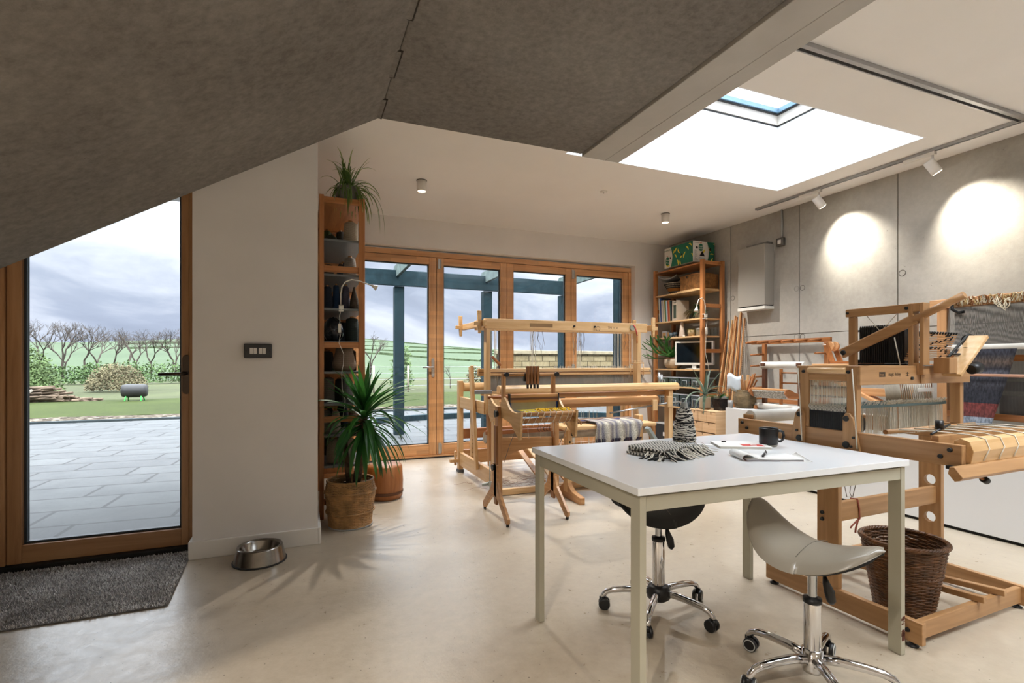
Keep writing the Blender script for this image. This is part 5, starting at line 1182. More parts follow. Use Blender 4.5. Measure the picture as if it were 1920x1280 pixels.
# ================================================================ LONG WHITE CABINET and drawers
cbn = thing('low_cabinet', 'long low white cabinet running along the concrete wall', 'cabinet', (4.0, 3.995, 0))
MB().box(0, .735, -5.0, 0, .022, .648).build('cabinet_body', plain('cabinet_white', '#d8d8d8', .45, 0, .008, 2), cbn, .0015)
MB().box(.02, .72, -4.98, -.02, 0, .022).build('plinth', M_rubber, cbn)
dc = thing('drawer_chest', 'plywood mini drawer chest with finger-jointed drawers at the foot of the corner shelf', 'drawers', (4.0, 4.129, 0))
wp = wood('plylight', 'y', .5)
q = MB(); q.box(0, .30, 0, .010, 0, .593).box(0, .30, .382, .392, 0, .593).box(0, .30, .010, .382, .583, .593).box(0, .30, .010, .382, 0, .01).box(.29, .30, .01, .382, .01, .583)
for z in (.124, .238, .352, .466): q.box(.030, .29, .010, .382, z, z + .008)
q.build('chest_case', wood('plylight', 'x', .5), dc, .001)
def drawer(y0, y1, z0, z1):
    d = MB(); d.box(.001, .012, y0, (y0 + y1) / 2 - .007, z0, z1).box(.001, .012, (y0 + y1) / 2 + .007, y1, z0, z1).box(.001, .012, (y0 + y1) / 2 - .007, (y0 + y1) / 2 + .007, z0, z1 - .024).box(.012, .28, y0 + .003, y0 + .009, z0, z1 - .004).box(.012, .28, y1 - .009, y1 - .003, z0, z1 - .004)
    o = d.build('drawer', wp, dc, .0006); MB().box(.0125, .014, (y0 + y1) / 2 - .02, (y0 + y1) / 2 + .02, z1 - .03, z1 - .002).build('finger_slot', M_rubber, o)
for y0, y1 in ((.012, .134), (.137, .257), (.260, .380)): drawer(y0, y1, .473, .580)
for y0, y1 in ((.012, .195), (.198, .380)): drawer(y0, y1, .362, .464)
for z0, z1 in ((.248, .350), (.134, .236), (.012, .122)): drawer(.012, .380, z0, z1)
al = thing('aloe_plant', 'grey-green aloe with long arching leaves in a white pot on the plywood drawers', 'potted plant', (4.145, 4.44, .5935))
bucket_plant(al, .056, .062, .128, plain('pot_white', '#d5d2cc', .4), 0, .1, .01, M_stag)
MB().lathe([(1e-4, 0), (.058, 0), (.060, .014), (1e-4, .014)], (0, 0, 0), 26).build('cork_base', plain('cork', '#a07c54', .8), al)
q = MB()
for a, e, L, dr in ((2.9, 1.15, .36, .15), (3.6, .9, .34, .5), (3.3, .55, .40, 1.1), (-1.0, 1.1, .36, .3), (-1.6, .8, .34, .7), (.4, 1.2, .33, .3), (4.2, 1.3, .30, .2), (2.2, .8, .32, .8), (3.9, .2, .32, 1.6), (-.6, .5, .34, 1.2), (1.3, 1.0, .3, .5), (3.1, -.1, .22, 1.4)):
    blade(q, (0, 0, .15), (math.cos(a) * math.cos(e), math.sin(a) * math.cos(e), math.sin(e)), L, .032, dr, .5, 9)
q.cyl((0, 0, .10), (0, 0, .20), .014, 10); q.build('leaves', leafmat('aloe', '#42584c', '#6f8273'), al)
oc = thing('orchid', 'orchid with one broad leaf in a clear square pot on the plywood drawers', 'potted plant', (4.165, 4.235, .5935))
q = MB()
for (a0, a1, z0, z1) in ((.046, .066, 0, .15),):
    q.add([(-a0, -a0, z0), (a0, -a0, z0), (a0, a0, z0), (-a0, a0, z0), (-a1, -a1, z1), (a1, -a1, z1), (a1, a1, z1), (-a1, a1, z1)], [(0, 3, 2, 1), (0, 1, 5, 4), (1, 2, 6, 5), (2, 3, 7, 6), (3, 0, 4, 7)])
q.build('pot', M_clear, oc)
q = MB(); q.add([(-.043, -.043, .004), (.043, -.043, .004), (.043, .043, .004), (-.043, .043, .004), (-.058, -.058, .125), (.058, -.058, .125), (.058, .058, .125), (-.058, .058, .125)], [(0, 3, 2, 1), (4, 5, 6, 7), (0, 1, 5, 4), (1, 2, 6, 5), (2, 3, 7, 6), (3, 0, 4, 7)])
q.build('bark', plain('orchid_bark', '#2f2220', .9, 0, .5, 40, .9, 60), oc)
q = MB(); blade(q, (0, 0, .13), (-.75, .55, .75), .20, .075, 1.2, .12, 8); blade(q, (0, 0, .13), (.5, -.3, .6), .12, .06, 1.0, .12, 8); blade(q, (0, 0, .13), (.1, -.6, .9), .12, .05, .8, .12, 8); q.build('leaves', leafmat('orchid_leaf', '#23542a', '#2f6a35'), oc)
q = MB()
for k in range(7): a = k * .9; q.tube([(0, 0, .12), (.04 * math.cos(a), .04 * math.sin(a), .20), (.10 * math.cos(a), .10 * math.sin(a), .23 + .03 * math.sin(k)), (.15 * math.cos(a + .2), .15 * math.sin(a + .2), .20)], .0022, 5)
q.build('aerial_roots', plain('dry_root', '#5e5a4e', .9), oc)
# laths leaning in the corner by the shelf
R16 = random.Random(3)
lath_lab = 'thin pine lath leaning against the concrete wall beside the corner shelf'
for k in range(12):
    u = k / 11; yt = 4.42 + .24 * (1 - u) + R16.uniform(-.006, .006); top = [1.55, 1.60, 1.52, 1.61, 1.56, 1.66, 1.60, 1.64, 1.66, 1.70, 1.68, 1.62][k]
    xb = 4.385 + .012 * (k % 3); yb = 4.30 + .34 * (1 - u) + R16.uniform(-.004, .004); xt = 4.715 - .012 * ((k + 1) % 3)
    if yb > 4.64: yb = 4.64
    r = thing('lath', lath_lab if k != 9 else 'toothed raddle lath leaning among the plain ones beside the corner shelf', 'lath', (xb, yb, 0), 0, 'laths leaning by the corner shelf')
    m_ = wood(['beechlight', 'pine', 'larch'][k % 3], 'z'); q = MB(); q.beam((0, 0, .001), (xt - xb, yt - yb, top), .010, .021 if k % 4 else .015, (1, 0, 0)); o = q.build('strip', m_, r, .001)
    if k in (9, 11):
        t_ = MB(); D = Vector((xt - xb, yt - yb, top))
        for j in range(40): P0 = D * (.45 + .52 * j / 40) + Vector((-.004, -.016, 0)); t_.beam(P0, P0 + Vector((0, -.014, 0)), .004, .004)
        o2 = t_.build('teeth', wood('dark', 'z'), r); o2['kind'] = 'stuff'
vt = thing('glass_votive', 'small frosted glass beside the bobbin basket on the white cabinet', 'glass', (4.035, 3.966, .6485))
MB().lathe([(1e-4, 0), (.024, 0), (.028, .075), (.026, .075), (.022, .01), (1e-4, .01)], (0, 0, 0), 24).build('glass', plain('frosted_grey', '#8f8d8b', .3), vt)
bb_ = thing('bobbin_basket', 'olive wicker basket of wooden shuttles and sticks on the far end of the white cabinet', 'basket', (4.145, 3.885, .6485))
q = MB(); wicker(q, ipol([(0, .082, .006), (.35, .104, .06), (.7, .102, .12), (1, .076, .175)]), 26, 26, .0036, 2, .55); rope(q, .077, .178, .004, 2, turns=18); q.build('basket', plain('willow_olive', '#746245', .6, 0, .2, 20), bb_)
MB().lathe([(1e-4, .004), (.076, .006), (.096, .06), (.094, .12), (.07, .165), (1e-4, .16)], (0, 0, 0), 20).build('dark_inside', plain('basket_dark', '#1f1811', .9), bb_)
for k in range(13):
    a = R16.uniform(0, 6.28); r_ = R16.uniform(.01, .05); lean = R16.uniform(.02, .08); h = R16.uniform(.27, .36)
    r = thing('weaving_stick', 'wooden weaving stick or shuttle standing in the olive wicker basket', 'shuttle', (4.145 + r_ * math.cos(a), 3.885 + r_ * math.sin(a), .80), 0, 'sticks in the bobbin basket')
    MB().beam((0, 0, 0), (lean * math.cos(a), lean * math.sin(a), h - .15), .008, R16.choice((.012, .02, .024)), (1, 0, 0)).build('stick', wood(['beech', 'larch', 'teak', 'beechlight'][k % 4], 'z'), r, .001)
r = thing('paper_pattern', 'white printed paper sheet curling out of the bobbin basket', 'paper', (4.12, 3.905, .815)); MB().slab([[(-.05 + .05 * (i / 6) ** 2 - .03, .11 - .13 * i / 6, .01 + .16 * j / 4 + .02 * math.sin(i)) for i in range(7)] for j in range(5)], (.0008, 0, 0)).build('sheet', plain('print_blue', '#c9d4de', .7), r)
# wall-mounted grey panel, switch
wcb = thing('wall_panel', 'grey flat box panel mounted high on the concrete wall', 'wall cabinet', (4.60, 4.045, 1.735))
MB().box(0, .14, 0, .365, 0, .66).build('panel_body', plain('panel_grey', '#9a968f', .5, .1, .01, 4), wcb, .004)
MB().box(.01, .14, .01, .355, -.012, 0).build('shadow_gap', M_rubber, wcb); MB().box(-.002, .14, 0, .368, -.045, -.012).build('bottom_strip', plain('strip_white', '#dcdbd7', .4), wcb, .002)
MB().box(.06, .14, .02, .30, .66, .69).build('top_bracket', plain('bracket_grey', '#77736d', .6), wcb)
sw_ = thing('wall_switch', 'small dark metal switch box with conduit rising to the ceiling', 'switch', (XR, 3.945, 2.395))
MB().box(-.042, 0, -.044, .044, -.044, .044).build('box', plain('metalclad', '#5e5b57', .4, .5), sw_, .008)
MB().box(-.046, -.040, -.020, .020, -.022, .022).build('rocker', M_lampwhite, sw_, .002)
MB().tube([(-.016, -.01, .042), (-.016, -.01, ZC - 2.395 - .001)], .0095, 12).build('conduit', plain('conduit_zinc', '#a3a7a8', .35, .7), sw_)

# ================================================================ BIG FLOOR LOOM
WB, WBY, WBZ = wood('beech', 'x'), wood('beech', 'y'), wood('beech', 'z'); WLX, WLY, WLZ = wood('beechlight', 'x'), wood('beechlight', 'y'), wood('beechlight', 'z')
M_string = plain('cotton_string', '#cfc9bb', .95, 0, .04, 60); M_iron = plain('dark_iron', '#2a2b2d', .45, .6)
fl = thing('floor_loom', 'large pale beech floor loom standing in front of the folding doors', 'loom', (0, 0, 0))
LX, RX = 1.475, 3.255; Yf_, Yr = 3.965, 4.985   # side frames (centres) and front/rear posts
for X in (LX, RX):
    s_ = -1 if X == LX else 1; w_ = .024
    MB().box(X - w_, X + w_, Yr - .035, Yr + .035, .03, .925).build('rear_post', WLZ, fl, .004)
    MB().box(X - w_ - .004, X + w_ + .004, Yr - .04, Yr + .04, .001, .030).build('foot_pad', plain('felt_grey', '#5d6065', .9), fl)
    MB().box(X - w_, X + w_, Yf_ - .035, Yf_ + .035, .001, .846).build('front_post', WLZ, fl, .004)
    MB().box(X - .018, X + .018, Yf_ + .036, Yr - .036, .075, .205).build('bottom_rail', WLY, fl, .004)
    MB().box(X - .018, X + .018, 4.20, Yr - .036, .655, .765).build('top_rail', WLY, fl, .004)
    # through tenon and wedge at the rear foot
    q = MB(); q.box(min(X, X + s_ * .11), max(X, X + s_ * .11), Yr - .02, Yr + .02, .10, .135); q.box(X + s_ * .05 - .012, X + s_ * .05 + .012, Yr - .013, Yr + .013, .07, .215); q.build('wedge', WLX, fl, .006)
    # castle upright
    xc = X + .012 if X == LX else 3.06
    MB().box(xc - .020, xc + .020, 4.165, 4.235, .66, 1.405).build('castle_upright', WLZ, fl, .003)
    # beater sword, leaning, pivots near the bottom rail
    xs = X - .04 if X == LX else 3.20
    MB().beam((xs, 4.335, .15), (xs, 4.50, 1.075), .055, .028, (1, 0, 0), .075, .028).build('beater_sword', WLZ, fl, .004)
    MB().beam((X + .03 * -s_, 4.16, .21), (X + .03 * -s_, 4.22, .80), .07, .035, (1, 0, 0), .075, .035).build('inner_sword', WBZ, fl, .008)
    # inner ladder post
    q = MB().box(X - .03 * s_ - .016, X - .03 * s_ + .016, 4.66, 4.705, .21, .655)
    o = q.build('ratchet_post', WLZ, fl, .002); q = MB()
    for k in range(10): q.cyl((X - .03 * s_ - .004, 4.6595, .25 + .04 * k), (X - .03 * s_ - .004, 4.657, .25 + .04 * k), .004, 8)
    q.build('peg_holes', M_rubber, o)['kind'] = 'stuff'
# castle: two long beams with crossed wedges at both ends
for y, z0 in ((4.19, 1.405), (4.44, 1.405)):
    MB().box(1.455, 3.16, y - .022, y + .022, z0, z0 + .088).build('castle_beam', WLX, fl, .004)
for x in (1.435, 3.185):
    MB().box(x - .018, x + .018, 4.10, 4.76 if x < 2 else 4.55, 1.42, 1.475).build('castle_end', WLY, fl, .004)
    for y in ((4.155, 4.72) if x < 2 else (4.155, 4.47)):
        sgn = -1 if x < 2 else 1
        q = MB(); q.prism([(x + sgn * .022, 1.36), (x + sgn * .045, 1.36), (x + sgn * .052, 1.44), (x + sgn * .055, 1.555), (x + sgn * .018, 1.555), (x + sgn * .018, 1.44)], y - .012, y + .012)
        q.box(min(x, x + sgn * .085), max(x, x + sgn * .085), y - .013, y + .013, 1.43, 1.462); q.build('wedge', WLX, fl, .004)
MB().box(1.88, 2.11, 4.1665, 4.168, 1.430, 1.462).build('maker_plate', plain('brass_brown', '#8a6a44', .5), fl)
q = MB()
for x in (2.33, 2.55): q.cyl((x, 4.168, 1.445), (x, 4.15, 1.447), .009, 8)
q.tube([(2.585 + .022 * math.cos(a), 4.158, 1.43 + .022 * math.sin(a)) for a in [2 * PI * k / 14 for k in range(14)]], .0018, 4, True); q.build('peg', M_iron, fl)
text_mesh('stamp', 'TM  =  o', .032, plain('stamp_ink', '#3c2d20', .8), fl, (2.70, 4.1675, 1.432), (PI / 2, 0, 0), .0003)
# beater: handtree, race and reed
q = MB(); q.box(1.43, 3.285, 4.27, 4.315, .990, 1.055); o = q.build('beater_top', WLX, fl, .008)
MB().box(1.432, 3.283, 4.266, 4.2695, 1.018, 1.024).build('groove', wood('dark', 'x'), o)
q = MB(); q.box(1.46, 3.25, 4.275, 4.31, .815, .850); q.build('beater_race', WLX, fl, .004)
q = MB()
for x in (1.49, 3.265): q.cyl((x, 4.268, 1.025), (x, 4.262, 1.025), .009, 12)
q.build('screw', M_chrome, fl)
def fine_lines(name, base_c, line_c, axis, per, parent=None):
    if name in MATS: return MATS[name]
    m, t, b = base(name); c = t.new('ShaderNodeTexCoord'); s = t.new('ShaderNodeSeparateXYZ'); t.link(c.outputs['Object'], s.inputs[0])
    f = t.math('FRACT', t.math('DIVIDE', s.outputs['XYZ'.index(axis)], per)); n = t.new('ShaderNodeTexNoise', Scale=25.0, Detail=4.0); t.link(coords(t, (1, 1, .15)), n.inputs['Vector'])
    f2 = t.math('ADD', f, t.math('MULTIPLY', n.outputs['Fac'], .5))
    t.link(t.ramp(f2, [(.45, lin(base_c)), (.75, lin(line_c))]), b.inputs['Base Color']); b.inputs['Roughness'].default_value = .7
    tr = t.new('ShaderNodeBsdfTransparent'); mx = t.new('ShaderNodeMixShader'); o = [x for x in t.n if x.type == 'OUTPUT_MATERIAL'][0]
    t.link(t.ramp(f, [(.50, (.0, .0, .0, 1)), (.56, (.85, .85, .85, 1))]), mx.inputs[0]); t.link(b.outputs[0], mx.inputs[1]); t.link(tr.outputs[0], mx.inputs[2]); t.link(mx.outputs[0], o.inputs[0]); return m
MB().box(1.52, 3.19, 4.29, 4.2925, .85, .992).build('reed', fine_lines('reed_steel', '#6e6b66', '#99958c', 'X', .0022), fl)
# heddles: real cords above and through
def cords(mb, x0, x1, n, y, z0, z1, r, rnd, dz=.0, dx=.004, dy=.02):
    for k in range(n):
        x = x0 + (x1 - x0) * (k + rnd.random()) / n; zz = z0 + rnd.uniform(-dz, dz); yy = y + rnd.uniform(-dy, dy)
        mb.tube([(x, yy, z1), (x + rnd.uniform(-dx, dx), yy, (zz + z1) / 2), (x + rnd.uniform(-dx, dx), yy, zz)], r, 3, caps=False)
R17 = random.Random(23); q = MB(); cords(q, 1.75, 3.18, 330, 4.36, .80, .975, .0013, R17, .02); cords(q, 1.75, 3.18, 200, 4.40, .80, 1.02, .0013, R17, .02)
for x in (1.57, 1.60, 1.94, 1.97, 2.42, 2.45, 2.87, 2.92, 3.02, 3.10): cords(q, x, x + .05, 4, 4.31, .95, 1.405, .0016, R17, .0, .004, .03)
q.build('heddle_cords', M_string, fl)['kind'] = 'stuff'
q = MB()
for x0 in (1.93, 2.0, 2.36, 2.41, 2.44, 2.94):
    for k in range(5):
        x = x0 + R17.uniform(0, .05); q.tube([(x, 4.25, 1.40), (x + R17.uniform(-.02, .02), 4.25, 1.33), (x + R17.uniform(-.03, .03), 4.25, 1.22 + R17.uniform(-.06, .05))], .0013, 4)
q.build('hanging_cord', plain('cord_grey', '#77706a', .9), fl)
# shaft of paler heddles piled on the beater
q = MB(); R18 = random.Random(2)
for k in range(230):
    x = R18.uniform(2.20, 3.10); q.tube([(x, 4.33, .99), (x + .004, 4.335, 1.068 + R18.random() * .012), (x + .008, 4.34, .99)], .0013, 3, caps=False)
q.build('heddle_loops', M_string, fl)['kind'] = 'stuff'
# breast beam, knee beam, cloth beam, back beam
q = MB(); prf = [(Yf_ - .048 + .000, .850), (Yf_ - .052, .865), (Yf_ - .050, .893), (Yf_ - .038, .910), (Yf_ - .015, .918), (Yf_ + .020, .917), (Yf_ + .038, .900), (Yf_ + .040, .850)]
q.prism(prf, 1.50, 3.345, 'x'); q.build('breast_beam', WLX, fl, .006)
MB().box(1.50, 3.23, 3.985, 4.02, .800, .835).build('inner_rail', WB, fl, .003)
q = MB(); q.prism([(4.075, .700), (4.06, .735), (4.075, .775), (4.11, .785), (4.13, .77), (4.13, .700)], 1.50, 3.225, 'x'); q.build('knee_beam', WB, fl, .006)
MB().box(1.50, 3.24, 4.155, 4.185, .80, .83).build('toothed_bar', wood('teak', 'x'), fl, .002)
tq = MB()
for k in range(110): tq.box(1.95 + k * .0098, 1.9515 + k * .0098, 4.150, 4.154, .80, .838)
tq.build('raddle_pins', M_string, fl)['kind'] = 'stuff'
q = MB().tube([(1.50, 4.30, .44), (3.23, 4.30, .44)], .052, 24); q.build('cloth_beam', plain('rolled_linen', '#a89f91', .9, 0, .1, 14, .4, 60), fl)
MB().box(1.48, 3.25, 4.20, 4.235, .475, .51).build('cross_stick', wood('teak', 'x'), fl, .002)
MB().tube([(1.50, 4.96, .86), (3.23, 4.96, .86)], .045, 20).build('back_beam', WLX, fl)
MB().box(1.50, 3.23, 4.955, 4.99, .085, .225).build('rear_stretcher', WB, fl, .004); MB().box(1.50, 3.23, 4.945, 4.98, .34, .44).build('rear_stretcher', wood('teak', 'x'), fl, .004)
MB().box(1.435, 3.30, Yf_ - .022, Yf_ + .022, .003, .055).build('front_stretcher', WLX, fl, .004)
# warp : broad dark sheet and patterned band
for x0, x1, zz, nm, mt_ in ((2.0, 2.72, .655, 'patterned_band', stripes('band_redbrown', [(0, '#9c5a44'), (.35, '#b07a62'), (.5, '#cbb9a8'), (.55, '#8c4a38'), (.8, '#b98a72')], 'x', .018)),):
    MB().box(x0, x1, 4.5, 4.56, zz, zz + .045).build(nm, mt_, fl)
# treadles (slatted, fanning forward)
for k in range(6):
    MB().beam((2.02 + .115 * k, 4.92, .30), (1.98 + .115 * k, 4.10, .05), .055, .018).build('treadle', WLY if k % 2 else WBY, fl, .003)
q = MB(); cords(q, 2.25, 2.80, 26, 4.5, .20, .62, .0016, R17, .03, .01, .05); q.build('tie_up_cord', M_string, fl)
# ratchet rod and crank at right
q = MB(); q.tube([(2.55, 3.90, .655), (3.10, 3.915, .715)], .008, 10); q.tube([(3.10, 3.915, .715), (3.33, 3.92, .735), (3.365, 3.92, .730), (3.372, 3.92, .70), (3.375, 3.92, .60)], .0075, 10); q.build('crank_rod', plain('zinc_rod', '#b5b9bb', .25, .9), fl)
q = MB(); q.box(3.02, 3.075, 3.90, 3.93, .66, .76); q.build('rod_block', WLZ, fl, .004); q = MB(); q.box(3.19, 3.245, 3.895, 3.93, .685, .79); q.build('rod_block', WLZ, fl, .004)
MB().ball((3.375, 3.92, .585), .022, 14, 1.3).build('crank_knob', M_black, fl)
q = MB(); q.beam((2.98, 3.93, .50), (3.20, 3.93, .20), .03, .06, (0, 1, 0)); q.build('treadle_lever', plain('lever_zinc', '#9aa5a4', .4, .5), fl, .002)
# side knobs, hanging block, cords and the red tag
q = MB(); q.tube([(1.60, 4.29, 1.40), (1.60, 4.29, 1.14)], .0022, 5); q.tube([(1.615, 4.29, 1.06), (1.62, 4.29, .87)], .0028, 5); q.build('suspension_cord', M_string, fl)
MB().beam((1.555, 4.27, 1.165), (1.645, 4.29, 1.085), .020, .034, (0, 1, 0)).build('cord_pulley', wood('teak', 'x'), fl, .004)
q = MB(); q.box(1.31, 1.46, 3.995, 4.02, .848, .880); q.build('metal_arm', plain('lever_grey', '#8c8f92', .4, .6), fl, .003)
q = MB(); q.cyl((1.415, 3.93, .30), (1.415, 3.93, -.0 + .02), .005, 8); q.box(1.40, 1.445, 3.915, 3.94, .10, .135); q.beam((1.345, 3.92, .115), (1.405, 3.93, .12), .012, .02); q.build('screw_clamp', plain('clamp_zinc', '#9aa09a', .4, .6), fl)
rt_ = thing('ribbon_tag', 'small stone disc with a red ribbon and wooden tag hanging from the castle beam', 'tag', (2.975, 4.155, 1.448))
MB().tube([(0, .008, 0), (0, -.004, 0)], .028, 20).build('disc', plain('disc_grey', '#8d8a7c', .7), rt_); MB().slab([[(0 + .045 * (i / 5) ** .6, -.008, .028 - .11 * i / 5) for i in range(6)], [(.012 + .045 * (i / 5) ** .6, -.008, .030 - .108 * i / 5) for i in range(6)]], (0, .001, 0)).build('ribbon', plain('ribbon_red', '#a5252a', .6), rt_)
MB().box(.040, .058, -.008, -.004, -.15, -.085).build('wood_tag', wood('teak', 'z'), rt_, .003)
rr_ = MB(); 
sk2 = thing('comb_rack', 'small pale comb rack with upright pins hanging at the right of the loom castle', 'rack', (2.93, 4.13, 1.10))
q = MB(); q.tube([(0, 0, 0), (.16, 0, .005)], .006, 8)
for k in range(9): q.cyl((.01 + .017 * k, 0, 0), (.01 + .017 * k, 0, .032), .0025, 6)
q.tube([(.005, 0, 0), (.005, 0, -.12)], .004, 6).tube([(.155, 0, 0), (.155, 0, -.12)], .004, 6).tube([(.02, .0, 0), (.03, .01, .30)], .0015, 4).tube([(.14, .0, 0), (.12, .01, .30)], .0015, 4)
q.build('rack', WLX, sk2)
# ratchet pipe pair at the right end
pp = thing('steel_tube_pair', 'two short upright steel tubes behind the right end of the breast beam', 'tubes', (3.26, 4.10, .846))
for dx, h in ((-.012, .165), (.020, .145)): MB().cyl((dx, 0, 0), (dx, 0, h), .012, 14).build('tube', plain('zinc_rod', ''), pp)
th = thing('thread_tangle', 'tangle of fine brown threads lying on the floor under the floor loom', 'threads', (1.95, 4.35, 0)); q = MB()
for k in range(70):
    x, y = R17.gauss(0, .22), R17.gauss(0, .12); P_ = []; a = R17.uniform(0, 6.3)
    for j in range(7): P_.append((x, y, .002 + .018 * R17.random())); a += R17.uniform(-.8, .8); x += .035 * math.cos(a); y += .035 * math.sin(a)
    q.tube(P_, .0009, 3, caps=False)
q.build('threads', plain('thread_brown', '#7a5240', .9), th)

# ---- loom bench with blanket
bn_ = thing('loom_bench', 'beech loom bench with peg holes in its legs in front of the large loom', 'bench', (1.97, 3.70, 0))
for x in (.02, .72):
    MB().box(x, x + .045, -.035, .035, .05, .655).build('leg', WLZ, bn_, .006)
    MB().prism([(-.24, .001), (-.24, .055), (-.19, .062), (-.10, .075), (-.045, .11), (-.03, .14), (.03, .14), (.045, .11), (.10, .075), (.19, .062), (.24, .055), (.24, .001)], x + .001, x + .044, 'x').build('foot', WBY, bn_, .004)
    q = MB()
    for z in (.36, .41, .46): q.cyl((x + .022, -.036, z), (x + .022, -.034, z), .009, 10)
    q.build('peg_hole', M_rubber, bn_)
MB().box(-.06, .82, -.15, .13, .570, .602).build('bench_seat', WLX, bn_, .010)
MB().box(.066, .719, -.015, .015, .10, .16).build('stretcher', WB, bn_, .004)
M_blk1 = stripes('blanket_grey', [(0, '#8f8c92'), (.12, '#6f6c78'), (.25, '#a9a49c'), (.45, '#c9c1b0'), (.6, '#9a9186'), (.75, '#75707a'), (.9, '#b5ada0')], 'x', .13, .95, 240, .55)
M_blk2 = stripes('blanket_blue', [(0, '#6f5138'), (.15, '#23284d'), (.35, '#2b3470'), (.5, '#8a6a4c'), (.6, '#1c1f38'), (.72, '#a08a74'), (.85, '#6a4d3a')], 'y', .10, .95, 240, .4)
bl = thing('blanket', 'striped grey wool blanket with dark fringe draped over the loom bench', 'blanket', (1.97, 3.70, .6025))
q = MB(); q.slab([[(.10 + .62 * i / 24 - .02 * (1 - j / 6) , .02 + .11 * j / 6 - .02, .0025 + .004 * math.sin(i * .6) ** 2 + .002 * j) for i in range(25)] for j in range(7)], (0, 0, .014)); q.build('striped_fold', M_blk2, bl, .003)
rows = []
for j in range(16):
    u = j / 15; row = []
    for i in range(31):
        x = .215 + .44 * i / 30 + .010 * math.sin(u * 6 + i * .2)
        if u < .30: y_, z_ = .06 - .70 * u, .020 + .004 * math.sin(i * .5)
        else: w = (u - .30) / .70; y_ = -.158 - .016 * math.sin(w * 2) - .010 * math.sin(i * .7 + w * 3); z_ = .012 - .165 * w
        row.append((x - .02 * (u if u > .3 else 0), y_, z_))
    rows.append(row)
q = MB(); q.slab(rows, (0, -.007, .004)); q.build('hanging_flap', M_blk1, bl)
q = MB(); R19 = random.Random(7)
for zf, n, c_ in ((-.108, 150, 0), (-.150, 170, 1)):
    for k in range(n):
        x = .195 + .44 * R19.random(); q.cur = R19.choice((0, 0, 1, 2) if zf < -.12 else (0, 0, 0, 2)); q.tube([(x, -.178 - R19.random() * .008, zf), (x + R19.uniform(-.006, .006), -.186, zf - .018), (x + R19.uniform(-.010, .010), -.182, zf - R19.uniform(.025, .042))], .0021, 4, caps=False)
q.build('fringe', [plain('fringe_navy', '#26263a', .95), plain('fringe_cream', '#b7ad9c', .95), plain('fringe_plum', '#4b2f38', .95)], bl)['kind'] = 'stuff'

# ---- small table loom on its stand
tl = thing('table_loom', 'small four-shaft beech loom on a splayed stand with yellow weaving', 'loom', (1.30, 3.17, 0))
# stand : two posts with splayed feet
for x in (.0, .455):
    MB().box(x - .018, x + .018, .225, .285, .13, .795).build('stand_post', WBZ, tl, .003)
    MB().box(x - .022 - .012, x - .018, .215, .262, .10, .66 if x == 0 else .60).build('slide_plate', wood('beechdark', 'z'), tl, .002)
    c = .255; out = [(.012, .018), (.0, .03), (.0, .055), (.17, .20), (.205, .27), (.21, .38), (.215, .50) if False else (.222, .39), (.288, .39), (.300, .27), (.335, .20), (.508, .055), (.508, .03), (.495, .018), (.470, .018), (.330, .130), (.290, .150), (.255, .155), (.220, .150), (.180, .130), (.040, .018)]
    MB().prism(out, x - .034 if x == 0 else x - .034, x - .0125 if x == 0 else x - .0125, 'x').build('splayed_foot', WBY, tl, .003)
    for y in (.022, .488): MB().cyl((x - .023, y, .001), (x - .023, y, .02), .011, 10).build('rubber_foot', M_rubber, tl)
    q = MB(); q.tube([(x - .034, .255, .36), (x - .052, .255, .36)], [.020, .024], 14); q.build('locking_knob', M_black, tl)
    q = MB(); q.tube([(x - .018, .225, .745), (x - .040, .225, .745)], [.021, .025], 14); q.build('locking_knob', M_black, tl) if x == 0 else None
# arched stretcher
MB().prism([(.018, .45)] + [(.018 + .42 * k / 14, .405 + .075 * math.sin(PI * k / 14) ** .8) for k in range(15)] + [(.437, .45), (.437, .555), (.018, .57)], .235, .262, 'y').build('arched_stretcher', wood('beech', 'x'), tl, .003)
# loom side cheeks (swan shape)
for x in (.015, .425):
    o_ = [(.62, .66), (.64, .80), (.60, .86), (.56, .855), (.50, .80), (.44, .775), (.38, .80), (.33, .84), (.28, .86)] if False else None
    cheek = [(-.14, .655), (-.115, .700), (-.105, .765), (-.13, .785)][::-1]
    out = [(-.135, .790), (-.06, .775), (.02, .778), (.08, .80), (.13, .845), (.165, .865), (.20, .86), (.25, .80), (.32, .79), (.40, .81), (.47, .855), (.50, .86), (.50, .72), (.44, .66), (.36, .70), (.20, .715), (.10, .705), (.04, .69), (-.01, .655), (-.05, .635), (-.09, .60), (-.115, .605)]
    MB().prism(out, x - .009, x + .009, 'x').build('side_cheek', WLY, tl, .003)
MB().tube([(.024, -.115, .770), (.416, -.115, .770)], .014, 16).build('front_rod', WB, tl); MB().tube([(.024, -.095, .725), (.416, -.095, .725)], .018, 16).build('cloth_roller', WB, tl)
MB().tube([(-.01, .46, .845), (.45, .46, .845)], .012, 14).build('back_rod', wood('teak', 'x'), tl)
for x in (.018, .412): MB().box(x - .011, x + .011, .185, .225, .72, 1.035).build('castle_post', WBZ, tl, .003)
MB().tube([(.0, .18, 1.025), (.435, .18, 1.025)], .012, 14).build('castle_rod', WB, tl)
for x in (.022, .418): MB().tube([(x, .170, 1.025), (x, .145, 1.025)], .016, 16).build('rod_knob', M_black, tl)
q = MB(); q.box(.165, .285, .165, .20, .975, 1.035); q.build('lever_frame', M_black, tl, .004)
for k in range(4):
    q = MB(); q.box(.170 + .026 * k, .186 + .026 * k, .130, .158, .955, 1.085); q.build('shaft_lever', wood('beechdark', 'z'), tl, .002)
    q = MB(); q.box(.172 + .026 * k, .184 + .026 * k, .132, .150, .925, .955); q.build('lever_link', M_black, tl, .002)
q = MB(); q.box(.035, .42, .13, .155, .862, .885).box(.035, .42, .135, .15, .742, .757); q.build('beater', WB, tl, .003)
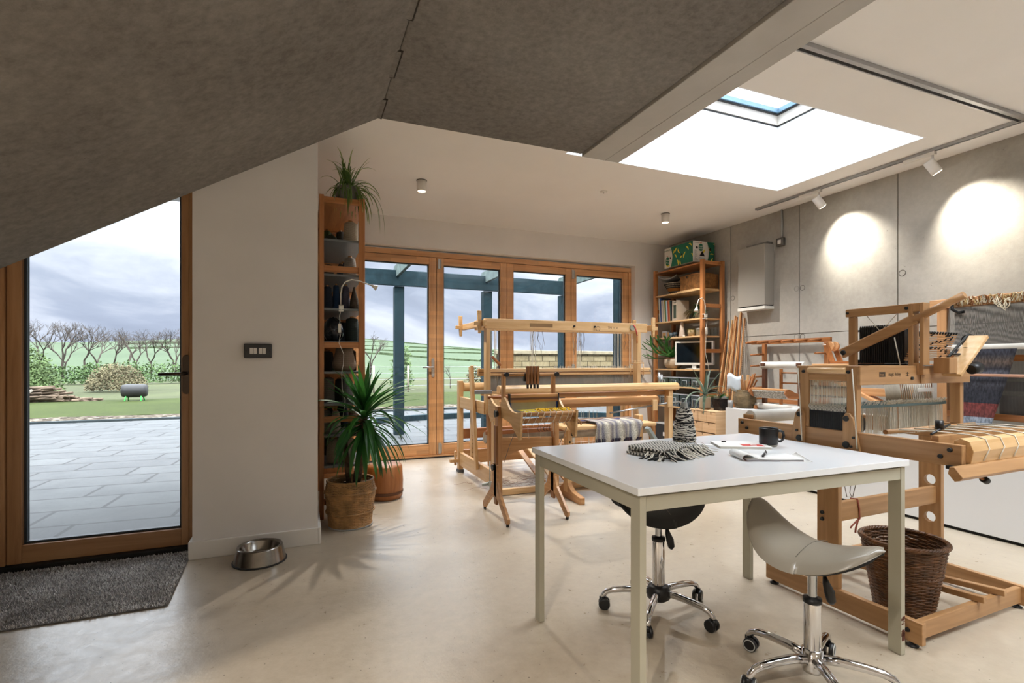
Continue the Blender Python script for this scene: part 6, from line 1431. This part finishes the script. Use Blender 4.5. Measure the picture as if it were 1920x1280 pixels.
MB().box(.035, .42, .1295, .131, .846, .862).build('beater_slot', wood('dark', 'x'), tl); MB().box(.035, .42, .134, .152, .829, .847).build('beater_rail', WB, tl)
q = MB(); q.box(.033, .040, .125, .158, .735, .89).box(.415, .422, .125, .158, .735, .89).box(.033, .422, .128, .155, .735, .744); q.build('beater_frame', plain('frame_dark', '#33373c', .4, .5), tl)
q = MB(); q.box(.041, .050, .138, .146, .745, .83).box(.404, .413, .138, .146, .745, .83); q.build('reed_tape', plain('tape_blue', '#24449a', .6), tl)
MB().box(.050, .404, .141, .1425, .745, .83).build('reed', fine_lines('reed_fine', '#8f8b80', '#c4bda9', 'X', .0018), tl)
q = MB(); rows = []
for j in range(11):
    u = j / 10; rows.append([(.085 + .26 * i / 22 + .05 * u * (i / 22), .138 - .22 * u, .775 + .012 * math.sin(i * .7 + u * 5) * u - .006 * u) for i in range(23)])
q.slab(rows, (0, 0, .0025)); q.build('yellow_weaving', plain('weave_yellow', '#c9b31e', .95, 0, .15, 60, .8, 120), tl)
q = MB(); R20 = random.Random(9)
for k in range(150): x = R20.uniform(.15, .40); q.tube([(x, -.02, .785), (x + R20.uniform(-.015, .02), -.05 - R20.random() * .02, .792 + R20.random() * .01), (x + R20.uniform(-.02, .035), -.085, .775 + R20.random() * .01)], .0024, 4, caps=False)
q.build('yellow_fringe', plain('yarn_gold', '#d2a81c', .95), tl)['kind'] = 'stuff'
q = MB()
for k, x in enumerate((.05, .085, .135, .18, .225, .27, .315, .365, .395)):
    dx = R20.uniform(-.02, .03); q.tube([(x + dx, .0, .775), (x + dx * .6, -.08, .792), (x, -.132, .782), (x - .01, -.134, .755), (x - .02, -.112, .712), (x - .035, -.095, .705), (x - .03, -.115, .69)], .0019, 5)
    if k % 2: q.tube([(x - .02, -.118, .71), (x - .022, -.120, .66), (x - .018 + R20.uniform(-.01, .01), -.12, .61)], .0014, 4)
q.build('lashing_cord', M_string, tl)
q = MB()
for k in range(4): q.tube([(.17 + .022 * k + .011 * math.cos(a), -.07, .665 + .018 * math.sin(a)) for a in [2 * PI * j / 12 for j in range(12)]], .0014, 4, True)
q.build('cord_loops', plain('cord_navy', '#1f2430', .9), tl)
q = MB()
for x in (.04, .435): q.tube([(x, .0, .69), (x - .02, .11, .52), (x - .015, .21, .40)], .002, 5)
q.build('tension_cord', plain('cord_grey', ''), tl)
q = MB(); q.tube([(.43, -.10, .725), (.455, -.10, .715), (.475, -.10, .685)], .008, 8); q.build('ratchet_handle', WB, tl); q = MB(); q.box(.425, .445, -.07, -.04, .60, .63); q.build('wing_nut', M_black, tl, .003)

# ================================================================ DOBBY LOOM (right)
dl = thing('dobby_loom', 'beech floor loom with an overhead dobby mechanism and long lever at the right', 'loom', (2.201, 1.213, 0), math.radians(1.5))
M_bolt = plain('bolt_black', '#161616', .4)
def bolt(x, y, z, ax, r=.011, par=None):
    d = {'x': (-.007, 0, 0), 'y': (0, -.007, 0)}[ax]; MB().tube([(x, y, z), (x + d[0], y + d[1], z)], [r, r * .8], 14).build('bolt', M_bolt, par or dl)
WK, WKY, WKZ = wood('oiled', 'x', .4), wood('oiled', 'y', .4), wood('oiled', 'z', .4)
for x in (0, .79):
    MB().box(x, x + .026, .0, .70, .018, .105).build('base_rail', WKY, dl, .003)
    for y in (.04, .66): MB().lathe([(1e-4, 0), (.020, 0), (.021, .005), (.012, .009), (.008, .018), (1e-4, .018)], (x + .013, y, 0), 18).build('levelling_foot', M_black, dl)
    if x == 0: MB().box(x, x + .026, .326, .426, .1055, .730).build('upright', WKZ, dl, .003)
    else:      # right upright is bored with two round holes
        q = MB().box(x, x + .026, .326, .426, .1055, .269).box(x, x + .026, .326, .426, .369, .461).box(x, x + .026, .326, .426, .561, .730)
        for zc in (.319, .511):
            C1 = [(math.cos(2 * PI * k / 32), math.sin(2 * PI * k / 32)) for k in range(32)]; SQ = [(a / max(abs(a), abs(b_)) * .05, b_ / max(abs(a), abs(b_)) * .05) for a, b_ in C1]
            vs = [(xx, .376 + a, zc + b_) for xx in (x, x + .026) for a, b_ in SQ] + [(xx, .376 + a * .0265, zc + b_ * .0265) for xx in (x, x + .026) for a, b_ in C1]; fs = []
            for k in range(32):
                k2 = (k + 1) % 32; fs += [(k, k2, 64 + k2, 64 + k), (32 + k2, 32 + k, 96 + k, 96 + k2), (64 + k, 64 + k2, 96 + k2, 96 + k), (k2, k, 32 + k, 32 + k2)]
            q.add(vs, fs)
        q.build('upright', WKZ, dl)
    MB().box(x, x + .028, -.126, .875, .730, .811).build('side_rail', WKY, dl, .003)
    for y, z in ((.245, 0), (.465, 0)):
        MB().box(x + (.0285 if x == 0 else -.0285 - .0), x + (.0565 if x == 0 else -.0005), y, y + .05, .735, 1.014).build('castle_post', WKZ, dl, .003) if False else MB().box(x - .001, x + .030, y, y + .045, .8115, 1.097).build('castle_post', WKZ, dl, .003)
    for ya, sg in ((.225, 1), (.555, -1)):
        MB().prism([(ya, .735), (ya + sg * .03, .872), (ya + sg * .045, .892), (ya + sg * .062, .892), (ya + sg * .074, .872), (ya + sg * .074, .735)], x - .014, x - .0015, 'x').build('gusset', WKZ, dl, .002) if x == 0 else None
for y in (.265, .475): bolt(-.014, y + .018 if y < .4 else y + .029, .868, 'x', .013); bolt(-.014, y + .018 if y < .4 else y + .029, .755, 'x', .016); bolt(-.002, y + .015, 1.07, 'x', .008)
for y, z in ((-.09, .79), (-.06, .762), (.845, .79), (.815, .765)): bolt(-.001, y, z, 'x', .009)
for y, z in ((.215, .79), (.225, .75), (.545, .79), (.535, .75)): bolt(-.0145, y + (.035 if y < .4 else -.03), z, 'x', .006)
for z in (.430, .400): bolt(-.001, .399, z, 'x', .009)
bolt(-.001, .05, .062, 'x', .009); 
MB().box(.0265, .7895, .345, .371, .396, .482).build('cross_rail', WK, dl, .003)
MB().box(.0265, .7895, .018, .042, .030, .100).build('front_bar', WK, dl, .003)
MB().box(.0265, .7895, .645, .668, .030, .100).build('rear_bar', WK, dl, .003)
for (a, b_) in (((.43, .60, .075), (.44, -.005, .118)), ((.53, .60, .075), (.60, -.005, .118))):
    MB().beam(a, b_, .028, .026).build('treadle_bar', WKY, dl, .003)
MB().tube([(.12, .60, .088), (.53, .60, .088)], .012, 10).build('treadle_axle', WK, dl)
# castle boards
MB().box(.0, .85, .232, .246, 1.014, 1.097).build('castle_board', WK, dl, .003); MB().box(.0, .85, .512, .526, 1.014, 1.097).build('castle_board', WK, dl, .003)
MB().tube([(-.004, .291, 1.076), (-.004, .464, 1.076)], .0125, 14).build('roller_bar', WLY, dl)
MB().box(-.0, .030, .29, .465, 1.030, 1.062).build('castle_rail', WKY, dl, .002)
# left harness: cords with clips above a block of black dobby strips
q = MB()
for k in range(27): y = .295 + .166 * k / 26; q.tube([(.008, y, 1.045), (.008, y + .001, .96), (.008, y, .920)], .0019, 5)
q.build('harness_cords', M_string, dl)['kind'] = 'stuff'
q = MB()
for z in (1.0, .955): q.box(.010, .016, .292, .465, z, z + .006)
q.build('spacer_rod', M_iron, dl)
q = MB(); 
for k in range(27): y = .295 + .166 * k / 26; q.tube([(.004, y, .922), (-.004, y + .003, .912), (-.003, y - .003, .900), (.004, y, .893)], .0019, 5)
q.build('cord_clips', M_string, dl)['kind'] = 'stuff'
q = MB()
for k in range(26): y = .290 + .168 * k / 25; q.box(.004, .030, y, y + .0052, .812, .915)
q.build('weight_strips', plain('strip_black', '#101012', .45), dl)['kind'] = 'stuff'
for y in (.252, .505): MB().tube([(-.022, y, 1.085), (-.024, y - .012, .93), (-.024, y - .022, .745)], .0026, 6).build('side_cord', M_string, dl)
# shafts: heddles in four long frames
for k, y in enumerate((.30, .335, .37, .405)):
    MB().box(.035, .785, y, y + .004, .905, .922).build('shaft_bar', plain('shaft_teal', '#5f767a', .4, .5), dl, .001)
q = MB(); R21 = random.Random(33)
for y, x0, x1, n in ((.302, .33, .76, 170), (.337, .20, .77, 170), (.372, .22, .77, 110), (.407, .06, .13, 16)):
    for k in range(n):
        x = R21.uniform(x0, x1); q.tube([(x, y + .002, .925), (x + R21.uniform(-.002, .002), y, .86), (x + R21.uniform(-.003, .003), y, .775)], .0012, 3, caps=False)
q.build('heddles', M_string, dl)['kind'] = 'stuff'
q = MB()
for k in range(240):
    x = R21.uniform(.06, .76); x = x if R21.random() < .35 else R21.uniform(.30, .76); q.tube([(x, .302, .915), (x + R21.uniform(-.008, .008), .29, .932), (x + R21.uniform(-.008, .008), .285, .925 + R21.random() * .018)], .0012, 3, caps=False)
q.build('heddle_tops', M_string, dl)['kind'] = 'stuff'
q = MB()
for k in range(17): x = .50 + .26 * k / 16; q.tube([(x, .36, 1.014), (x, .35, .93)], .0026, 5)
for k in range(36): x = .385 + .115 * k / 35; q.tube([(x, .36, 1.014), (x, .35, .93)], .0014, 4)
q.build('upper_cords', M_string, dl)
MB().box(.62, .76, .340, .343, .965, .985).build('cord_tape', M_paper, dl)
MB().box(.03, .36, .50, .512, .935, .985).build('rear_board', wood('frame', 'x'), dl, .003); MB().box(.03, .36, .498, .514, .985, .992).build('rear_board_edge', M_iron, dl)
MB().tube([(.10, .50, .80), (.40, .50, .80)], .022, 16).build('warp_roller', WK, dl); MB().tube([(.40, .48, .80), (.40, .52, .80)], .045, 22).build('ratchet_wheel', M_black, dl)
# beater and front
MB().tube([(.10, .19, .815), (.79, .19, .815)], .010, 12).build('beater_rod', WK, dl)
q = MB(); q.prism([(-.140, .745), (-.148, .790), (-.135, .824), (-.108, .833), (-.088, .822), (-.085, .750), (-.10, .735)], .0285, .7895, 'x'); q.build('breast_beam', WLX, dl, .002)
MB().box(.0285, .7895, -.040, -.012, .795, .833).build('apron_bar', WK, dl, .003)
q = MB()
for k in range(6):
    x = .13 + .105 * k; q.tube([(x - .10, .10, .840), (x - .04, .0, .842), (x, -.09, .838), (x + .006, -.135, .828), (x + .004, -.148, .795), (x - .03, -.146, .752)], .0024, 6)
q.build('lashing_cord', M_string, dl)
q = MB(); q.tube([(.02, -.02, .838), (.28, .05, .852), (.30, .055, .852)], .0045, 8); q.build('temple_rod', M_black, dl); MB().tube([(.155, .02, .845), (.155, .02, .880)], [.016, .013], 12).build('temple_knob', M_black, dl)
q = MB(); q.prism([(-.165, .700), (-.175, .712), (-.150, .745), (-.135, .745), (-.13, .72), (-.15, .695)], -.10, .42, 'x'); q.build('tray_board', WK, dl, .002)
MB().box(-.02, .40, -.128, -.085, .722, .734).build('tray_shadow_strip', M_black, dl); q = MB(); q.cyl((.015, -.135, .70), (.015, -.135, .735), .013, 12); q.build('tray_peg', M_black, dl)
q = MB(); q.tube([(.11, -.11, .70), (.14, -.115, .683), (.165, -.118, .672)], .006, 8); q.build('tray_handle', wood('teak', 'x'), dl); MB().tube([(.160, -.118, .675), (.180, -.120, .665)], .013, 10).build('handle_knob', M_black, dl)
MB().tube([(.03, .82, .822), (.785, .82, .822)], .034, 26).build('back_beam', plain('linen_white', '#d3d0c9', .9), dl); MB().box(.02, .12, .80, .86, .812, .835).build('beam_block', WK, dl, .004)
# dobby tower at x ~ .42 running front to back
MB().box(.408, .432, .255, .560, 1.344, 1.384).build('tower_beam', WKY, dl, .003); MB().box(.408, .432, .510, .545, 1.0975, 1.3435).build('tower_post', WKZ, dl, .003)
MB().tube([(.44, .527, 1.10), (.44, .527, 1.345)], .006, 8).build('guide_rod', plain('brass_dull', '#8f7c4c', .4, .7), dl)
q = MB(); q.box(.405, .455, .205, .222, 1.055, 1.385).box(.405, .455, .248, .268, 1.055, 1.385).box(.405, .455, .222, .248, 1.345, 1.385).box(.405, .455, .222, .248, 1.055, 1.11); q.build('slotted_post', WKZ, dl, .003)
MB().box(.40, .46, .196, .2045, 1.095, 1.099).build('post_plate', plain('plate_grey', '#8a8c8c', .4, .6), dl)
q = MB(); q.beam((.400, .575, 1.155), (.415, .235, 1.315), .050, .020, (1, 0, 0)); q.build('lever_arm', WKY, dl, .006); bolt(.392, .560, 1.162, 'x', .014)
MB().tube([(.416, .25, 1.308), (.425, .06, 1.402)], .0165, 18).build('lever_handle', WKY, dl)
bolt(.407, .548, 1.364, 'x', .007); bolt(.407, .275, 1.364, 'x', .008)
q = MB(); q.tube([(.418, .46, 1.344), (.418, .395, 1.262)], .0014, 5).tube([(.418, .32, 1.344), (.418, .395, 1.262)], .0014, 5).tube([(.404, .325, 1.23), (.404, .300, 1.10)], .0026, 6); q.build('lifting_cord', M_string, dl)
q = MB()
for k in range(24): y = .322 + .205 * k / 23; q.box(.480, .515, y, y + .0065, 1.108, 1.290).cyl((.484, y + .003, 1.29), (.484, y + .003, 1.298), .003, 6)
q.build('dobby_strips', plain('strip_black', ''), dl)['kind'] = 'stuff'
q = MB(); q.box(.455, .52, .300, .545, 1.0975, 1.107).box(.47, .52, .527, .56, 1.27, 1.278).box(.47, .52, .538, .56, 1.108, 1.125); q.build('dobby_frame', M_iron, dl, .001)
# lag chain with pegs hanging on its sprockets
for k in range(13):
    u = k / 12; z = 1.120 + .122 * u; y = .30 - .05 * u + .012; MB().box(.47, .80, y, y + .009, z, z + .0065).build('lag', wood('beech', 'x'), dl, .001)
q = MB(); 
for k in range(34): u = R21.randrange(13) / 12; x = R21.uniform(.50, .78); z = 1.120 + .122 * u + .007; y = .30 - .05 * u + .014; q.cyl((x, y, z), (x, y - .010, z + .008), .0038, 7)
for k in range(12): q.cyl((.52 + .023 * k, .255, 1.246), (.52 + .023 * k, .25, 1.258), .0042, 7)
q.build('lag_pegs', M_bolt, dl)['kind'] = 'stuff'
q = MB()
for k in range(17): u = k / 16; q.tube([(.555 + .225 * u, .185 + .03 * u, 1.135 + .105 * u), (.565 + .225 * u, .180 + .03 * u, 1.143 + .105 * u)], .0058, 6)
q.build('drive_chain', M_bolt, dl); q = MB(); q.tube([(.800, .215, 1.215), (.812, .215, 1.215)], .034, 20); q.tube([(.700, .185, 1.155), (.715, .185, 1.155)], .028, 18); q.tube([(.46, .26, 1.245), (.50, .26, 1.245)], .012, 10); q.tube([(.60, .19, 1.15), (.70, .19, 1.15)], .005, 8); q.build('sprocket', M_black, dl)
MB().beam((.565, .175, 1.052), (.775, .165, 1.235), .075, .016, (-.75, 0, .65)).build('tilted_board', wood('beechlight', 'x'), dl, .003)
MB().box(.500, .565, .150, .215, 1.062, 1.135).build('bearing_block', WKZ, dl, .004)
q = MB(); q.tube([(.625, .128, 1.078), (.665, .122, 1.090)], [.022, .028], 14); q.build('star_knob', M_black, dl)
q = MB(); q.box(.43, .46, .226, .2315, 1.014, 1.055); q.build('tower_foot', WKZ, dl, .003); bolt(.365, .231, 1.040, 'y', .008); bolt(.82, .231, 1.085, 'y', .005)
for x, t_ in ((.13, 'LOUET'),): MB().box(x, x + .042, .2312, .2319, 1.048, 1.070).build('logo_plate', plain('stamp_ink', ''), dl)
text_mesh('logo_lettering', 'louet', .0145, wood('oiled', 'x', .4), dl, (.1325, .2309, 1.054), (PI / 2, 0, 0), .0003)
text_mesh('lettering', 'magic dobby', .0215, plain('stamp_ink', ''), dl, (.195, .2317, 1.053), (PI / 2, 0, 0), .0003, 'LEFT', None, .82)
MB().box(.322, .346, .2312, .2319, 1.062, 1.065).box(.322, .346, .2312, .2319, 1.053, 1.056).box(.332, .336, .2312, .2319, 1.050, 1.069).build('small_mark', plain('stamp_ink', ''), dl)
# cords hanging below the loom, red tie on the cross rail
q = MB(); q.tube([(.12, .34, .73), (.115, .34, .60), (.10, .34, .52), (.115, .34, .50)], .0016, 5).tube([(.04, .34, .73), (.05, .34, .60), (.08, .34, .505), (.12, .34, .50), (.16, .34, .60), (.16, .34, .73)], .0016, 5); q.build('hanging_cord', plain('cord_grey', ''), dl)
q = MB(); q.tube([(.16, .343, .482), (.17, .342, .44), (.175, .343, .395), (.165, .345, .385), (.15, .345, .35), (.14, .34, .335)], .004, 6).tube([(.165, .345, .39), (.12, .345, .365), (.11, .343, .36)], .0035, 6).tube([(.16, .343, .484), (.16, .373, .484), (.172, .373, .395), (.172, .343, .394)], .004, 6); q.build('red_cord', plain('cord_rust', '#8c4a38', .9), dl)
# basket standing on the base of the loom
wb = thing('wicker_basket', 'dark brown wicker basket standing inside the base of the dobby loom', 'basket', (2.485, 1.446, .0))
q = MB(); wicker(q, ipol([(0, .105, .008), (.6, .135, .19), (1, .155, .315)]), 40, 24, .0046, 4, .7); rope(q, .158, .322, .0062, 4, turns=16); rope(q, .137, .19, .004, 2, turns=24); rope(q, .108, .010, .004, 2); q.build('basket', M_willow_d, wb)
MB().lathe([(1e-4, .008), (.10, .008), (.10, .012), (1e-4, .012)], (0, 0, 0), 28).build('basket_base', M_willow_d, wb)

# ================================================================ LOOMS AND TOOLS ON THE WHITE CABINET
CZ = .6485
wfm = thing('warping_frame', 'reddish wooden warping frame with pegs leaning on the concrete wall', 'warping frame', (4.66, 3.35, CZ))
WT, WTY, WTZ = wood('teak', 'x'), wood('teak', 'y'), wood('teak', 'z')
MB().box(.0, .028, 0, .93, .66, .705).build('top_bar', WTY, wfm, .003)
for y in (.02, .74): MB().box(.0, .028, y, y + .045, .0, .6595).build('side_bar', WTZ, wfm, .003)
MB().box(.0, .028, .066, .739, .03, .075).build('bottom_bar', WTY, wfm, .003)
for k in range(6): MB().cyl((0, .10 + .15 * k, .685), (-.16, .10 + .15 * k, .675), .0125, 14).build('peg', WT, wfm)
for z in (.55, .43, .31, .19, .07): MB().cyl((0, .763, z), (-.15, .80, z - .008), .0105, 14).build('peg', WT, wfm)
for z in (.55, .43): MB().cyl((0, .042, z), (-.15, .042, z), .0105, 14).build('peg', WT, wfm)
mtl = thing('tapestry_loom', 'dark wooden standing loom with white cloth rollers on the white cabinet', 'loom', (4.16, 3.34, CZ))
for y in (.0, .40):
    MB().box(.10, .135, y, y + .040, .0, .40).build('upright', wood('dark', 'z'), mtl, .004); MB().box(.08, .18, y - .005, y + .045, .425, .455).build('top_bracket', wood('dark', 'x'), mtl, .004)
    MB().prism([(-.10, .175), (-.085, .205), (-.04, .215), (.04, .18), (.10, .165), (.10, .125), (.02, .12), (-.05, .13)], y + .012, y + .028, 'y').build('side_cheek', wood('teak', 'x'), mtl, .004)
    MB().box(-.02, .26, y + .005, y + .035, 0, .035).build('foot', wood('teak', 'x'), mtl, .004)
MB().tube([(.125, -.02, .435), (.125, .46, .435)], .034, 24).build('white_roller', plain('linen_white', ''), mtl)
MB().box(-.075, -.04, .03, .41, .195, .215).build('breast_bar', wood('larch', 'y'), mtl, .004)
MB().slab([[(-.078 + .008 * j, .04 + .36 * i / 8, .195 - .075 * j / 4) for i in range(9)] for j in range(5)], (.003, 0, 0)).build('woven_cloth', plain('tweed', '#9a948a', .95, 0, .3, 90, .6, 120), mtl)
MB().tube([(.03, -.10, .032), (.03, .44, .032)], .030, 22).build('lower_roller', plain('linen_white', ''), mtl)
for y in (.10, .30):
    MB().box(.20, .225, y, y + .022, .02, .40).build('ladder_side', WTZ, mtl, .003)
for z in (.14, .26, .36): MB().cyl((.212, .122, z), (.212, .30, z), .008, 10).build('ladder_rung', WTY, mtl)
bwd = thing('bobbin_winder', 'wooden bobbin winder with two disc wheels standing behind the dobby loom', 'bobbin winder', (4.28, 2.96, 1.10))
st2 = thing('side_stand', 'tall wooden stand behind the dobby loom, carrying the bobbin winder', 'stand', (4.12, 2.42, CZ))
for x in (.0, .36):
    for y in (0, .62): MB().box(x, x + .035, y, y + .035, 0, .415).build('leg', WTZ, st2, .003)
MB().box(-.02, .42, -.03, .70, .415, .450).build('stand_top', wood('larch', 'y'), st2, .004); MB().box(.0, .035, .036, .619, .20, .26).build('stand_rail', wood('larch', 'y'), st2, .003); MB().beam((.018, .04, .10), (.018, .60, .36), .025, .10, (1, 0, 0)).build('diagonal_board', wood('larch', 'y'), st2, .003)
for x in (-.05, .05): MB().prism([(.03, 0), (.075, 0), (.145, .16), (.14, .185), (.105, .19), (.095, .165)], x - .008, x + .008, 'x').build('winder_side', WT, bwd, .004)
for x in (-.03, .03): MB().tube([(x - .012, .10, .150), (x + .012, .10, .150)], .042, 26).build('wheel', wood('larch', 'x'), bwd)
MB().tube([(-.09, .118, .165), (.09, .118, .165)], .006, 8).build('axle', M_chrome, bwd); MB().box(-.06, .06, -.30, .075, .0, .022).build('winder_base', WTY, bwd, .003); MB().tube([(0, -.10, .02), (0, -.102, .085)], [.010, .014], 12).build('winder_peg', wood('larch', 'z'), bwd)
# big upright tapestry / inkle loom at the far right
ul = thing('upright_loom', 'tall upright loom with grey warp and yarn-wound top bar at the far right', 'loom', (4.45, 1.20, CZ))
for y in (.0, 1.09): MB().box(0, .045, y, y + .065, 0, .865).build('upright', wood('larch', 'z'), ul, .004)
MB().box(-.01, .055, -.05, 1.20, .865, .935).build('top_bar', wood('larch', 'y'), ul, .006)
for z in (.47, .06): MB().box(.0, .04, .066, 1.089, z, z + .045).build('cross_bar', wood('teak', 'y'), ul, .003)
MB().tube([(-.13, .0, .375), (-.13, 1.08, .375)], .010, 12).build('shed_rod', plain('rod_pink', '#b98a70', .5), ul)
for y in (.10, 1.06): MB().tube([(0, y, .375), (-.13, y, .375)], .007, 8).build('rod_bracket', wood('teak', 'x'), ul)
MB().tube([(-.06, .0, .57), (-.06, 1.06, .57)], .020, 16).build('white_rod', plain('linen_white', ''), ul)
for y in (.02, 1.05): MB().tube([(-.005, y, .57), (-.06, y, .57)], .010, 10).build('rod_bracket', wood('teak', 'x'), ul)
q = MB(); R22 = random.Random(12)
for k in range(300): y = .07 + 1.0 * k / 300; q.tube([(-.012, y, .868), (-.03, y + R22.uniform(-.002, .002), .72), (-.058, y, .59)], .0011, 3, caps=False)
for k in range(300): y = .07 + 1.0 * k / 300; q.tube([(.058, y, .868), (.052, y, .40), (.05, y, .10)], .0012, 3, caps=False)
q.build('warp_threads', plain('warp_grey', '#6f6b66', .9), ul)['kind'] = 'stuff'
q = MB()
for k in range(260):
    y = R22.uniform(.03, 1.02); a = R22.uniform(0, 6.28); q.cur = R22.randrange(3); q.tube([(-.012 - R22.random() * .012, y + .014 * j * math.cos(a), .90 + R22.uniform(-.03, .04)) for j in range(4)], .0032, 5)
for y in (.72, .75, .79, .80, .74, .71):
    q.cur = 1; P_ = [(-.02, y, .90)]; zz = .88
    for j in range(5): y += R22.uniform(-.03, .03); zz += R22.uniform(-.045, .015) if j < 3 else R22.uniform(.0, .045); P_.append((-.03 - .006 * (j % 2), y, zz))
    q.tube(P_, .0030, 6)
q.build('wound_yarn', [plain('yarn_straw', '#c2a878', .95), plain('yarn_cream', '#d6cbb4', .95), plain('yarn_rust', '#8a5a34', .95)], ul)['kind'] = 'stuff'
q = MB(); q.tube([(-.02, 1.03, .92), (-.045, 1.035, .90), (-.05, 1.03, .85), (-.04, 1.0, .825), (-.02, .97, .83)], .011, 10); q.build('clamp', M_black, ul)
dc_ = thing('woven_runner', 'dark handwoven runner with rust red and pale grey bands hanging on the right loom', 'weaving', (4.312, 1.90, CZ))
m, t, b = base('runner_cloth'); c = t.new('ShaderNodeTexCoord'); s = t.new('ShaderNodeSeparateXYZ'); t.link(c.outputs['Object'], s.inputs[0])
col = t.ramp(t.math('DIVIDE', s.outputs['Z'], .60), [(0, lin('#6f757d')), (.14, lin('#7b8289')), (.145, lin('#5a2c28')), (.30, lin('#6b302b')), (.305, lin('#23242b')), (.45, lin('#2c2d34')), (.52, lin('#45454c')), (.56, lin('#26272d')), (.66, lin('#53545c')), (.70, lin('#2a2a30')), (.78, lin('#5c4f45')), (.86, lin('#33343b')), (.93, lin('#3c3e4a')), (.97, lin('#24252b'))])
n = t.new('ShaderNodeTexNoise', Scale=90.0, Detail=2.0); t.link(coords(t, (1, 1, .35)), n.inputs['Vector'])
t.link(t.mix(1.0, col, t.ramp(n.outputs['Fac'], [(.36, (.6, .6, .62, 1)), (.62, (1.35, 1.35, 1.4, 1))]), 'MULTIPLY'), b.inputs['Base Color']); b.inputs['Roughness'].default_value = .95; bump(t, b, n.outputs['Fac'], .7, .004)
MB().slab([[(.085 - .075 * (1 - j / 20) ** 1.4 - .02, -.05 + .12 * (1 - j / 20) + (.35 - .12 * (1 - j / 20)) * i / 10, .575 - .58 * (1 - j / 20)) for i in range(11)] for j in range(21)], (.003, 0, 0)).build('cloth', m, dc_)
bw_ = thing('black_weaving', 'black cloth with pale striped bands on the wall loom at the right edge', 'weaving', (4.545, 1.56, CZ))
MB().box(0, .003, 0, .46, .10, .36).build('cloth', stripes('black_bands', [(0, '#0f0f10'), (.60, '#131314'), (.62, '#8f8a80'), (.68, '#9a958b'), (.70, '#101011'), (.86, '#0e0e0f'), (.88, '#8f8a80'), (.95, '#9a958b'), (.97, '#101011')], 'z', .38), bw_)
